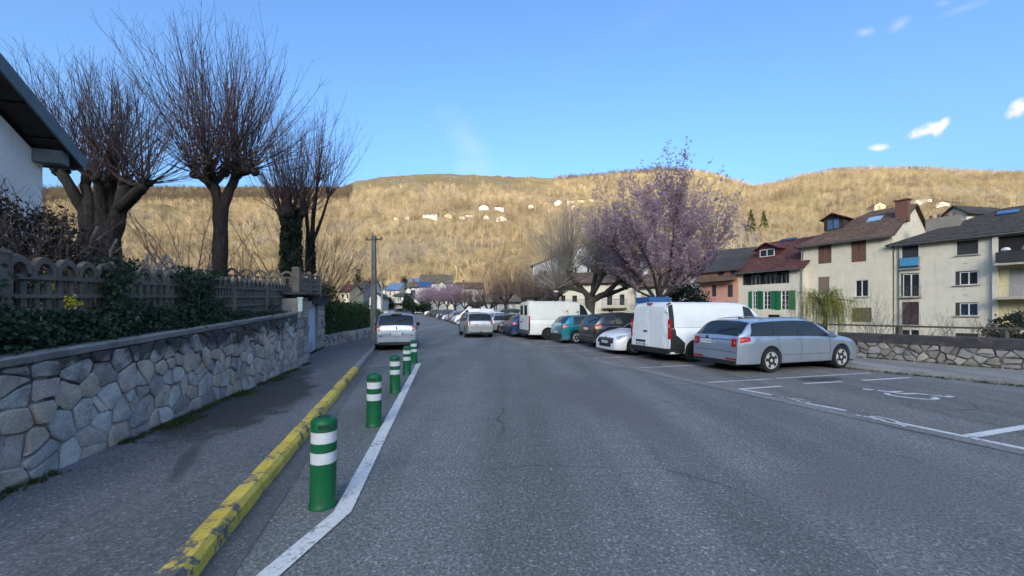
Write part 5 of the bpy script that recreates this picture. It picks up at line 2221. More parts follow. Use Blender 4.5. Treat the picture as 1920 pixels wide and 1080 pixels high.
class House:
    def __init__(s, name, label, A, B, depth, z0, ze, rh, wall_m, roof_m, style='eaves', hipL=0.0, hipR=0.0, over=.4, cat='house', group=None, holes=(), th=.14, verge=.3, roof=True):
        A, B = Vector((A[0], A[1], 0)), Vector((B[0], B[1], 0))
        s.A, s.d = A, (B - A).normalized()
        s.L = (B - A).length
        s.depth, s.z0, s.ze, s.rh = depth, z0, ze, rh
        s.root = empty(name, (A.x, A.y, 0), math.atan2(s.d.y, s.d.x), label, cat, group)
        s.holes = [s.px(*h[:4]) if not isinstance(h[0], str) else h for h in holes]
        s.wall_m = wall_m
        L = s.L
        # front wall with real openings
        xs = sorted(set([0.0, L] + [q for h in s.holes for q in (h[0], h[2])]))
        zs = sorted(set([z0, ze] + [q for h in s.holes for q in (h[1], h[3])]))
        xs = [x for x in xs if 0 <= x <= L]
        zs = [z for z in zs if z0 <= z <= ze]
        b = MB()
        for x0, x1 in zip(xs, xs[1:]):
            for za, zb in zip(zs, zs[1:]):
                mx, mz = (x0 + x1) / 2, (za + zb) / 2
                if any(h[0] < mx < h[2] and h[1] < mz < h[3] for h in s.holes):
                    continue
                b.add([(x0, 0, za), (x1, 0, za), (x1, 0, zb), (x0, 0, zb)], [(0, 1, 2, 3)])
        rv = .16
        for (x0, za, x1, zb) in s.holes:
            b.add([(x0, 0, za), (x1, 0, za), (x1, 0, zb), (x0, 0, zb), (x0, rv, za), (x1, rv, za), (x1, rv, zb), (x0, rv, zb)],
                  [(0, 4, 5, 1), (1, 5, 6, 2), (2, 6, 7, 3), (3, 7, 4, 0)])
        D = depth
        if style == 'eaves':
            e1 = z0 if hipL else None
            b.add([(0, 0, z0), (0, D, z0), (0, D, ze), (0, D / 2, ze + (rh if not hipL else 0)), (0, 0, ze)], [(0, 4, 3, 2, 1)])
            b.add([(L, 0, z0), (L, D, z0), (L, D, ze), (L, D / 2, ze + (rh if not hipR else 0)), (L, 0, ze)], [(0, 1, 2, 3, 4)])
            b.add([(0, D, z0), (L, D, z0), (L, D, ze), (0, D, ze)], [(0, 3, 2, 1)])
        else:
            b.add([(0, 0, ze), (L, 0, ze), (L / 2, 0, ze + rh)], [(0, 1, 2)])
            b.add([(0, D, z0), (L, D, z0), (L, D, ze), (L / 2, D, ze + rh), (0, D, ze)], [(0, 4, 3, 2, 1)])
            b.add([(0, 0, z0), (0, D, z0), (0, D, ze), (0, 0, ze)], [(0, 3, 2, 1)])
            b.add([(L, 0, z0), (L, D, z0), (L, D, ze), (L, 0, ze)], [(0, 1, 2, 3)])
        b.build('wall', wall_m, s.root)
        if not roof:
            return
        if style == 'eaves':
            k = rh / (D / 2)
            up = th * .75
            eL, eR = (0 if hipL else verge), (0 if hipR else verge)
            oL, oR = (over if hipL else 0), (over if hipR else 0)
            zlo = ze - over * k + up
            rl, rr = (hipL, L - hipR)
            f0 = (-eL - oL, -over, zlo)
            f1 = (L + eR + oR, -over, zlo)
            r0 = (rl - eL, D / 2, ze + rh + up)
            r1 = (rr + eR, D / 2, ze + rh + up)
            b0 = (L + eR + oR, D + over, zlo)
            b1 = (-eL - oL, D + over, zlo)
            roof_slab('roof', [f0, f1, r1, r0], th, roof_m, s.root)
            roof_slab('roof', [b0, b1, r0, r1], th, roof_m, s.root)
            if hipL:
                roof_slab('roof', [b1, f0, r0], th, roof_m, s.root)
            if hipR:
                roof_slab('roof', [f1, b0, r1], th, roof_m, s.root)
        else:
            k = rh / (L / 2)
            up = th * .75
            zlo = ze - over * k + up
            roof_slab('roof', [(-over, D + verge, zlo), (-over, -verge, zlo), (L / 2, -verge, ze + rh + up), (L / 2, D + verge, ze + rh + up)], th, roof_m, s.root)
            roof_slab('roof', [(L + over, -verge, zlo), (L + over, D + verge, zlo), (L / 2, D + verge, ze + rh + up), (L / 2, -verge, ze + rh + up)], th, roof_m, s.root)

    def a_of(s, u):
        k = (u - CX) / F
        a = (k * s.A.y - s.A.x) / (s.d.x - k * s.d.y)
        return a, s.A.y + s.d.y * a

    def px(s, u0, v0, u1, v1):
        a0, Y0 = s.a_of(u0)
        a1, Y1 = s.a_of(u1)
        Y = (Y0 + Y1) / 2
        return (a0, EYE + (HZ - v1) / F * Y, a1, EYE + (HZ - v0) / F * Y)

    def roof_pt(s, u, v):
        """point on the front roof slope seen at a pixel (local coordinates)"""
        k = s.rh / (s.depth / 2)
        ang = math.atan2(s.d.y, s.d.x)
        m = Matrix.Rotation(-ang, 3, 'Z')
        ro_ = m @ (Vector((0, 0, EYE)) - s.A)
        rd = m @ Vector(((u - CX) / F, 1, (HZ - v) / F))
        # plane z = ze + k*y
        t = (s.ze + k * ro_.y - ro_.z) / (rd.z - k * rd.y)
        return ro_ + rd * t, k

    def window(s, h, leaves=2, frame=WFRAME, pane=PANE, y=.10, fw=.055, sill=True, left_dark=0.0, rails=1):
        x0, z0, x1, z1 = h
        b = MB()
        if left_dark:
            b.m = 1
            b.box((x0 + left_dark / 2, y, (z0 + z1) / 2), (left_dark, .04, z1 - z0))
            b.box(((x0 + x1) / 2, y - .006, z1 - .04), (x1 - x0, .05, .08))
            b.m = 0
            x0 += left_dark
            z1 -= .08
        for x in (x0 + fw / 2, x1 - fw / 2):
            b.box((x, y, (z0 + z1) / 2), (fw, .06, z1 - z0))
        for z in (z0 + fw / 2, z1 - fw / 2):
            b.box(((x0 + x1) / 2, y, z), (x1 - x0 - 2 * fw, .06, fw))
        for i in range(1, leaves):
            b.box((lerp(x0, x1, i / leaves), y, (z0 + z1) / 2), (fw * 1.5, .065, z1 - z0 - 2 * fw))
        for r in range(1, rails):
            b.box(((x0 + x1) / 2, y + .005, lerp(z0, z1, r / rails)), (x1 - x0 - 2 * fw, .045, fw * .6))
        w = b.build('window', [frame, DFRAME], s.root)
        for i in range(leaves):
            b = MB()
            xa, xb = lerp(x0, x1, i / leaves), lerp(x0, x1, (i + 1) / leaves)
            b.add([(xa, y + .02, z0), (xb, y + .02, z0), (xb, y + .02, z1), (xa, y + .02, z1)], [(0, 1, 2, 3)])
            b.build('pane', pane, w)
        if sill:
            b = MB()
            b.box(((h[0] + h[2]) / 2, -.03, h[1] - .05), (h[2] - h[0] + .24, .22, .08))
            b.build('sill', SILL, w)
        return w

    def shutters(s, h, m, y=.05, n=2, battens=True):
        x0, z0, x1, z1 = h
        for i in range(n):
            xa, xb = lerp(x0, x1, i / n) + .008, lerp(x0, x1, (i + 1) / n) - .008
            b = MB()
            k = 4
            for j in range(k):
                pa, pb = lerp(xa, xb, j / k), lerp(xa, xb, (j + 1) / k) - .008
                b.box(((pa + pb) / 2, y, (z0 + z1) / 2), (pb - pa, .035, z1 - z0 - .01))
            if battens:
                for f in (.18, .82):
                    b.box(((xa + xb) / 2, y - .026, lerp(z0, z1, f)), (xb - xa - .02, .02, .09))
            b.build('shutter', m, s.root)

    def roller(s, h, m=ROLLER, y=.09, box=True):
        x0, z0, x1, z1 = h
        b = MB()
        n = max(4, int((z1 - z0) / .11))
        for i in range(n):
            za, zb = lerp(z0, z1, i / n), lerp(z0, z1, (i + 1) / n)
            b.add([(x0, y, za), (x1, y, za), (x1, y + .02, zb), (x0, y + .02, zb)], [(0, 1, 2, 3)])
        b.build('roller_shutter', m, s.root)
        if box:
            b = MB()
            b.box(((x0 + x1) / 2, -.015, z1 + .05), (x1 - x0 + .12, .05, .09))
            b.box((x0 - .04, -.015, (z0 + z1) / 2), (.07, .05, z1 - z0))
            b.build('window_surround', WFRAME, s.root)

    def balcony(s, h, zrail, m=IRON, cloth=None, bulge=.22):
        """bulged wrought-iron window guard"""
        x0, z0, x1, z1 = h
        b = MB()
        xa, xb = x0 - .12, x1 + .12
        prof = [(-.12, z0 + .02), (-.12 - bulge, z0 + .22), (-.12 - bulge * .7, z0 + .45), (-.14, zrail)]
        n = max(6, int((xb - xa) / .13))
        for i in range(n + 1):
            x = lerp(xa, xb, i / n)
            b.tube([(x, y, z) for y, z in prof], .011, 4)
        for (y, z) in (prof[0], prof[-1]):
            b.bar((xa, y, z), (xb, y, z), .03, .025)
            for x in (xa, xb):
                b.bar((x, y, z), (x, 0, z), .025, .025)
        for x in (xa, xb):
            b.tube([(x + (.0), y, z) for y, z in prof], .014, 4)
        g = b.build('balcony_guard', m, s.root)
        b = MB()
        b.box(((xa + xb) / 2, -.12, z0 - .06), (xb - xa + .1, .34, .09))
        b.build('balcony_slab', SILL, s.root)
        if cloth:
            b = MB()
            nn = 16
            for i in range(nn):
                a0, a1 = lerp(xa + .05, xb - .05, i / nn), lerp(xa + .05, xb - .05, (i + 1) / nn)
                wv = .015 * (1 if i % 2 else -1)
                b.add([(a0, prof[k][0] - .03 + wv, prof[k][1]) for k in range(4)] + [(a1, prof[k][0] - .03 - wv, prof[k][1]) for k in range(4)],
                      [(k, 4 + k, 5 + k, k + 1) for k in range(3)])
            b.build('guard_cloth', cloth, g)

    def gutter(s, over=.4, pipeL=None, pipeR=None, k=0.5):
        z = s.ze - over * k - .02
        b = MB()
        b.tube([(-.2, -over - .06, z), (s.L + .2, -over - .06, z)], .07, 8, True)
        b.build('gutter', GUT, s.root)
        for x in (pipeL, pipeR):
            if x is not None:
                b = MB()
                b.tube([(x, -over - .06, z), (x, -over * .5, z - .25), (x, -.09, z - .4), (x, -.09, s.z0)], .05, 8)
                b.build('downpipe', GUT, s.root)


def upx(u, Y):
    return ((u - CX) / F * Y, Y)


# --- cream block with the blue balcony cloth (right edge)
dR = Vector((.5, -.866, 0))
C1 = Vector((37.06, 36.75, 0))
E1 = C1 + Vector((.539, -.842, 0)) * 21
holes = [(1691, 461, 1722, 503), (1689, 512, 1724, 556), (1691, 566, 1723, 609), (1690, 618, 1724, 645),
         (1794, 451, 1834, 477), (1791, 508, 1834, 534), (1791, 567, 1834, 592), (1791, 625, 1834, 644)]
hb = House('apartment_house', 'cream apartment block with dark roof and balconies at the right edge', C1, E1, 11.0, -3.6, 8.25, 2.75, MATS['plaster_cream'], MATS['roof_dark'], hipL=6.0, over=.5,
           holes=holes, cat='building')
H = hb.holes
hb.roller(H[0])
hb.window(H[1], 2, sill=False, left_dark=.14, rails=1)
hb.shutters(H[2], SHUT_M, .06, 2)
hb.window(H[3], 2, sill=False)
hb.roller(H[4])
hb.window(H[5], 2, left_dark=.26)
hb.window(H[6], 2, left_dark=.26, pane=PANEB)
hb.roller(H[7], box=False)
hb.balcony(H[0], H[0][1] + 1.0, cloth=mat('awning_blue', (.045, .20, .34), .7, var=.15, scale=4))
hb.balcony(H[1], H[1][1] + .95)
hb.balcony(H[2], H[2][1] + .95)
b = MB()
b.box(((H[4][0] + H[4][2]) / 2, -.04, H[4][1] - .05), (H[4][2] - H[4][0] + .24, .22, .08))
b.build('sill', SILL, hb.root)
for v in (492, 551, 612):
    x, z = hb.px(1806, v, 1812, v + 2)[0:2]
    b = MB()
    b.box((x + .12, -.012, z), (.26, .03, .10))
    b.build('air_vent', SILL, hb.root)
hb.gutter(.5, pipeL=.35)
# loggia tower standing proud on the right
aL, YL = hb.a_of(1869)
lg = []
tm_ = MATS['plaster_cream']
b = MB()
zs_ = [hb.px(1880, v, 1890, v)[1] for v in (442, 497, 560, 622)]
for i, z in enumerate(zs_[1:]):
    b2 = MB()
    b2.box((aL + 2.6, -.55, z), (5.2, 1.5, .16))
    b2.build('balcony_slab', SILL, hb.root)
b.box((aL - .06, -.02, (8.2 - 3.6) / 2), (.30, .55, 11.7))
b.box((aL + 5.2, -.5, (8.2 - 3.6) / 2), (.30, 1.5, 11.7))
b.build('loggia_pier', tm_, hb.root)
for i, (za, zb) in enumerate(((zs_[1], zs_[0]), (zs_[2], zs_[1]), (zs_[3], zs_[2]))):
    b = MB()
    b.box((aL + 2.5, -.02, (za + zb) / 2 + .05), (4.9, .05, zb - za - .25))
    b.build('loggia_back', ARCHB if i == 0 else MATS['plaster_yellow'], hb.root)
    b = MB()
    if i == 0:
        b.box((aL + 2.6, -1.25, za + .55), (5.1, .08, .85))
        b.build('balcony_screen', ROLLER, hb.root)
        b = MB()
        b.lathe([(.05, 0), (.26, .12), (.20, .3), (.05, .36)], 10, Matrix.Translation((aL + .55, -1.1, za + .98)))
        b.build('laundry', WFRAME, hb.root)
        b = MB()
        b.lathe([(.05, 0), (.42, .10), (.30, .42), (.08, .55)], 9, Matrix.Translation((aL + 1.7, -1.0, za + .98)))
        b.build('laundry', mat('laundry_grey', (.4, .38, .4), .9, var=.3, scale=9), hb.root)
    elif i == 1:
        for k in range(26):
            x = aL + .2 + k * .19
            b.tube([(x, -1.25, za + .1), (x + .05, -1.30, za + .4), (x - .03, -1.25, za + .7), (x, -1.25, za + 1.0)], .012, 4)
        b.bar((aL + .1, -1.25, za + 1.0), (aL + 5.1, -1.25, za + 1.0), .03, .03)
        b.bar((aL + .1, -1.25, za + .12), (aL + 5.1, -1.25, za + .12), .03, .03)
        b.build('balcony_guard', SILL, hb.root)
        b = MB()
        b.box((aL + 3.6, -.06, (za + zb) / 2 - .1), (1.2, .05, 2.1))
        b.build('balcony_door', SHUT_M, hb.root)
        b = MB()
        b.box((aL + 1.0, -.06, (za + zb) / 2 - .1), (.7, .05, 2.2))
        b.build('curtain', mat('curtain_grey', (.30, .29, .28), .9), hb.root)
# roof furniture
p, k = hb.roof_pt(1768, 428)
b = MB()
b.box((p.x, p.y + .3, p.z + .2), (2.2, .9, 1.7))
c0 = b.build('chimney', plaster('plaster_chimney', (.26, .235, .20)), hb.root)
for i in range(4):
    b = MB()
    b.lathe([(.14, 0), (.12, .35)], 10, Matrix.Translation((p.x - .8 + i * .5, p.y + .3, p.z + 1.05)))
    b.build('chimney_pot', BRICKM, c0)
p, k = hb.roof_pt(1890, 402)
q = MB()
aa = math.atan(k)
q.box((0, 0, 0), (1.2, .7, .10), M=Matrix.Rotation(aa, 3, 'X'))
q.build('skylight', mat('skylight_blue', (.07, .15, .30), .15, 0, var=.1), hb.root, loc=(p.x, p.y, p.z + .22))

# --- cream house with brown shutters and dormer
C2 = Vector((36.95, 36.8, 0))
L2 = C2 - dR * 7.63
holes = [(1534, 459, 1559, 494), (1596, 451, 1624, 491), (1534, 519, 1555, 553), (1604, 525, 1628, 556), (1597, 577, 1634, 604)]
h2 = House('shuttered_house', 'cream house with brown shutters, brown tiled roof and dormer', L2, C2, 12.5, -3.6, 9.25, 3.65, MATS['plaster_cream2'], MATS['roof_brown'], hipL=4.2, over=.55, holes=holes)
h2.shutters(h2.holes[0], SHUT_B)
h2.shutters(h2.holes[1], SHUT_B)
h2.shutters(h2.holes[2], SHUT_B2)
h2.window(h2.holes[3], 2, rails=1)
h2.roller(h2.holes[4], m=mat('mossy_shutter', (.12, .10, .04), .8, var=.35), box=False)
h2.gutter(.55, pipeL=.2, k=.58)
p, k = h2.roof_pt(1691, 408)
b = MB()
b.box((p.x, p.y + .2, p.z + .65), (.95, .75, 2.2))
b.box((p.x, p.y + .2, p.z + 1.78), (1.15, .95, .12))
c0 = b.build('chimney', BRICKM, h2.root)
p, k = h2.roof_pt(1640, 414)
q = MB()
q.box((0, 0, 0), (1.15, 1.2, .10), M=Matrix.Rotation(math.atan(k), 3, 'X'))
q.build('skylight', mat('skylight_pale', (.30, .42, .55), .12, 0, var=.3, scale=2), h2.root, loc=(p.x, p.y, p.z + .2))


def dormer(h, u, v, w, hh, dep, rm, fm, wm_, cheek, pane, leaves=2):
    """dormer whose window centre is seen at u, v"""
    p, k = h.roof_pt(u, v + 8)
    y0 = p.y - .1
    zb = p.z
    root = h.root
    b = MB()
    zt = zb + hh
    yb = y0 + (hh + .5) / k
    b.box((p.x, y0 + .10, zb + hh / 2), (w, .14, hh))
    b.add([(p.x - w / 2, y0, zb), (p.x - w / 2, yb, zt), (p.x - w / 2, y0, zt), (p.x + w / 2, y0, zb), (p.x + w / 2, yb, zt), (p.x + w / 2, y0, zt)], [(0, 2, 1), (3, 4, 5)])
    b.add([(p.x - w / 2, y0 + .02, zt), (p.x + w / 2, y0 + .02, zt), (p.x, y0 + .02, zt + w * .28)], [(0, 1, 2)])
    dm_ = b.build('dormer', cheek, root)
    o = .32
    rk = .28 * 2
    for e in (-1, 1):
        x1 = p.x + e * (w / 2 + o)
        z1 = zt - o * rk
        quad = [(x1, y0 - .4, z1 + .1), (x1, yb + 1.0, z1 + .1), (p.x, yb + 1.0, zt + w * .28 + .1), (p.x, y0 - .4, zt + w * .28 + .1)]
        if e < 0:
            quad = [quad[1], quad[0], quad[3], quad[2]]
        roof_slab('dormer_roof', quad, .12, rm, dm_)
    ww, wh = w * .66, hh * .80
    hh_ = h
    x0, x1, za, zb2 = p.x - ww / 2, p.x + ww / 2, zb + hh * .1, zb + hh * .1 + wh
    b = MB()
    y = y0 + .0
    for x in (x0, x1, (x0 + x1) / 2):
        b.box((x, y, (za + zb2) / 2), (.08, .06, wh))
    for z in (za, zb2):
        b.box(((x0 + x1) / 2, y, z), (ww, .06, .07))
    b.build('dormer_window', wm_, dm_)
    for i in range(leaves):
        b = MB()
        xa, xb = lerp(x0, x1, i / leaves), lerp(x0, x1, (i + 1) / leaves)
        b.add([(xa, y + .015, za), (xb, y + .015, za), (xb, y + .015, zb2), (xa, y + .015, zb2)], [(0, 1, 2, 3)])
        b.build('pane', pane, dm_)
    return dm_


SKYPANE = glass_mat('dormer_glass', (.08, .16, .32), .03)
dormer(h2, 1563, 424, 1.75, 1.4, 3.0, MATS['roof_brown'], TIMBER, TIMBER, TIMBER, SKYPANE)
b = MB()
p, k = h2.roof_pt(1553, 400)
b.bar((p.x, p.y, p.z), (p.x, p.y, p.z + 1.1), .04, .04)
b.bar((p.x - .5, p.y, p.z + .9), (p.x + .5, p.y, p.z + .9), .03, .03)
b.bar((p.x - .3, p.y, p.z + 1.05), (p.x + .3, p.y, p.z + 1.05), .03, .03)
b.build('roof_aerial', IRON, h2.root)

# --- house with red roof and green shutters
C3 = Vector((32.74, 42.5, 0))
L3 = C3 - dR * 7.17
holes = [(1394, 509, 1479, 533), (1411, 546, 1420, 579), (1432, 546, 1445, 580), (1465, 545, 1479, 581), (1440, 590, 1462, 606), (1398, 590, 1420, 606)]
h3 = House('red_roof_house', 'cream house with red roof, loggia and bright green shutters', L3, C3, 12.0, -3.0, 6.85, 4.0, MATS['plaster_cream'], MATS['roof_red'], over=.6, holes=holes)
for i in (1, 2, 3):
    x0, z0, x1, z1 = h3.holes[i]
    h3.window(h3.holes[i], 2, rails=4, sill=False)
    w = (x1 - x0) * .85
    for (xa, xb) in ((x0 - w - .02, x0 - .02), (x1 + .02, x1 + w + .02)):
        h3.shutters((xa, z0, xb, z1), SHUT_G, -.03, 1)
h3.roller(h3.holes[4], m=ARCHB, box=False)
h3.roller(h3.holes[5], m=ARCHB, box=False)
x0, z0, x1, z1 = h3.holes[0]
b = MB()
b.add([(x0, .9, z0), (x1, .9, z0), (x1, .9, z1), (x0, .9, z1)], [(0, 1, 2, 3)])
b.add([(x0, .0, z0), (x1, 0, z0), (x1, .9, z0), (x0, .9, z0)], [(0, 1, 2, 3)])
b.build('loggia_back', ARCHB, h3.root)
for i in range(5):
    b = MB()
    x = lerp(x0, x1, i / 4)
    b.box((x, .06, (z0 + z1) / 2), (.12, .12, z1 - z0))
    b.build('loggia_post', TIMBER, h3.root)
for i in range(3):
    xa = lerp(x0, x1, (i + .35) / 3)
    h3.window((xa, z0, xa + 1.0, z1 - .25), 2, y=.8, sill=False)
b = MB()
for i in range(34):
    x = lerp(x0, x1, i / 33)
    b.bar((x, -.02, z0 + .05), (x, -.02, z0 + .95), .02, .02, (1, 0, 0))
b.bar((x0, -.02, z0 + .95), (x1, -.02, z0 + .95), .05, .05)
b.bar((x0, -.02, z0 + .06), (x1, -.02, z0 + .06), .05, .05)
b.build('loggia_guard', IRON, h3.root)
h3.gutter(.6, pipeR=h3.L - .2, k=.66)
RED = mat('dormer_red', (.085, .020, .020), .7, var=.2)
dormer(h3, 1439, 474, 2.5, 1.05, 3.0, MATS['roof_red'], RED, WFRAME, RED, PANE)
p, k = h3.roof_pt(1478, 452)
q = MB()
q.box((0, 0, 0), (1.8, .6, .1), M=Matrix.Rotation(math.atan(k), 3, 'X'))
q.build('skylight', MATS['solar_blue'], h3.root, loc=(p.x, p.y, p.z + .2))

# --- pink house
C4 = Vector((28.95, 48.6, 0))
L4 = C4 - dR * 5.3
holes = [(1335, 534, 1343, 556), (1364, 534, 1374, 557), (1346, 507, 1357, 517), (1370, 506, 1380, 516), (1328, 568, 1356, 586), (1362, 568, 1380, 586)]
h4 = House('pink_house', 'pink house with dark shutters and low dark roof between blossom tree and red roof', L4, C4, 10, -3.0, 7.1, 2.2, MATS['plaster_pink'], MATS['roof_dark'], over=.5, holes=holes)
for i in range(4):
    h4.shutters(h4.holes[i], mat('shutter_slate', (.035, .035, .045), .6), .06, 1 if i < 2 else 2, False)
h4.roller(h4.holes[4], m=mat('garage_blue', (.03, .04, .08), .6), box=False)
h4.roller(h4.holes[5], m=mat('garage_blue', (.03, .04, .08), .6), box=False)
zc = h4.px(1340, 527, 1350, 527)[1]
roof_slab('canopy_roof', [(-.3, -1.1, zc - .1), (h4.L + .1, -1.1, zc - .1), (h4.L + .1, 0.0, zc + .75), (-.3, 0.0, zc + .75)], .14, MATS['roof_brown'], h4.root)
x, z = h4.px(1367, 562, 1378, 565)[:2]
b = MB()
b.box((x + .35, -.02, z), (.8, .03, .22))
b.build('wall_sign', SILL, h4.root)

# --- buildings behind the quay, glimpsed between the trees
bk = [
    ('quay_house', 'dark roofed grey house behind the pink house and blossom tree', upx(1318, 66), upx(1446, 60), 11, -2, 10.2, 2.6, 'plaster_grey', 'roof_dark', 'eaves', [(1340, 505, 1350, 518), (1405, 500, 1416, 512)]),
    ('grey_gable_building', 'large pale grey gabled building behind the grey pollarded tree', upx(999, 64), upx(1215, 60), 16, -1, 9.35, 3.3, 'plaster_grey', 'roof_slate', 'gable',
     [(1010, 506, 1026, 526), (1036, 520, 1046, 540), (1070, 500, 1082, 515), (1100, 496, 1112, 512), (1010, 534, 1026, 552), (1140, 500, 1152, 514), (1070, 522, 1082, 536)]),
    ('balcony_house', 'white house with iron balconies behind the pollarded tree trunk', upx(1041, 50), upx(1192, 46), 9, -.5, 5.3, 1.7, 'plaster_cream', 'roof_brown', 'eaves',
     [(1052, 554, 1060, 572), (1073, 554, 1082, 572), (1096, 556, 1104, 572), (1138, 552, 1148, 572), (1162, 552, 1171, 572), (1056, 580, 1066, 600), (1140, 580, 1150, 600)]),
    ('yellow_shutter_house', 'white house with yellow shutters right of the pollarded tree', upx(1193, 45), upx(1256, 42.5), 8, -.5, 4.6, 1.7, 'plaster_white', 'roof_brown', 'eaves',
     [(1202, 550, 1210, 564), (1215, 550, 1223, 564), (1203, 577, 1209, 591), (1215, 577, 1221, 591), (1232, 552, 1240, 566)]),
    ('pale_tall_house', 'tall pale house partly hidden by the pink blossom tree', upx(1256, 56), upx(1320, 54), 9, -1, 7.0, 2.0, 'plaster_white', 'roof_slate', 'eaves', [(1262, 536, 1271, 552), (1284, 536, 1293, 552), (1304, 548, 1311, 566)]),
    ('low_garage', 'low stone garage with dark roof left of the balcony house', upx(984, 47), upx(1040, 46), 7, -.3, 3.4, .7, 'stone_tan', 'roof_dark', 'eaves', [(990, 564, 1006, 578)]),
    ('white_cottage', 'low white cottage behind the thin trunk beside the roof box', upx(906, 56), upx(985, 54), 8, -.2, 3.1, 1.8, 'plaster_white', 'roof_tan', 'eaves', [(948, 571, 954, 582), (960, 571, 966, 582), (925, 572, 932, 583)]),
    ('orange_shed', 'small orange shed behind the distant parked cars', upx(884, 60), upx(898, 60), 4, 0, 2.6, .6, 'plaster_pink', 'roof_dark', 'eaves', []),
]
BK = {}
for (nm, lab, A, B_, dp, z0, ze, rh, wmn, rmn, sty, hl) in bk:
    hh = House(nm, lab, A, B_, dp, z0, ze, rh, MATS[wmn], MATS[rmn], sty, holes=hl, over=.45)
    BK[nm] = hh
    for i, h in enumerate(hh.holes):
        if nm == 'yellow_shutter_house':
            hh.shutters(h, SHUT_Y if i < 4 else SHUT_B, .05, 2)
        elif nm == 'balcony_house' and i < 5:
            hh.window(h, 2, sill=False, frame=DFRAME)
        else:
            hh.window(h, 2, fw=.07)
hh = BK['balcony_house']
for (ua, ub, v) in ((1048, 1112, 575), (1130, 1176, 575)):
    x0, z0, x1, z1 = hh.px(ua, v, ub, v + 2)
    b = MB()
    b.box(((x0 + x1) / 2, -.4, z0), (x1 - x0, .9, .12))
    b.build('balcony_slab', SILL, hh.root)
    b = MB()
    for i in range(22):
        x = lerp(x0, x1, i / 21)
        b.bar((x, -.8, z0), (x, -.8, z0 + 1.0), .025, .025, (1, 0, 0))
    b.bar((x0, -.8, z0 + 1.0), (x1, -.8, z0 + 1.0), .05, .05)
    b.build('balcony_guard', IRON, hh.root)
hh = BK['grey_gable_building']
for v in (527, 553):
    x0, z0, x1, z1 = hh.px(1003, v, 1030, v + 1)
    b = MB()
    b.box(((x0 + x1) / 2, -.5, z0 + .5), (x1 - x0, 1.1, 1.0))
    b.build('balcony_box', mat('balcony_slate', (.12, .12, .125), .8), hh.root)

# large dark roof with a white band behind the apartment block (far right)
bigb = House('long_roof_building', 'long dark roofed building with white band behind the apartment block', upx(1720, 52), upx(1990, 40), 14, -2, 12.0, 1.6, MATS['plaster_white'], MATS['roof_slate'], over=.7)
b = MB()
p = pt(1717, 398, 47)
tb = House('gabled_attic', 'small dark gabled attic roof behind the brick chimney', upx(1768, 44), upx(1812, 42), 6, 5, 12.7, .9, MATS['plaster_cream2'], MATS['roof_dark'], 'gable', over=.4)

# --- far village at the end of the street
vil = [
    # u0, u1, Y0, Y1, v_eave, v_ridge, wall, roof, style, label, windows
    (637, 655, 96, 100, 546, 534, 'plaster_yellow', 'roof_red', 'eaves', 'red roofed yellow house at the left end of the far village', [(640, 551, 645, 560), (649, 551, 653, 560)]),
    (655, 668, 104, 104, 541, 533, 'plaster_yellow', 'roof_red', 'gable', 'narrow yellow gabled house next to the red roofed one', [(659, 546, 663, 553)]),
    (668, 682, 106, 106, 540, 527, 'stone_dark', 'roof_dark', 'eaves', 'dark stone house left of the concrete pole', [(672, 547, 677, 553)]),
    (680, 700, 112, 112, 540, 526, 'plaster_grey', 'roof_brown', 'eaves', 'grey house with two arched windows behind the concrete pole', [(683.5, 542, 687, 547), (690, 542, 693.5, 547), (684, 551, 688, 557), (690, 551, 694, 557)]),
    (693, 714, 92, 90, 556, 549, 'plaster_white', 'roof_slate', 'gable', 'small white gabled house right behind the concrete pole', [(704, 555, 708, 561), (696, 557, 699, 563)]),
    (705, 722, 128, 128, 542, 536, 'plaster_white', 'roof_tan', 'eaves', 'white house between the concrete pole and the blue solar roof', [(708, 546, 711, 550), (715, 546, 718, 550)]),
    (724, 748, 122, 118, 543, 531, 'plaster_cream', 'solar', 'eaves', 'cream house with a light blue solar roof', [(730, 547, 733, 554), (738, 547, 741, 554), (731, 558, 734, 564)]),
    (746, 764, 124, 124, 541, 532, 'plaster_cream2', 'roof_tan', 'eaves', 'cream house with tan roof above the balcony villa', [(750, 541.5, 752, 543.5), (755, 545, 760, 550)]),
    (738, 760, 104, 100, 555, 550, 'plaster_white', 'roof_slate', 'eaves', 'white villa with two balconies at the end of the street', [(746, 556, 752, 563), (746, 568, 753, 574), (746, 577, 753, 584)]),
    (763, 786, 122, 122, 538, 529, 'plaster_white', 'roof_tan', 'eaves', 'white house with big dark windows above the pink trees', [(768, 538.6, 771, 542), (770, 544, 779, 553)]),
    (786, 807, 118, 118, 537, 529, 'plaster_white', 'solar2', 'eaves', 'white house with a deep blue solar roof', [(790, 543, 793, 547), (799, 538, 803, 541)]),
    (767, 790, 150, 150, 529, 522, 'plaster_grey', 'solar', 'eaves', 'house with pale blue roof behind the solar roofed houses', []),
    (788, 848, 146, 142, 530, 515, 'plaster_grey', 'roof_tan', 'eaves', 'large brown roofed building high in the far village', [(800, 533, 804, 538), (820, 533, 824, 538)]),
    (806, 850, 112, 110, 546, 528, 'plaster_cream', 'roof_tan', 'gable', 'cream gabled house above the bare trees', [(824, 534, 830, 540), (833, 534, 838, 540), (815, 548, 820, 555), (836, 548, 841, 555)]),
    (852, 906, 130, 126, 540, 530, 'plaster_grey', 'roof_brown', 'eaves', 'long grey house hidden behind the bare trees', [(860, 545, 864, 550), (880, 545, 884, 550)]),
]
rng_v = random.Random(3)
tanhouse = mat('solar_light', (.13, .19, .29), .3, .1, var=.15, scale=.8)
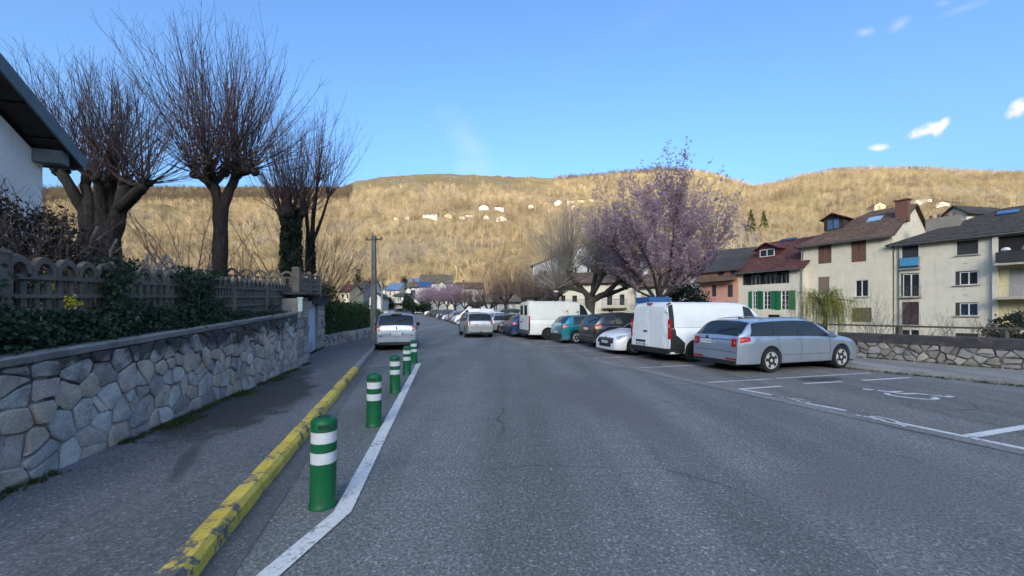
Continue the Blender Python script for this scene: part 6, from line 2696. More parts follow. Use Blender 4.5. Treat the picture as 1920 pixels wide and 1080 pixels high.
for (u0, u1, Y0, Y1, ve, vr, wmn, rmn, sty, lab, wins) in vil:
    Ym = (Y0 + Y1) / 2
    tw_ = rng_v.uniform(-.06, .10) * (u1 - u0) / F * Ym
    A, B_ = upx(u0, Ym - tw_), upx(u1, Ym + tw_)
    ze = EYE + (HZ - ve) / F * Ym
    dep = 8.0
    yr = Ym + (dep / 2 if sty == 'eaves' else 0)
    zr = EYE + (HZ - vr) / F * yr
    rm_ = {'solar': tanhouse, 'solar2': SOLAR}.get(rmn) or MATS[rmn]
    hh = House('village_house', lab, A, B_, dep, gz(Ym) - .4, ze, max(.8, zr - ze), MATS[wmn], rm_, sty, holes=wins, over=.5, group='houses of the far village')
    for h in hh.holes:
        hh.window(h, 2 if h[2] - h[0] > .8 else 1, fw=.08, frame=DFRAME if 'dark' in lab else WFRAME, sill=True)
    if 'two balconies' in lab:
        for v in (566, 576.5):
            x0, z0, x1, z1 = hh.px(738.5, v, 757, v + .5)
            b = MB()
            b.box(((x0 + x1) / 2, -.8, z0 - .1), (x1 - x0, 1.7, .25))
            b.build('balcony_slab', MATS['plaster_white'], hh.root)
            b = MB()
            for i in range(12):
                x = lerp(x0, x1, i / 11)
                b.bar((x, -1.6, z0), (x, -1.6, z0 + .9), .04, .04, (1, 0, 0))
            b.bar((x0, -1.6, z0 + .9), (x1, -1.6, z0 + .9), .08, .08)
            b.build('balcony_guard', TIMBER, hh.root)
    elif rmn.startswith('roof') and sty == 'eaves':
        b = MB()
        b.box((hh.L * .3, 3.2, zr + .2), (.6, .6, 1.5))
        b.build('chimney', BRICKM, hh.root)
# sunlit long building at the foot of the hill
hh = House('valley_hall', 'long sunlit pale building at the foot of the hill', upx(755, 305), upx(872, 300), 14, 5, EYE + (HZ - 519) / F * 303, 2.5, MATS['plaster_cream'], MATS['roof_tan'], over=.6, cat='building',
           holes=[(u, 521, u + 4, 525) for u in range(762, 866, 12)])
for h in hh.holes:
    hh.window(h, 2, fw=.12, sill=False)

# --- near house at the left edge: gable towards the street, blue-grey verge boards
V0 = Vector((-8.22, 6.63, 0))                    # far corner of the gable wall
gd = Vector((-.28, 1, 0)).normalized()
tip = pt(146, 306, 6.8)
nh = empty('gable_house', V0 - gd * 0, 0, 'white rendered house gable with blue grey verge boards at the left edge', 'house')
no = nh.location.copy()
half = 4.6
zE = 4.30
k = math.tan(R(31))
g0, g1 = V0, V0 - gd * (2 * half)
gn = Vector((gd.y, -gd.x, 0))                    # towards the street
back = -gn * 9
b = MB()
apx = V0 - gd * half
vs = [g0, g0 + Vector((0, 0, zE)), apx + Vector((0, 0, zE + half * k)), g1 + Vector((0, 0, zE)), g1]
vs = [v - no + (Vector((0, 0, 1.2)) if v.z == 0 and i in (0, 4) else Vector((0, 0, 0))) for i, v in enumerate(vs)]
vs2 = [v + back for v in vs]
b.add(vs + vs2, [(0, 1, 2, 3, 4), (9, 8, 7, 6, 5), (0, 5, 6, 1), (4, 3, 8, 9)])
b.build('wall', MATS['plaster_house'], nh)
ov = .45
eo = .20
e0 = g0 + gd * eo
for sgn in (1, -1):
    ee = (g0 + gd * eo) if sgn > 0 else (g1 - gd * eo)
    zz = zE - eo * k + .22
    q = [ee + gn * ov + Vector((0, 0, zz)) - no, ee + back - gn * .2 + Vector((0, 0, zz)) - no, apx + back - gn * .2 + Vector((0, 0, zE + half * k + .22)) - no, apx + gn * ov + Vector((0, 0, zE + half * k + .22)) - no]
    if sgn > 0:
        q = [q[1], q[0], q[3], q[2]]
    q = [q[1], q[0], q[3], q[2]] if False else q
    roof_slab('roof', q if sgn < 0 else q, .10, MATS['roof_slate'], nh)
    b = MB()
    dn = Vector((0, 0, -.10))
    b.bar(ee + gn * (ov + .02) + Vector((0, 0, zz - .06)) - no, apx + gn * (ov + .02) + Vector((0, 0, zE + half * k + .16)) - no, .035, .20, (0, 0, 1))
    b.build('verge_board', mat('verge_blue', (.10, .16, .19), .55, var=.12), nh)
    b = MB()
    n_b = 9
    for i in range(n_b):
        f0, f1 = i / n_b, (i + 1) / n_b - .006
        b.add([ee.lerp(apx, f0) + gn * (ov - .01) + Vector((0, 0, lerp(zz, zE + half * k + .22, f0) - .125)) - no, ee.lerp(apx, f1) + gn * (ov - .01) + Vector((0, 0, lerp(zz, zE + half * k + .22, f1) - .125)) - no,
               ee.lerp(apx, f1) + gn * .0 + Vector((0, 0, lerp(zz, zE + half * k + .22, f1) - .125)) - no, ee.lerp(apx, f0) + gn * .0 + Vector((0, 0, lerp(zz, zE + half * k + .22, f0) - .125)) - no], [(0, 1, 2, 3)])
    b.build('soffit_boards', TIMBER, nh)
    b = MB()
    pp_ = (g0 if sgn > 0 else g1) - gd * (.12 * sgn) + Vector((0, 0, zE + .02)) - no
    b.bar(pp_ - gn * .1, pp_ + gn * (ov - .06), .17, .22)
    b.build('purlin_end', mat('purlin_grey', (.15, .17, .17), .7), nh)
b = MB()
e1 = g0 + gd * (eo + .08)
b.tube([e1 + gn * .40 + Vector((0, 0, zE + .02)) - no, e1 + back + Vector((0, 0, zE + .02)) - no], .07, 8, True)
b.build('gutter', GUT, nh)


# ------------------------------------------------------------------ houses on the hillside
def hill_hit(u, v):
    Y = 235.0
    while Y < 1000:
        X = (u - CX) / F * Y
        if hill_h(X, Y) > EYE + (HZ - v) / F * Y:
            return Vector((X, Y, hill_h(X, Y)))
        Y += 2.0
    return None


HH = [(806, 409, 30, 13, 'widest pale villa on the hillside, leftmost of the lit cluster'), (840, 408, 15, 8, 'small pale house just right of the widest hillside villa'),
      (866, 412, 12, 7, 'low cream house below the hillside chalet with white front'), (880, 408, 15, 9, 'white fronted hillside house above the low cream house'),
      (911, 411, 11, 7, 'small square pale house on the hill left of the bright white box house'), (907, 394, 19, 10, 'white house highest in the centre of the hill'),
      (936, 394, 17, 9, 'brown and white house beside the highest white hillside house'), (940, 416, 21, 11, 'bright white box shaped house on the hillside'),
      (743, 410, 10, 5, 'tiny house at the left end of the hillside hamlet'), (763, 410, 6, 5, 'tiny white cabin right of the leftmost hillside house'),
      (995, 391, 10, 8, 'cream house on the hill left of the white terrace'), (1023, 384, 15, 8, 'pale house at the left end of the hillside terrace'),
      (1047, 385, 15, 9, 'white house second in the hillside terrace'), (1070, 381, 14, 8, 'white house third in the hillside terrace'),
      (1090, 380, 14, 8, 'cream house fourth in the hillside terrace'), (1108, 378, 13, 8, 'white house at the right end of the hillside terrace'),
      (1077, 393, 16, 8, 'yellow house below the hillside terrace'), (1126, 386, 10, 6, 'small pale house behind the blossom tree top on the hill'),
      (1650, 391, 20, 12, 'sunlit gabled house on the hill behind the brown roof'), (1725, 384, 40, 20, 'large sunlit white house on the hill above the brick chimney'),
      (1808, 338, 20, 7, 'pale house high on the right hill'), (1768, 388, 24, 8, 'low sunlit house right of the large white house on the hill'),
      (930, 370, 8, 5, 'tiny isolated house high on the hill'), (1350, 400, 9, 6, 'small house on the hill right of the blossom tree')]
rng = random.Random(77)
plaster('plaster_far_white', (.52, .50, .46))
plaster('plaster_far', (.44, .38, .29))
HHP = []
for (u, v, w, hpx, lab) in HH:
    p = hill_hit(u, v)
    if p is None:
        continue
    Y = p.y
    ww, hh_ = w / F * Y * .9, hpx / F * Y * .85
    HHP.append((p, ww))
    tilt = rng.uniform(-.25, .25)
    A = (p.x - ww / 2, p.y + tilt * ww / 2)
    B_ = (p.x + ww / 2, p.y - tilt * ww / 2)
    ze = p.z + hh_ * .60
    wmn = rng.choice(['plaster_white', 'plaster_white', 'plaster_cream'])
    sty = 'gable' if ww < 13 and rng.random() < .5 else 'eaves'
    hs = House('hillside_house', lab, A, B_, min(10, ww), p.z - 6, ze, max(1.4, hh_ * .50), MATS['plaster_far_white' if 'white' in lab else 'plaster_far'], MATS[rng.choice(['roof_tan', 'roof_tan', 'roof_brown'])], sty, over=.5, group='houses on the hillside', verge=.4)
    n = max(1, int(ww / 4.2))
    for i in range(n):
        x = hs.L * (i + .5) / n
        b = MB()
        zc = p.z + hh_ * .42
        b.box((x, -.02, zc), (1.2, .06, 1.4))
        o = b.build('window', DFRAME, hs.root)
# ------------------------------------------------------------------ vegetation
def rvec(rng):
    while True:
        v = Vector((rng.uniform(-1, 1), rng.uniform(-1, 1), rng.uniform(-1, 1)))
        if .05 < v.length < 1:
            return v.normalized()


def shoot(b, p, d, L, r0, rng, up=.5, wig=.10, nseg=5, twigs=5, tl=.35, sides=3, pts_out=None, tw_r=.35, tf=(.25, .97)):
    """a tapering, upward-curving stem with side twigs"""
    pts, rad = [Vector(p)], [r0]
    d = Vector(d).normalized()
    for i in range(nseg):
        d = (d + Vector((0, 0, up / nseg)) + rvec(rng) * wig).normalized()
        pts.append(pts[-1] + d * (L / nseg))
        rad.append(max(r0 * (1 - (i + 1) / nseg * .85), .0022))
    b.tube(pts, rad, sides)
    if pts_out is not None:
        pts_out.extend(pts[1:])
    for q in range(twigs):
        f = rng.uniform(*tf) * nseg
        i = min(nseg - 1, int(f))
        o = pts[i].lerp(pts[i + 1], f - i)
        ax = (pts[i + 1] - pts[i]).normalized()
        td = (ax * .8 + rvec(rng) * .75 + Vector((0, 0, .25))).normalized()
        l = L * tl * rng.uniform(.4, 1.0) * (1 - f / nseg * .5)
        m = o + td * (l * .5)
        e = m + (td + Vector((0, 0, .3)) + rvec(rng) * .2).normalized() * (l * .5)
        rr = max(r0 * tw_r * (1 - f / nseg * .6), .002)
        b.tube([o, m, e], [rr, rr * .75, .0018], 3)
        if pts_out is not None:
            pts_out.extend([m, e])


def wobble_tube(b, pts, rad, rng, n=8, sub=3, amp=.12):
    """trunk or limb with knobbly thickness"""
    P, Rr = [], []
    for i in range(len(pts) - 1):
        for k in range(sub):
            f = k / sub
            r = lerp(rad[i], rad[i + 1], f)
            P.append(Vector(pts[i]).lerp(Vector(pts[i + 1]), f) + rvec(rng) * r * amp * (0 if i + k == 0 else 1))
            Rr.append(r * rng.uniform(.9, 1.12))
    P.append(Vector(pts[-1]))
    Rr.append(rad[-1])
    b.tube(P, Rr, n, True)


def leaf_quads(b, centers, size, rng, normal=None, jitter=.9, asp=1.5):
    """folded leaf blades"""
    for c in centers:
        n = rvec(rng) if normal is None else (Vector(normal) + rvec(rng) * jitter).normalized()
        t = n.cross(rvec(rng))
        if t.length < .05:
            continue
        t.normalize()
        s = n.cross(t)
        z = size * rng.uniform(.6, 1.3)
        fold = n * (z * .22)
        c = Vector(c)
        a, e = c - t * (z * .5 * asp), c + t * (z * .5 * asp)
        k = len(b.v)
        b.v += [tuple(a), tuple(c + s * (z * .5) + fold), tuple(e), tuple(c - s * (z * .5) + fold)]
        b.f += [(k, k + 1, k + 2), (k, k + 2, k + 3)]
        b.mi += [b.m, b.m]


def star_quads(b, centers, size, rng):
    """two crossed petals per blossom"""
    for c in centers:
        c = Vector(c)
        for q in range(2):
            t = rvec(rng)
            s = t.cross(rvec(rng))
            if s.length < .05:
                continue
            s.normalize()
            z = size * rng.uniform(.6, 1.25) * .5
            k = len(b.v)
            b.v += [tuple(c - t * z), tuple(c + s * z), tuple(c + t * z), tuple(c - s * z)]
            b.f.append((k, k + 1, k + 2, k + 3))
            b.mi.append(b.m)


def pollard(name, label, base, stems, shoots_per, lens, cat='tree', group=None, bark='bark', twig='twig_dark', seed=1, up=.55, spread=1.0, r0=.022, twigs=6, tl=.35, axis=None, ivy=None, blossom=None, nb=0, tw_r=.35, sides=3, nseg=6, wig=.10, upr=(.1, 1.25), along=0.0, tf=(.25, .97), ground=None, egg=0.0):
    """stems: list of (polyline, radii, n_shoots factor) - each ends in a knuckle that throws long shoots"""
    rng = random.Random(seed)
    base = Vector(base)
    if ground is not None:
        stems = [([Vector((q[0][0].x, q[0][0].y, ground))] + list(q[0]), [q[1][0] * 1.15] + list(q[1]), q[2]) if (q[0][0] - base).length < .6 else q for q in stems]
        base = Vector((base.x, base.y, ground))
    root = empty(name, base, 0, label, cat, group)
    b = MB()
    for (pts, rad, kf) in stems:
        wobble_tube(b, [Vector(p) - base for p in pts], rad, rng)
        if kf > 0:
            e = Vector(pts[-1]) - base
            for q in range(5):
                o = e + rvec(rng) * rad[-1] * .9
                b.lathe([(rad[-1] * .3, -rad[-1] * .9), (rad[-1] * .95, -rad[-1] * .3), (rad[-1] * .9, rad[-1] * .4), (rad[-1] * .25, rad[-1] * .9)], 7, Matrix.Translation(o))
    b.build('trunk', MATS[bark], root, True, 60)
    b = MB()
    pts_all = []
    for (pts, rad, kf) in stems:
        if kf <= 0:
            continue
        e = Vector(pts[-1]) - base
        dirn = (Vector(pts[-1]) - Vector(pts[-2])).normalized()
        for q in range(int(shoots_per * kf)):
            d = (dirn * .50 + Vector((rng.gauss(0, 1), rng.gauss(0, 1), 0)) * .50 * spread + Vector((0, 0, rng.uniform(*upr)))).normalized()
            if axis is not None:
                d = (d + (Vector(axis) * .25)).normalized()
            if egg:
                el, az_ = R(rng.uniform(4, 88)), rng.uniform(0, 2 * math.pi)
                d = Vector((math.cos(el) * math.cos(az_), math.cos(el) * math.sin(az_), math.sin(el)))
                d = (d + dirn * .18).normalized()
                L = egg * rng.uniform(.72, 1.04) * lerp(.80, 1.0, el / R(88))
            else:
                L = rng.uniform(*lens) * (.75 + .35 * max(0, d.z))
            if along and rng.random() < along:
                g = rng.uniform(.25, 1.0) * (len(pts) - 1)
                gi_ = min(len(pts) - 2, int(g))
                e = Vector(pts[gi_]).lerp(Vector(pts[gi_ + 1]), g - gi_) - base
                L *= .62
            else:
                e = Vector(pts[-1]) - base
            shoot(b, e + rvec(rng) * rad[-1] * .8, d, L, r0 * rng.uniform(.7, 1.2), rng, up, wig, nseg, twigs, tl, sides, pts_all if blossom else None, tw_r, tf)
    b.build('crown', MATS[twig], root)
    if blossom:
        bb = MB()
        cs = []
        for q in range(nb):
            p = rng.choice(pts_all)
            cs.append(p + rvec(rng) * rng.uniform(0, .09))
        star_quads(bb, cs, blossom[1], rng)
        bb.build('blossom', MATS[blossom[0]], root)
    if ivy:
        bb = MB()
        (p0, p1, r_, n, sz) = ivy
        cs = []
        for q in range(n):
            f = rng.random()
            a = rng.uniform(0, 2 * math.pi)
            rr = r_ * rng.uniform(.75, 1.2) * (1.0 - .2 * f)
            cs.append(Vector(p0).lerp(Vector(p1), f) + Vector((math.cos(a) * rr, math.sin(a) * rr, rng.uniform(-.1, .1))) - base)
        leaf_quads(bb, cs, sz, rng)
        bb.build('ivy', MATS['ivy_leaf'], root)
    return root


def P(u, v, Y):
    return pt(u, v, Y)


# --- the big bare limes in the left garden
Y = 10.6
bs = P(411, 515, Y)
pollard('lime_tree', 'tall bare pollarded lime with forked trunk, largest crown on the left', bs, [
    ([bs, P(412, 450, Y), P(414, 390, Y)], [.195, .165, .18], 0),
    ([P(412, 395, Y), P(402, 350, Y - .1), P(392, 332, Y - .2)], [.15, .125, .14], 1.25),
    ([P(416, 395, Y), P(432, 355, Y + .1), P(446, 318, Y + .2)], [.15, .125, .115], 1.3),
    ([P(440, 330, Y + .1), P(455, 322, Y), P(470, 316, Y - .2)], [.13, .12, .13], .9),
    ([P(400, 345, Y), P(415, 330, Y + .5), P(422, 322, Y + .6)], [.10, .09, .09], .6),
    ([P(404, 360, Y), P(388, 340, Y + .3), P(368, 326, Y + .4)], [.11, .10, .10], 1.15),
    ([P(398, 345, Y), P(394, 322, Y - .5), P(390, 306, Y - .7)], [.10, .09, .09], .9),
    ([P(446, 325, Y), P(442, 305, Y + .4), P(440, 292, Y + .5)], [.10, .09, .08], .6)],
    42, (2.5, 4.3), seed=3, up=.60, spread=1.45, r0=.016, twigs=10, tl=.30, tf=(.25, .98), wig=.13, egg=4.0, group='bare pollarded trees in the left garden', ground=1.45)
Y = 9.2
bs = P(190, 445, Y)
pollard('lime_tree', 'squat bare pollarded lime with many thick limbs beside the white house', bs, [
    ([bs + Vector((-.35, 0, 0)), P(160, 400, Y), P(130, 345, Y - .2), P(112, 318, Y - .2)], [.15, .125, .11, .10], 1.1),
    ([bs + Vector((-.2, 0, 0)), P(168, 380, Y), P(160, 350, Y + .2), P(163, 326, Y + .2)], [.13, .115, .10, .09], 1.0),
    ([bs, P(192, 390, Y - .1), P(186, 360, Y - .2), P(186, 336, Y - .3)], [.14, .12, .10, .09], 1.0),
    ([bs + Vector((.1, 0, 0)), P(204, 385, Y), P(208, 340, Y + .1), P(214, 316, Y + .1)], [.17, .15, .12, .10], 1.2),
    ([bs + Vector((.25, 0, 0)), P(225, 390, Y), P(234, 360, Y), P(238, 342, Y)], [.17, .145, .125, .105], 1.0),
    ([P(222, 395, Y), P(245, 372, Y - .2), P(262, 356, Y - .3), P(272, 348, Y - .3)], [.14, .125, .11, .10], 1.1)],
    46, (1.6, 3.0), seed=8, up=.85, spread=1.25, r0=.013, twigs=10, tl=.32, tf=(.25, .98), wig=.13, egg=2.9, group='bare pollarded trees in the left garden', ground=1.45)
Y = 15.0
bs = P(545, 520, Y)
pollard('lime_tree', 'ivy clad pollarded tree with upright bare shoots near the gate', bs, [
    ([bs, P(546, 460, Y), P(544, 402, Y)], [.26, .25, .26], 2.4),
    ([P(548, 430, Y), P(560, 412, Y), P(568, 400, Y)], [.14, .12, .12], 1.2),
    ([P(543, 430, Y), P(530, 410, Y), P(526, 398, Y)], [.14, .12, .12], 1.2)],
    40, (2.4, 4.8), seed=12, up=1.1, spread=1.2, r0=.015, twigs=9, tl=.32, tf=(.25, .98), wig=.13, egg=4.3, ivy=(P(546, 510, Y), P(546, 392, Y), .34, 3600, .11), group='bare pollarded trees in the left garden', ground=1.45)
Y = 16.0
bs = P(583, 520, Y)
pollard('young_tree', 'slender bare tree with an ivy covered foot right of the ivy clad one', bs, [
    ([bs, P(584, 460, Y), P(588, 400, Y), P(596, 340, Y)], [.12, .10, .08, .05], 1.0),
    ([bs, P(578, 450, Y), P(574, 390, Y)], [.10, .08, .06], 1.0),
    ([P(584, 460, Y), P(600, 420, Y), P(616, 370, Y)], [.07, .06, .04], 1.0)],
    26, (1.6, 3.6), seed=14, up=.55, spread=.9, r0=.017, twigs=8, tl=.4, ivy=(P(583, 512, Y), P(582, 445, Y), .17, 900, .09), group='bare pollarded trees in the left garden', ground=1.45)


def bare_shrub(name, label, base, n, lens, lean, spread, twig, seed, r0=.016, twigs=8, up=.2, tl=.45, group=None, rad=.3, cat='shrub', tw_r=.4):
    rng = random.Random(seed)
    root = empty(name, base, 0, label, cat, group)
    b = MB()
    for i in range(n):
        d = Vector((rng.gauss(0, spread), rng.gauss(0, spread), rng.uniform(.5, 1.2))) + Vector(lean)
        o = Vector((rng.gauss(0, rad), rng.gauss(0, rad), 0))
        shoot(b, o, d, rng.uniform(*lens), r0 * rng.uniform(.6, 1.3), rng, up, .14, 6, twigs, tl, 3, None, tw_r)
    b.build('branches', MATS[twig], root)
    return root


bare_shrub('bare_shrub', 'bare spreading shrub above the ivy hedge before the concrete pole', Vector((P(606, 515, 17.0).x - 1.3, 17.6, .4)), 60, (4.0, 7.0), (.22, 0, .35), .40, 'twig_brown', 21, .024, 9, .15)
bare_shrub('bare_shrub', 'small bare tree arching left of the tall forked lime trunk', Vector((P(376, 500, 12.5).x, 12.5, 1.5)), 11, (2.6, 4.4), (-.35, 0, .2), .28, 'twig_brown', 22, .030, 11, .1, rad=.12)
bare_shrub('bare_shrub', 'fine bare bush between the tall lime and the ivy clad tree', Vector((P(470, 505, 14.5).x, 14.5, 1.5)), 34, (2.2, 4.2), (0, 0, .1), .55, 'twig_brown', 23, .014, 9, .1, rad=.8)
bare_shrub('bare_shrub', 'bare bush right of the tall forked lime trunk', Vector((P(440, 505, 13.0).x, 13.0, 1.5)), 20, (2.0, 3.8), (.1, 0, .1), .5, 'twig_brown', 24, .014, 9, .1, rad=.4)


# --- shrubs behind and ivy over the fence
def leaf_clump(name, label, blobs, n, size, m, seed, twig=None, cat='shrub', nstem=60, group=None):
    """leaves scattered through overlapping uneven blobs, with twigs"""
    rng = random.Random(seed)
    base = Vector(blobs[0][0])
    root = empty(name, base, 0, label, cat, group)
    tot = sum(q[1][0] * q[1][1] * q[1][2] for q in blobs)
    b = MB()
    for (c, r) in blobs:
        k = int(n * r[0] * r[1] * r[2] / tot)
        cs = []
        for q in range(k):
            d = rvec(rng)
            f = rng.uniform(.45, 1.0) ** .6
            nn = .75 + .5 * noise.noise(Vector(c) * 1.3 + d * 2.1) + .12 * rng.gauss(0, 1)
            cs.append(Vector(c) + Vector((d.x * r[0], d.y * r[1], d.z * r[2])) * f * nn - base)
        leaf_quads(b, cs, size, rng)
    b.build('foliage', MATS[m], root)
    if twig:
        b = MB()
        for q in range(nstem):
            (c, r) = rng.choice(blobs)
            o = Vector(c) - base + Vector((rng.uniform(-.6, .6) * r[0], rng.uniform(-.6, .6) * r[1], -r[2] * .7))
            d = Vector((rng.gauss(0, .4), rng.gauss(0, .4), 1))
            shoot(b, o, d, r[2] * rng.uniform(1.2, 2.3), .010, rng, .2, .16, 5, 7, .4)
        b.build('branches', MATS[twig], root)
    return root


def fb(Y, back, z):
    p = fl(Y) - wout_n * back
    return Vector((p.x, p.y, z))


leaf_clump('garden_shrub', 'dense dark shrub with reddish twigs behind the fence by the white house', [(fb(4.9, .75, 2.15), (.75, .75, .62)), (fb(4.2, .8, 2.1), (.7, .6, .6)), (fb(5.6, .9, 2.2), (.55, .5, .45)), (fb(3.5, .7, 2.0), (.6, .6, .55)), (fb(5.2, 1.2, 2.65), (.65, .65, .5)), (fb(4.5, 1.3, 2.75), (.6, .6, .45)), (fb(2.4, .8, 2.0), (.8, .8, .6))],
           12000, .038, 'shrub_leaf', 31, 'twig_brown', nstem=230)
# clipped dry stems
rng = random.Random(41)
hy = empty('cut_back_shrub', fb(6.2, .55, 1.9), 0, 'cut back shrub of pale dry stems behind the trellis fence', 'shrub')
b = MB()
for q in range(230):
    o = Vector((rng.gauss(-.1, .16), rng.gauss(0, .75), rng.uniform(-.3, .15)))
    d = Vector((rng.gauss(0, .30), rng.gauss(0, .30), 1)).normalized()
    L = rng.uniform(.2, .62)
    r_ = rng.uniform(.006, .016)
    b.tube([o, o + d * L * .5 + rvec(rng) * .03, o + d * L], [r_, r_, r_ * .85], 4, True)
    for w in range(3):
        e = o + d * L * rng.uniform(.3, 1)
        b.tube([e, e + (d + rvec(rng) * .9).normalized() * rng.uniform(.06, .22)], [.005, .003], 3)
for (dx, dy, hgt) in ((-.1, -.75, .95), (.02, -.60, .80), (0, .2, .7)):
    b.tube([(dx, dy, -.3), (dx + .03, dy, .2), (dx - .02, dy + .03, hgt * .8), (dx + .08, dy + .02, hgt)], [.028, .025, .02, .016], 5, True)
    b.tube([(dx - .02, dy + .03, hgt * .7), (dx + .14, dy + .02, hgt * .85)], [.018, .012], 5, True)
b.build('stems', MATS['twig_pale'], hy)
# white-flowering dome
rng = random.Random(43)
cw = fb(7.4, 1.0, 1.95)
ws = empty('flowering_shrub', cw, 0, 'rounded shrub of fine white blossom behind the fence', 'shrub')
b, bb = MB(), MB()
po = []
for q in range(170):
    d = Vector((rng.gauss(0, .6), rng.gauss(0, .6), rng.uniform(.2, 1)))
    shoot(b, (0, 0, 0), d, rng.uniform(.45, .85), .005, rng, -.15, .1, 5, 3, .3, 3, po)
b.build('branches', MATS['twig_grey'], ws)
star_quads(bb, [rng.choice(po) + rvec(rng) * .05 for q in range(4500)], .028, rng)
bb.build('blossom', MATS['blossom_white'], ws)

# ivy hanging over fence and wall top
rng = random.Random(47)
ivy = empty('ivy', fl(4.0) + Vector((0, 0, 1.3)), 0, 'dark ivy hanging over the trellis fence and wall top', 'ivy')
io = ivy.location.copy()
b = MB()
cs = []


def ivy_amt(Y, f):
    """how much ivy at distance Y and height fraction f of the fence"""
    lowband = 1.0 if f < pl(Y, [(0, .55), (3.2, .45), (4.3, .35), (4.6, .6), (5.2, .35), (5.8, .40), (7.2, .22), (9, .06), (10.6, .0)]) else 0
    cl1 = math.exp(-((Y - 4.72) / .30) ** 2)
    cl2 = math.exp(-((Y - 6.4) / .55) ** 2)
    cl3 = math.exp(-((Y - 5.45) / .14) ** 2) * (1 if f < .3 else .2)
    cl4 = math.exp(-((Y - 2.6) / .6) ** 2)
    cl5 = math.exp(-((Y - 3.35) / .12) ** 2) * (.9 if f < .9 else .4)
    nz_ = noise.noise(Vector((Y * 3.1, f * 2.6, 5))) * .75
    return max(lowband, cl1, cl2, cl3, cl4, cl5) + nz_


tries = 0
while len(cs) < 17000 and tries < 200000:
    tries += 1
    Y = rng.uniform(.8, 10.6)
    if Y > 7 and rng.random() < .4:
        continue
    f = rng.uniform(-.12, 1.10)
    if rng.random() < ivy_amt(Y, f) * .95 - .30:
        p = fl(Y) + wout_n * (rng.gauss(.06, .07) + (.10 * (1 - f) if f < .5 else 0))
        z = lerp(wtop((fl(Y) - WA).dot(wdir)) + .02, ztop(Y), f)
        cs.append(Vector((p.x, p.y, z)) - io)
leaf_quads(b, cs, .042, rng, normal=wout_n, jitter=.85, asp=1.25)
b.build('foliage', MATS['ivy_leaf'], ivy)
# forsythia sprig showing through the trellis
for (u, v, r_, lab) in ((101, 541, .05, 'smaller upper yellow forsythia sprig poking through the trellis'), (133, 565, .085, 'larger lower yellow forsythia sprig poking through the trellis')):
    c = pt(u, v, 4.05)
    fs_ = empty('forsythia_sprig', c, 0, lab, 'flowers')
    b = MB()
    leaf_quads(b, [rvec(rng) * rng.uniform(0, r_) for q in range(70)], .022, rng)
    b.build('blossom', mat('forsythia_yellow', (.62, .50, .02), .6), fs_)['kind'] = 'stuff'
    b = MB()
    b.tube([(-.25, .05, -.3), (-.1, .0, -.1), (0, 0, r_)], [.006, .005, .003], 4)
    b.build('stem', MATS['twig_brown'], fs_)

# evergreen hedge beyond the gate
hb_ = []
for i in range(15):
    f = i / 14
    base_p = Vector((lerp(-7.95, -9.35, f), lerp(15.2, 25.0, f), 0))
    hh = lerp(3.0, 2.0, min(1, f * 1.5))
    for z in (.55, 1.2, 1.8, 2.5):
        if z < hh:
            hb_.append((base_p + Vector((-.35, 0, z)), (.62, .62, .55)))
leaf_clump('hedge', 'tall clipped evergreen hedge between the gateway and the concrete pole', hb_, 15000, .075, 'hedge_leaf', 53, None, 'hedge')
hb_ = []
for i in range(22):
    f = i / 21
    q = st(lerp(29, 75, f), -3.9)
    for z in (.5, 1.2):
        hb_.append((Vector((q.x, q.y, q.z + z)), (.9, 1.2, .65)))
leaf_clump('hedge', 'long low hedge beyond the concrete pole along the left pavement', hb_, 7000, .13, 'hedge_leaf', 54, None, 'hedge')
# low stone footing under the hedge
rng = random.Random(6)
ft = empty('footing_wall', (G3.x, G3.y, 0), 0, 'low mossy stone footing under the evergreen hedge', 'stone wall')
fo_ = ft.location.copy()
dF = (Vector((-8.75, 24.5, 0)) - Vector((G3.x, G3.y, 0)))
LF = dF.length
dF.normalize()
nF = Vector((dF.y, -dF.x, 0))
for (c0, poly) in cells(LF, .52, .26, rng, 1.5):
    sp_ = shrink_round(poly, .015, rng)
    if sp_ and len(sp_) > 4:
        stone_obj(sp_, lambda a, h, o: dF * a + nF * o + Vector((0, 0, h + .1)), .05, rng, MATS[rng.choice(['stone_grey', 'stone_dark', 'stone_tan'])], ft, lambda a, h: .2)
b = MB()
b.bar(dF * 0 - nF * .2 + Vector((0, 0, .33)), dF * LF - nF * .2 + Vector((0, 0, .33)), .38, .6)
b.build('mortar_core', MATS['mortar'], ft)

# weeds and moss at the foot of the wall, along the river kerb
rng = random.Random(61)


def weeds(name, label, pts, n, size):
    b = MB()
    for q in range(n):
        p, r_ = rng.choice(pts)
        o = Vector(p) + Vector((rng.gauss(0, r_), rng.gauss(0, r_), 0))
        for w in range(5):
            d = Vector((rng.gauss(0, .6), rng.gauss(0, .6), 1)).normalized()
            L = size * rng.uniform(.4, 1.3)
            s = d.cross(rvec(rng)).normalized() * (size * .10)
            e = o + d * L
            k = len(b.v)
            b.v += [tuple(o - s), tuple(o + s), tuple(e)]
            b.f.append((k, k + 1, k + 2))
            b.mi.append(0)
    o = b.build(name, MATS['grass_blade'])
    return tag(o, label, 'weeds', kind='stuff')


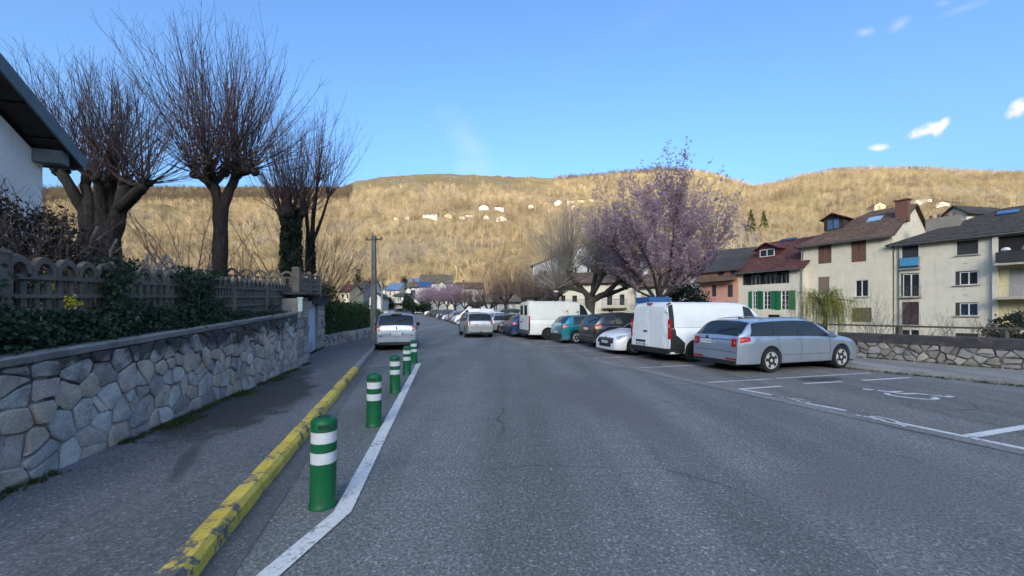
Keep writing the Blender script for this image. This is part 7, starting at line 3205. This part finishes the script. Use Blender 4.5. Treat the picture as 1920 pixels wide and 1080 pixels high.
wp_ = []
for i in range(60):
    Y = lerp(1.2, 11, i / 59)
    p = Vector((-4.307 - .215 * (Y - 3.186), Y, .125)) + wout_n * .06
    if noise.noise(Vector((Y * 1.4, 3, 0))) > -.12:
        wp_.append((p, .05))
for Y in (5.0, 5.2, 5.35, 6.9, 7.1, 8.3, 8.6):
    p = Vector((-4.307 - .215 * (Y - 3.186), Y, .125)) + wout_n * .16
    wp_ += [(p, .09)] * 3
weeds('wall_weeds', 'low green weeds and grass tufts along the foot of the garden wall', wp_, 2300, .05)
wp_ = []
for i in range(60):
    s = lerp(0, 16, i / 59)
    if noise.noise(Vector((s * .9, 8, 0))) > -.25:
        q = st(s, kerbr_f(s) - .12)
        wp_.append((Vector((q.x, q.y, .01)), .09))
    q = st(s, wallr_f(s) - .10)
    wp_.append((Vector((q.x, q.y, .125)), .06))
weeds('kerb_weeds', 'dry weeds and leaf litter along the river kerb and wall foot', wp_, 2200, .06)

# --- right bank: pollarded plane, flowering plums, row of planes
Y = 23.5
bs = P(1107, 630, Y)
bs.z = 0.05
pollard('plane_tree', 'grey pollarded plane tree with broad fan of bare shoots behind the tall white van', bs, [
    ([bs, P(1106, 585, Y), P(1109, 558, Y)], [.32, .29, .30], 0),
    ([P(1107, 562, Y), P(1094, 545, Y - .2), P(1070, 540, Y - .4), P(1046, 541, Y - .5)], [.22, .17, .14, .13], 1.0),
    ([P(1106, 560, Y), P(1085, 535, Y), P(1070, 520, Y), P(1064, 508, Y)], [.20, .16, .14, .15], 1.3),
    ([P(1110, 560, Y), P(1112, 540, Y + .4), P(1116, 520, Y + .6), P(1118, 506, Y + .6)], [.20, .16, .15, .16], 1.3),
    ([P(1112, 562, Y), P(1135, 550, Y), P(1152, 535, Y - .2), P(1164, 524, Y - .3)], [.22, .17, .14, .13], 1.2),
    ([P(1114, 560, Y), P(1140, 552, Y + .4), P(1160, 545, Y + .8), P(1172, 540, Y + .8)], [.18, .14, .12, .12], .8),
    ([P(1108, 556, Y), P(1120, 535, Y - .8), P(1130, 515, Y - 1.0)], [.18, .15, .15], 1.2)],
    110, (2.6, 5.4), bark='bark_plane', twig='twig_grey', seed=71, up=.32, spread=1.6, egg=4.9, r0=.022, twigs=4, tl=.28, group='trees along the right parking row', nseg=7, wig=.13)
Y = 19.6
bs = P(1236, 640, Y)
bs.z = .1
pollard('plum_tree', 'large purple plum tree in pink blossom, tallest on the right', bs, [
    ([bs, P(1234, 585, Y), P(1232, 562, Y)], [.20, .17, .16], 0),
    ([P(1232, 566, Y), P(1210, 535, Y), P(1180, 500, Y - .3), P(1150, 468, Y - .5)], [.10, .075, .055, .035], 1.1),
    ([P(1230, 562, Y), P(1195, 545, Y + .4), P(1165, 525, Y + .8)], [.075, .055, .035], .8),
    ([P(1233, 562, Y), P(1238, 520, Y + .2), P(1230, 460, Y + .3), P(1226, 420, Y + .2)], [.10, .075, .055, .035], 1.1),
    ([P(1234, 560, Y), P(1255, 520, Y - .2), P(1262, 460, Y - .4), P(1268, 400, Y - .4)], [.10, .075, .055, .035], 1.2),
    ([P(1236, 562, Y), P(1275, 530, Y), P(1310, 500, Y - .2), P(1335, 470, Y - .3)], [.09, .07, .05, .035], 1.1),
    ([P(1236, 560, Y), P(1270, 545, Y + .6), P(1300, 520, Y + 1.0)], [.075, .055, .035], .8),
    ([P(1234, 560, Y), P(1225, 510, Y - 1.0), P(1200, 460, Y - 1.4)], [.075, .055, .035], 1.0),
    ([P(1234, 560, Y), P(1262, 500, Y + 1.0), P(1290, 445, Y + 1.4)], [.075, .055, .035], 1.0)],
    64, (1.7, 3.5), along=.62, twig='twig_brown', seed=73, up=.55, spread=1.35, r0=.014, twigs=9, tl=.36, blossom=('blossom_pink', .052), nb=85000, group='trees along the right parking row', tw_r=.4)
rng = random.Random(79)
TR = [(31.5, 10.6, 'plane', 'dark pollarded tree with crooked trunk above the roof box', 5.2, 34), (41, 10.8, 'bare', 'bare tree with a thin grey trunk behind the driving people carrier', 6.0, 40),
      (50, 10.9, 'plane', 'bare pollarded tree second beyond the driving people carrier', 5.2, 34), (59, 10.9, 'plane', 'bare pollarded tree third beyond the driving people carrier', 5.2, 34),
      (67, 10.8, 'plane', 'bare brown tree just before the pink blossom trees', 5.4, 34), (76, 10.6, 'plum', 'distant pink blossom tree nearest in its row', 6.2, 34), (85, 10.6, 'plum', 'distant pink blossom tree second in its row', 6.2, 34),
      (96, 10.4, 'plum', 'distant pink blossom tree third in its row', 6.6, 34), (107, 10.2, 'plum', 'distant pink blossom tree fourth in its row', 7.0, 34), (118, 10.2, 'plum', 'distant pink blossom tree fifth in its row', 7.0, 34), (130, 10.4, 'plum', 'distant pink blossom tree farthest along the row', 7.0, 34), (36.5, 15, 'bare', 'twiggy bare tree behind the roof box and white cottage', 6.5, 40), (46, 15.5, 'bare', 'twiggy bare tree between the cottage and the grey gable', 6.5, 40)]
for i, (s, t, kind, lab, hgt, n) in enumerate(TR):
    q = st(s, t)
    b0 = Vector((q.x, q.y, q.z))
    th = hgt * (.34 if kind != 'bare' else .42)
    stems = [([b0, b0 + Vector((.05, 0, th * .6)), b0 + Vector((0, .05, th))], [.21, .17, .17], 0)]
    for k in range(5):
        a = k * 1.257 + rng.uniform(-.3, .3)
        r_ = rng.uniform(.7, 1.4) * (1 if kind != 'bare' else .7)
        o1 = b0 + Vector((math.cos(a) * r_ * .5, math.sin(a) * r_ * .5, th + .45))
        o2 = b0 + Vector((math.cos(a) * r_, math.sin(a) * r_, th + rng.uniform(.6, 1.2)))
        stems.append(([b0 + Vector((0, 0, th - .1)), o1, o2], [.13, .10, .09], 1.0))
    tw = {'plane': 'twig_brown', 'bare': 'twig_brown', 'plum': 'twig_brown'}[kind]
    pollard({'plane': 'plane_tree', 'bare': 'bare_tree', 'plum': 'plum_tree'}[kind], lab, b0, stems, n * .75, (hgt * .32, hgt * .62), twig=tw, seed=100 + i, up=.4, spread=1.1, r0=.026, twigs=7, tl=.38,
            blossom=('blossom_pink', .15) if kind == 'plum' else None, nb=6500 if kind == 'plum' else 0, group='trees along the right parking row', tw_r=.5)
# evergreen behind the plum, dark conifer by the river wall, willow, bushes
leaf_clump('evergreen_bush', 'dark evergreen bush behind the plum tree trunk', [(P(1285, 560, 24.5), (1.3, 1.2, 1.3)), (P(1310, 575, 24), (1.0, 1.0, 1.0)), (P(1268, 545, 24.5), (.8, .8, .9)), (P(1290, 600, 24.5), (1.3, 1.2, 1.2))], 7000, .09, 'conifer_leaf', 83, 'twig_dark', nstem=25)
leaf_clump('dark_conifer', 'dark spreading conifer below the balconies at the right edge', [(P(1895, 605, 19), (.9, .8, .55)), (P(1872, 622, 19), (.8, .8, .5)), (P(1925, 598, 19.5), (1.0, .9, .65)), (P(1905, 650, 19), (1.3, 1.0, .9)), (P(1990, 600, 19), (1.3, 1.0, .9)), (P(1950, 690, 19), (1.6, 1.0, 1.3))], 9000, .075, 'conifer_leaf', 87, 'twig_dark', nstem=40)
leaf_clump('round_evergreen', 'small dark round evergreen left of the balcony house', [(P(1026, 575, 44), (1.2, 1.0, 1.2)), (P(1034, 592, 44), (1.2, 1.0, 1.2))], 1500, .16, 'conifer_leaf', 89)
rng = random.Random(91)
wb = P(1545, 640, 25.5)
wil = empty('weeping_willow', wb, 0, 'small yellow green weeping willow below the cream house', 'tree')
b, bb = MB(), MB()
topz = P(1545, 548, 25.5).z - wb.z
wobble_tube(b, [(0, 0, -1.2), (.1, 0, topz * .5), (0, .1, topz * .8)], [.16, .14, .10], rng)
strands = []
for q in range(22):
    a = rng.uniform(0, 6.283)
    r_ = rng.uniform(.4, 1.7)
    e = Vector((math.cos(a) * r_, math.sin(a) * r_, topz * rng.uniform(.75, 1.05)))
    b.tube([(0, .05, topz * .7), e * .5 + Vector((0, 0, topz * .45)), e], [.05, .03, .012], 5)
    for k in range(26):
        o = Vector((0, 0, topz * .85)).lerp(e, rng.uniform(.3, 1.05)) + rvec(rng) * .22
        out = Vector((math.cos(a), math.sin(a), 0)) * rng.uniform(.1, .6) + Vector((rng.gauss(0, .2), rng.gauss(0, .2), 0))
        L = rng.uniform(.8, 2.5)
        p1 = o + out * .4 + Vector((0, 0, .12))
        p2 = o + out * .8 + Vector((0, 0, -L * .4))
        p3 = o + out * .9 + Vector((0, 0, -L))
        strands.append((p1, p2, p3))
        bb.tube([o, p1, p2, p3], [.007, .006, .005, .003], 3)
b.build('trunk', MATS['bark'], wil)
for (p1, p2, p3) in strands:
    leaf_quads(bb, [p1.lerp(p2, rng.random()) if rng.random() < .4 else p2.lerp(p3, rng.random()) for k in range(7)], .04, rng, asp=2.4)
bb.build('strands', MATS['willow_leaf'], wil)
bare_shrub('bare_shrub', 'pale bare shrub right of the weeping willow below the cream house', P(1640, 650, 26), 30, (2.0, 4.4), (0, 0, .2), .34, 'twig_grey', 93, .022, 9, .15)
bare_shrub('bare_shrub', 'low dry seedhead bush above the river rail under the blue balcony', P(1768, 645, 17.5), 28, (.8, 1.7), (0, 0, .3), .26, 'twig_brown', 94, .010, 7, .1)
bare_shrub('bare_shrub', 'low dry bush left of the dark conifer above the river rail', P(1838, 645, 18), 26, (.8, 1.6), (0, 0, .3), .28, 'twig_brown', 95, .010, 7, .1)
bare_shrub('bare_shrub', 'pale twiggy bush below the yellow shutters', P(1190, 600, 38), 26, (1.6, 3.0), (0, 0, .2), .36, 'twig_grey', 96, .022, 7, .1)
bare_shrub('bare_shrub', 'dry reddish bush under the green shutters beside the willow', P(1500, 640, 27), 22, (1.6, 3.2), (0, 0, .2), .36, 'twig_grey', 97, .016, 7, .1)

# village greenery
leaf_clump('cypress', 'dark round tree among the far village roofs', [(P(758, 529, 150), (1.6, 1.6, 2.6)), (P(757, 540, 150), (2.2, 2, 2.8))], 900, .42, 'conifer_leaf', 101, cat='tree')
leaf_clump('cypress', 'dark hedge tree right of the white balcony villa', [(P(766, 572, 98), (2.2, 2, 2.2)), (P(764, 560, 98), (1.3, 1.3, 1.6))], 1200, .32, 'conifer_leaf', 102, cat='tree')
leaf_clump('cypress', 'dark evergreen left of the white balcony villa', [(P(726, 570, 100), (2.0, 2, 2.8)), (P(732, 577, 100), (1.6, 1.6, 1.4))], 1200, .32, 'conifer_leaf', 103, cat='tree')
leaf_clump('cypress', 'thin dark conifer above the red roofed village house', [(P(671, 512, 170), (1.6, 1.6, 3.2)), (P(671, 520, 170), (2.4, 2, 2.4)), (P(671, 530, 170), (3.0, 2.4, 3.0)), (P(671, 541, 170), (3.4, 2.6, 3.0))], 900, .42, 'conifer_leaf', 104, cat='tree')

leaf_clump('cypress', 'low dark hedge in front of the white houses at the street end', [(P(u_, 578, 108), (2.4, 2.0, 1.6)) for u_ in (768, 778, 788, 798)], 1800, .3, 'conifer_leaf', 105, cat='hedge')
# --- utility poles
def pole(label, p, hgt, w0, w1, rz):
    root = empty('utility_pole', p, rz, label, 'utility pole', 'concrete utility poles along the left pavement')
    b = MB()
    for e in (-1, 1):
        b.add([(e * w0 * .5 - .05 * 0, -w0 * .35, -.1), (e * w0 * .5, w0 * .35, -.1), (e * w0 * .28, w0 * .35, -.1), (e * w0 * .28, -w0 * .35, -.1),
               (e * w1 * .5, -w1 * .35, hgt), (e * w1 * .5, w1 * .35, hgt), (e * w1 * .28, w1 * .35, hgt), (e * w1 * .28, -w1 * .35, hgt)],
              [(0, 1, 5, 4), (1, 2, 6, 5), (2, 3, 7, 6), (3, 0, 4, 7), (4, 5, 6, 7)])
    b.add([(-w0 * .28, -w0 * .12, -.1), (w0 * .28, -w0 * .12, -.1), (w1 * .28, -w1 * .12, hgt), (-w1 * .28, -w1 * .12, hgt)], [(0, 1, 2, 3)])
    b.add([(-w0 * .28, w0 * .12, -.1), (w0 * .28, w0 * .12, -.1), (w1 * .28, w1 * .12, hgt), (-w1 * .28, w1 * .12, hgt)], [(3, 2, 1, 0)])
    b.build('shaft', MATS['pole_concrete'], root)
    b = MB()
    b.bar((-.5, 0, hgt - .25), (.5, 0, hgt - .25), .06, .06)
    for x in (-.45, -.15, .15, .45):
        b.lathe([(.02, 0), (.035, .03), (.03, .09), (.015, .11)], 8, Matrix.Translation((x, 0, hgt - .22)))
    b.build('crossarm', MATS['dark_metal'], root)
    b = MB()
    b.tube([(w0 * .55, 0, 0), (w0 * .55, 0, hgt * .45), (w1 * .55, 0, hgt - .3)], .022, 5)
    b.build('cable_conduit', MATS['dark_metal'], root)
    return root


q1 = gp(701, 636, .12)
pole('concrete utility pole rising above the hedge near the parked people carrier', Vector((q1.x, q1.y, .12)), 1.65 + 143 / F * q1.y - .12, .30, .20, R(-15))
q2 = Vector((pt(716.5, 584, 46).x, 46, gz(46) + .1))
pole('thinner distant utility pole just right of the nearer concrete pole', q2, 5.6, .26, .18, R(-15))
w = MB()
t1, t2 = Vector((q1.x, q1.y, 1.65 + 143 / F * q1.y - .2)), q2 + Vector((0, 0, 5.4))
for dx in (-.45, .15):
    pts = [t1.lerp(t2, i / 12) + Vector((dx, 0, -.5 * 4 * (i / 12) * (1 - i / 12))) for i in range(13)]
    w.tube(pts, .010, 4)
t3 = q2 + RD * 32 + Vector((-2, 0, 5.6))
for dx in (-.45, .15):
    w.tube([t2.lerp(t3, i / 8) + Vector((dx, 0, -.4 * 4 * (i / 8) * (1 - i / 8))) for i in range(9)], .010, 4)
o = w.build('overhead_wires', MATS['dark_metal'])
tag(o, 'thin overhead wires between the concrete poles', 'wires')

# small round road sign by the white cottage
q = pt(1018, 562, 38)
sg = empty('road_sign', (q.x, q.y, gz(38)), R(5), 'small round dark road sign in front of the grey building', 'sign')
b = MB()
b.tube([(0, 0, 0), (0, 0, q.z + .3)], .03, 6)
b.build('sign_post', GUT, sg)
b = MB()
b.lathe([(.36, -.012), (.36, .012)], 24, Matrix.Translation((0, -.05, q.z)) @ Matrix.Rotation(R(90), 4, 'X'))
b.build('sign_disc', mat('sign_navy', (.02, .025, .05), .4), sg)
b = MB()
for i in range(8):
    a0, a1 = math.pi + math.pi * i / 8, math.pi + math.pi * (i + 1) / 8
    for (x0, z0, x1, z1) in ((.15 * math.cos(a0), .15 * math.sin(a0), .15 * math.cos(a1), .15 * math.sin(a1)),):
        b.bar((x0, -.068, q.z + z0), (x1, -.068, q.z + z1), .01, .06, (0, -1, 0))
for e in (-1, 1):
    b.bar((e * .15, -.068, q.z), (e * .15, -.068, q.z + .2), .06, .01, (0, -1, 0))
b.build('sign_symbol', WFRAME, sg)


# ------------------------------------------------------------------ hillside wood (instanced, nobody could count it)
def wood_tree(seed, m, hgt=9.0, conifer=False):
    rng = random.Random(seed)
    b = MB()
    if conifer:
        b.tube([(0, 0, 0), (0, 0, hgt)], [.16, .02], 4)
        cs = []
        for q in range(260):
            z = rng.uniform(.12, 1.0)
            r_ = (1.05 - z) * hgt * .22 * rng.uniform(.5, 1.0)
            a = rng.uniform(0, 6.283)
            cs.append((math.cos(a) * r_, math.sin(a) * r_, z * hgt))
        leaf_quads(b, cs, .55, rng)
    else:
        th = hgt * rng.uniform(.25, .45)
        b.tube([(0, 0, -1), (rng.uniform(-.2, .2), rng.uniform(-.2, .2), th), (rng.uniform(-.5, .5), rng.uniform(-.5, .5), hgt * .9)], [.16, .12, .03], 4)
        for q in range(15):
            z = rng.uniform(.25, .85) * hgt
            a = rng.uniform(0, 6.283)
            L = hgt * rng.uniform(.22, .42)
            d = Vector((math.cos(a), math.sin(a), rng.uniform(.5, 1.5))).normalized()
            o = Vector((0, 0, z))
            e = o + d * L
            b.tube([o, o + d * L * .5, e + Vector((0, 0, L * .12))], [.06, .045, .015], 3)
            for w in range(7):
                f = rng.uniform(.3, 1.0)
                oo = o + d * L * f
                dd_ = (d * .5 + rvec(rng) * .8 + Vector((0, 0, .5))).normalized()
                k = len(b.v)
                s_ = dd_.cross(rvec(rng)).normalized() * .035
                l2 = L * rng.uniform(.25, .6)
                b.v += [tuple(oo - s_), tuple(oo + s_), tuple(oo + dd_ * l2)]
                b.f.append((k, k + 1, k + 2))
                b.mi.append(0)
    me = bpy.data.meshes.new('wood_tree')
    me.from_pydata(b.v, [], b.f)
    me.materials.append(m)
    o = bpy.data.objects.new('wood_tree', me)
    return o


def wood_mat(name, lo, hi):
    t = NT(name)
    oi = t.n.new('ShaderNodeObjectInfo')
    c_ = t.ramp(oi.outputs['Random'], [(0.0, lo), (1.0, hi)])
    nl = t.noise(.014, 4, .65, oi.outputs['Location'])
    c_ = t.mix(1.0, c_, t.ramp(nl, [(.34, (.62, .60, .60)), (.5, (1.0, 1.0, .98)), (.66, (1.22, 1.20, 1.05))]), 'MULTIPLY')
    n2 = t.noise(.022, 3, .6, oi.outputs['Location'])
    c_ = t.mix(t.ramp(n2, [(.56, 0.0), (.66, .5)]), c_, (.15, .145, .06))
    t.color(c_)
    t.set(.95, 0, .1)
    MATS[name] = t.mat
    return t.mat


wa = wood_mat('wood_tan', (.165, .125, .085), (.36, .295, .20))
wb2 = wood_mat('wood_grey', (.135, .115, .092), (.29, .25, .20))
wdk = wood_mat('wood_dark', (.055, .042, .036), (.09, .07, .055))  # own tone of the crest wood; on the west slope its colour imitates shade
wcn = wood_mat('wood_conifer', (.035, .045, .018), (.075, .085, .035))
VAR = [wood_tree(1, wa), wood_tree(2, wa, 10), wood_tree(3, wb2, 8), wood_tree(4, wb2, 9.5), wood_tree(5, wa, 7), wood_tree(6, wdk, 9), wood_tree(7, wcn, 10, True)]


def forest(name, label, pts, idx):
    """pts: (x, y, z, scale); GN instances on points"""
    me = bpy.data.meshes.new(name)
    me.from_pydata([p[:3] for p in pts], [], [])
    a = me.attributes.new('tidx', 'INT', 'POINT')
    a.data.foreach_set('value', idx)
    a = me.attributes.new('tscl', 'FLOAT', 'POINT')
    a.data.foreach_set('value', [p[3] for p in pts])
    a = me.attributes.new('trot', 'FLOAT', 'POINT')
    rg = random.Random(5)
    a.data.foreach_set('value', [rg.uniform(0, 6.283) for p in pts])
    o = bpy.data.objects.new(name, me)
    COL.objects.link(o)
    tag(o, label, 'wood', kind='stuff')
    ng = bpy.data.node_groups.new(name, 'GeometryNodeTree')
    ng.interface.new_socket('Geometry', in_out='INPUT', socket_type='NodeSocketGeometry')
    ng.interface.new_socket('Geometry', in_out='OUTPUT', socket_type='NodeSocketGeometry')
    N_, Lk = ng.nodes, ng.links
    gi, go_ = N_.new('NodeGroupInput'), N_.new('NodeGroupOutput')
    join = N_.new('GeometryNodeGeometryToInstance')
    for v in VAR:
        oi = N_.new('GeometryNodeObjectInfo')
        oi.inputs['Object'].default_value = v
        oi.inputs['As Instance'].default_value = True
    infos = [n for n in N_ if n.bl_idname == 'GeometryNodeObjectInfo']
    for n in reversed(infos):
        Lk.new(n.outputs['Geometry'], join.inputs[0])
    iop = N_.new('GeometryNodeInstanceOnPoints')
    iop.inputs['Pick Instance'].default_value = True

    def attr(nm, ty):
        q = N_.new('GeometryNodeInputNamedAttribute')
        q.data_type = ty
        q.inputs['Name'].default_value = nm
        return q.outputs['Attribute']
    Lk.new(gi.outputs[0], iop.inputs['Points'])
    Lk.new(join.outputs[0], iop.inputs['Instance'])
    Lk.new(attr('tidx', 'INT'), iop.inputs['Instance Index'])
    Lk.new(attr('tscl', 'FLOAT'), iop.inputs['Scale'])
    cx = N_.new('ShaderNodeCombineXYZ')
    Lk.new(attr('trot', 'FLOAT'), cx.inputs[2])
    Lk.new(cx.outputs[0], iop.inputs['Rotation'])
    Lk.new(iop.outputs[0], go_.inputs[0])
    md = o.modifiers.new('scatter', 'NODES')
    md.node_group = ng
    return o


rng = random.Random(2024)
fp, fi = [], []
tries = 0
while len(fp) < 30000 and tries < 300000:
    tries += 1
    Yq = math.sqrt(rng.uniform(232.0 ** 2, 905.0 ** 2))
    u = rng.uniform(-250, 2150)
    X = (u - CX) / F * Yq
    p = (Yq - YB) / (YC - YB)
    dn = noise.fractal(Vector((X / 70, Yq / 70, 2)), 1, 2, 3)
    bald_top = (not (u < 660 and p < .92)) and (p > .66 + .10 * noise.noise(Vector((X / 50, 1, 0)))) and u < 1040
    if bald_top and rng.random() < .985:
        continue
    dens = .80 + dn * 1.0
    west_shade_trees = u < 660 and p > .50 + .08 * noise.noise(Vector((X / 60, 4, 0))) and p < .92  # dark-coloured trees stand in for the shade on the far-left slope
    if u < 640 and .25 < p and not west_shade_trees:
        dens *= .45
    if rng.random() > dens:
        continue
    near_house = False
    for (hp, ww) in HHP:
        # keep the front of each house open
        if abs(X - hp.x) < ww * .62 and -26 < (Yq - hp.y) < 12:
            near_house = True
            break
    if near_house:
        continue
    z = hill_h(X, Yq) - .3
    if west_shade_trees:
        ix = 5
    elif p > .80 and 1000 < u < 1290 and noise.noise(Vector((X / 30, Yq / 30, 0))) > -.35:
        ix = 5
    elif noise.fractal(Vector((X / 40, Yq / 40, 8)), 1, 2, 3) > .85 and rng.random() < .5:
        ix = 6
    else:
        ix = rng.choice([0, 1, 2, 3, 4, 0, 1])
    sc = rng.uniform(.75, 1.55) * (1.0 if p < .85 else .7)
    fp.append((X, Yq, z, sc))
    fi.append(ix)
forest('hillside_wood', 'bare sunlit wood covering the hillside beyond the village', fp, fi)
for (u, v, hg, lab) in ((1408, 440, 1.5, 'tall green fir on the hill above the red roofed house'), (1432, 437, 1.4, 'second green fir right of the tallest one on the hill')):
    p = hill_hit(u, v)
    cb = VAR[6].data.copy()
    o = bpy.data.objects.new('fir_tree', cb)
    COL.objects.link(o)
    o.location = p
    o.scale = (1.9 * hg, 1.9 * hg, 2.0 * hg * .8)
    tag(o, lab, 'tree', 'green firs on the hill')
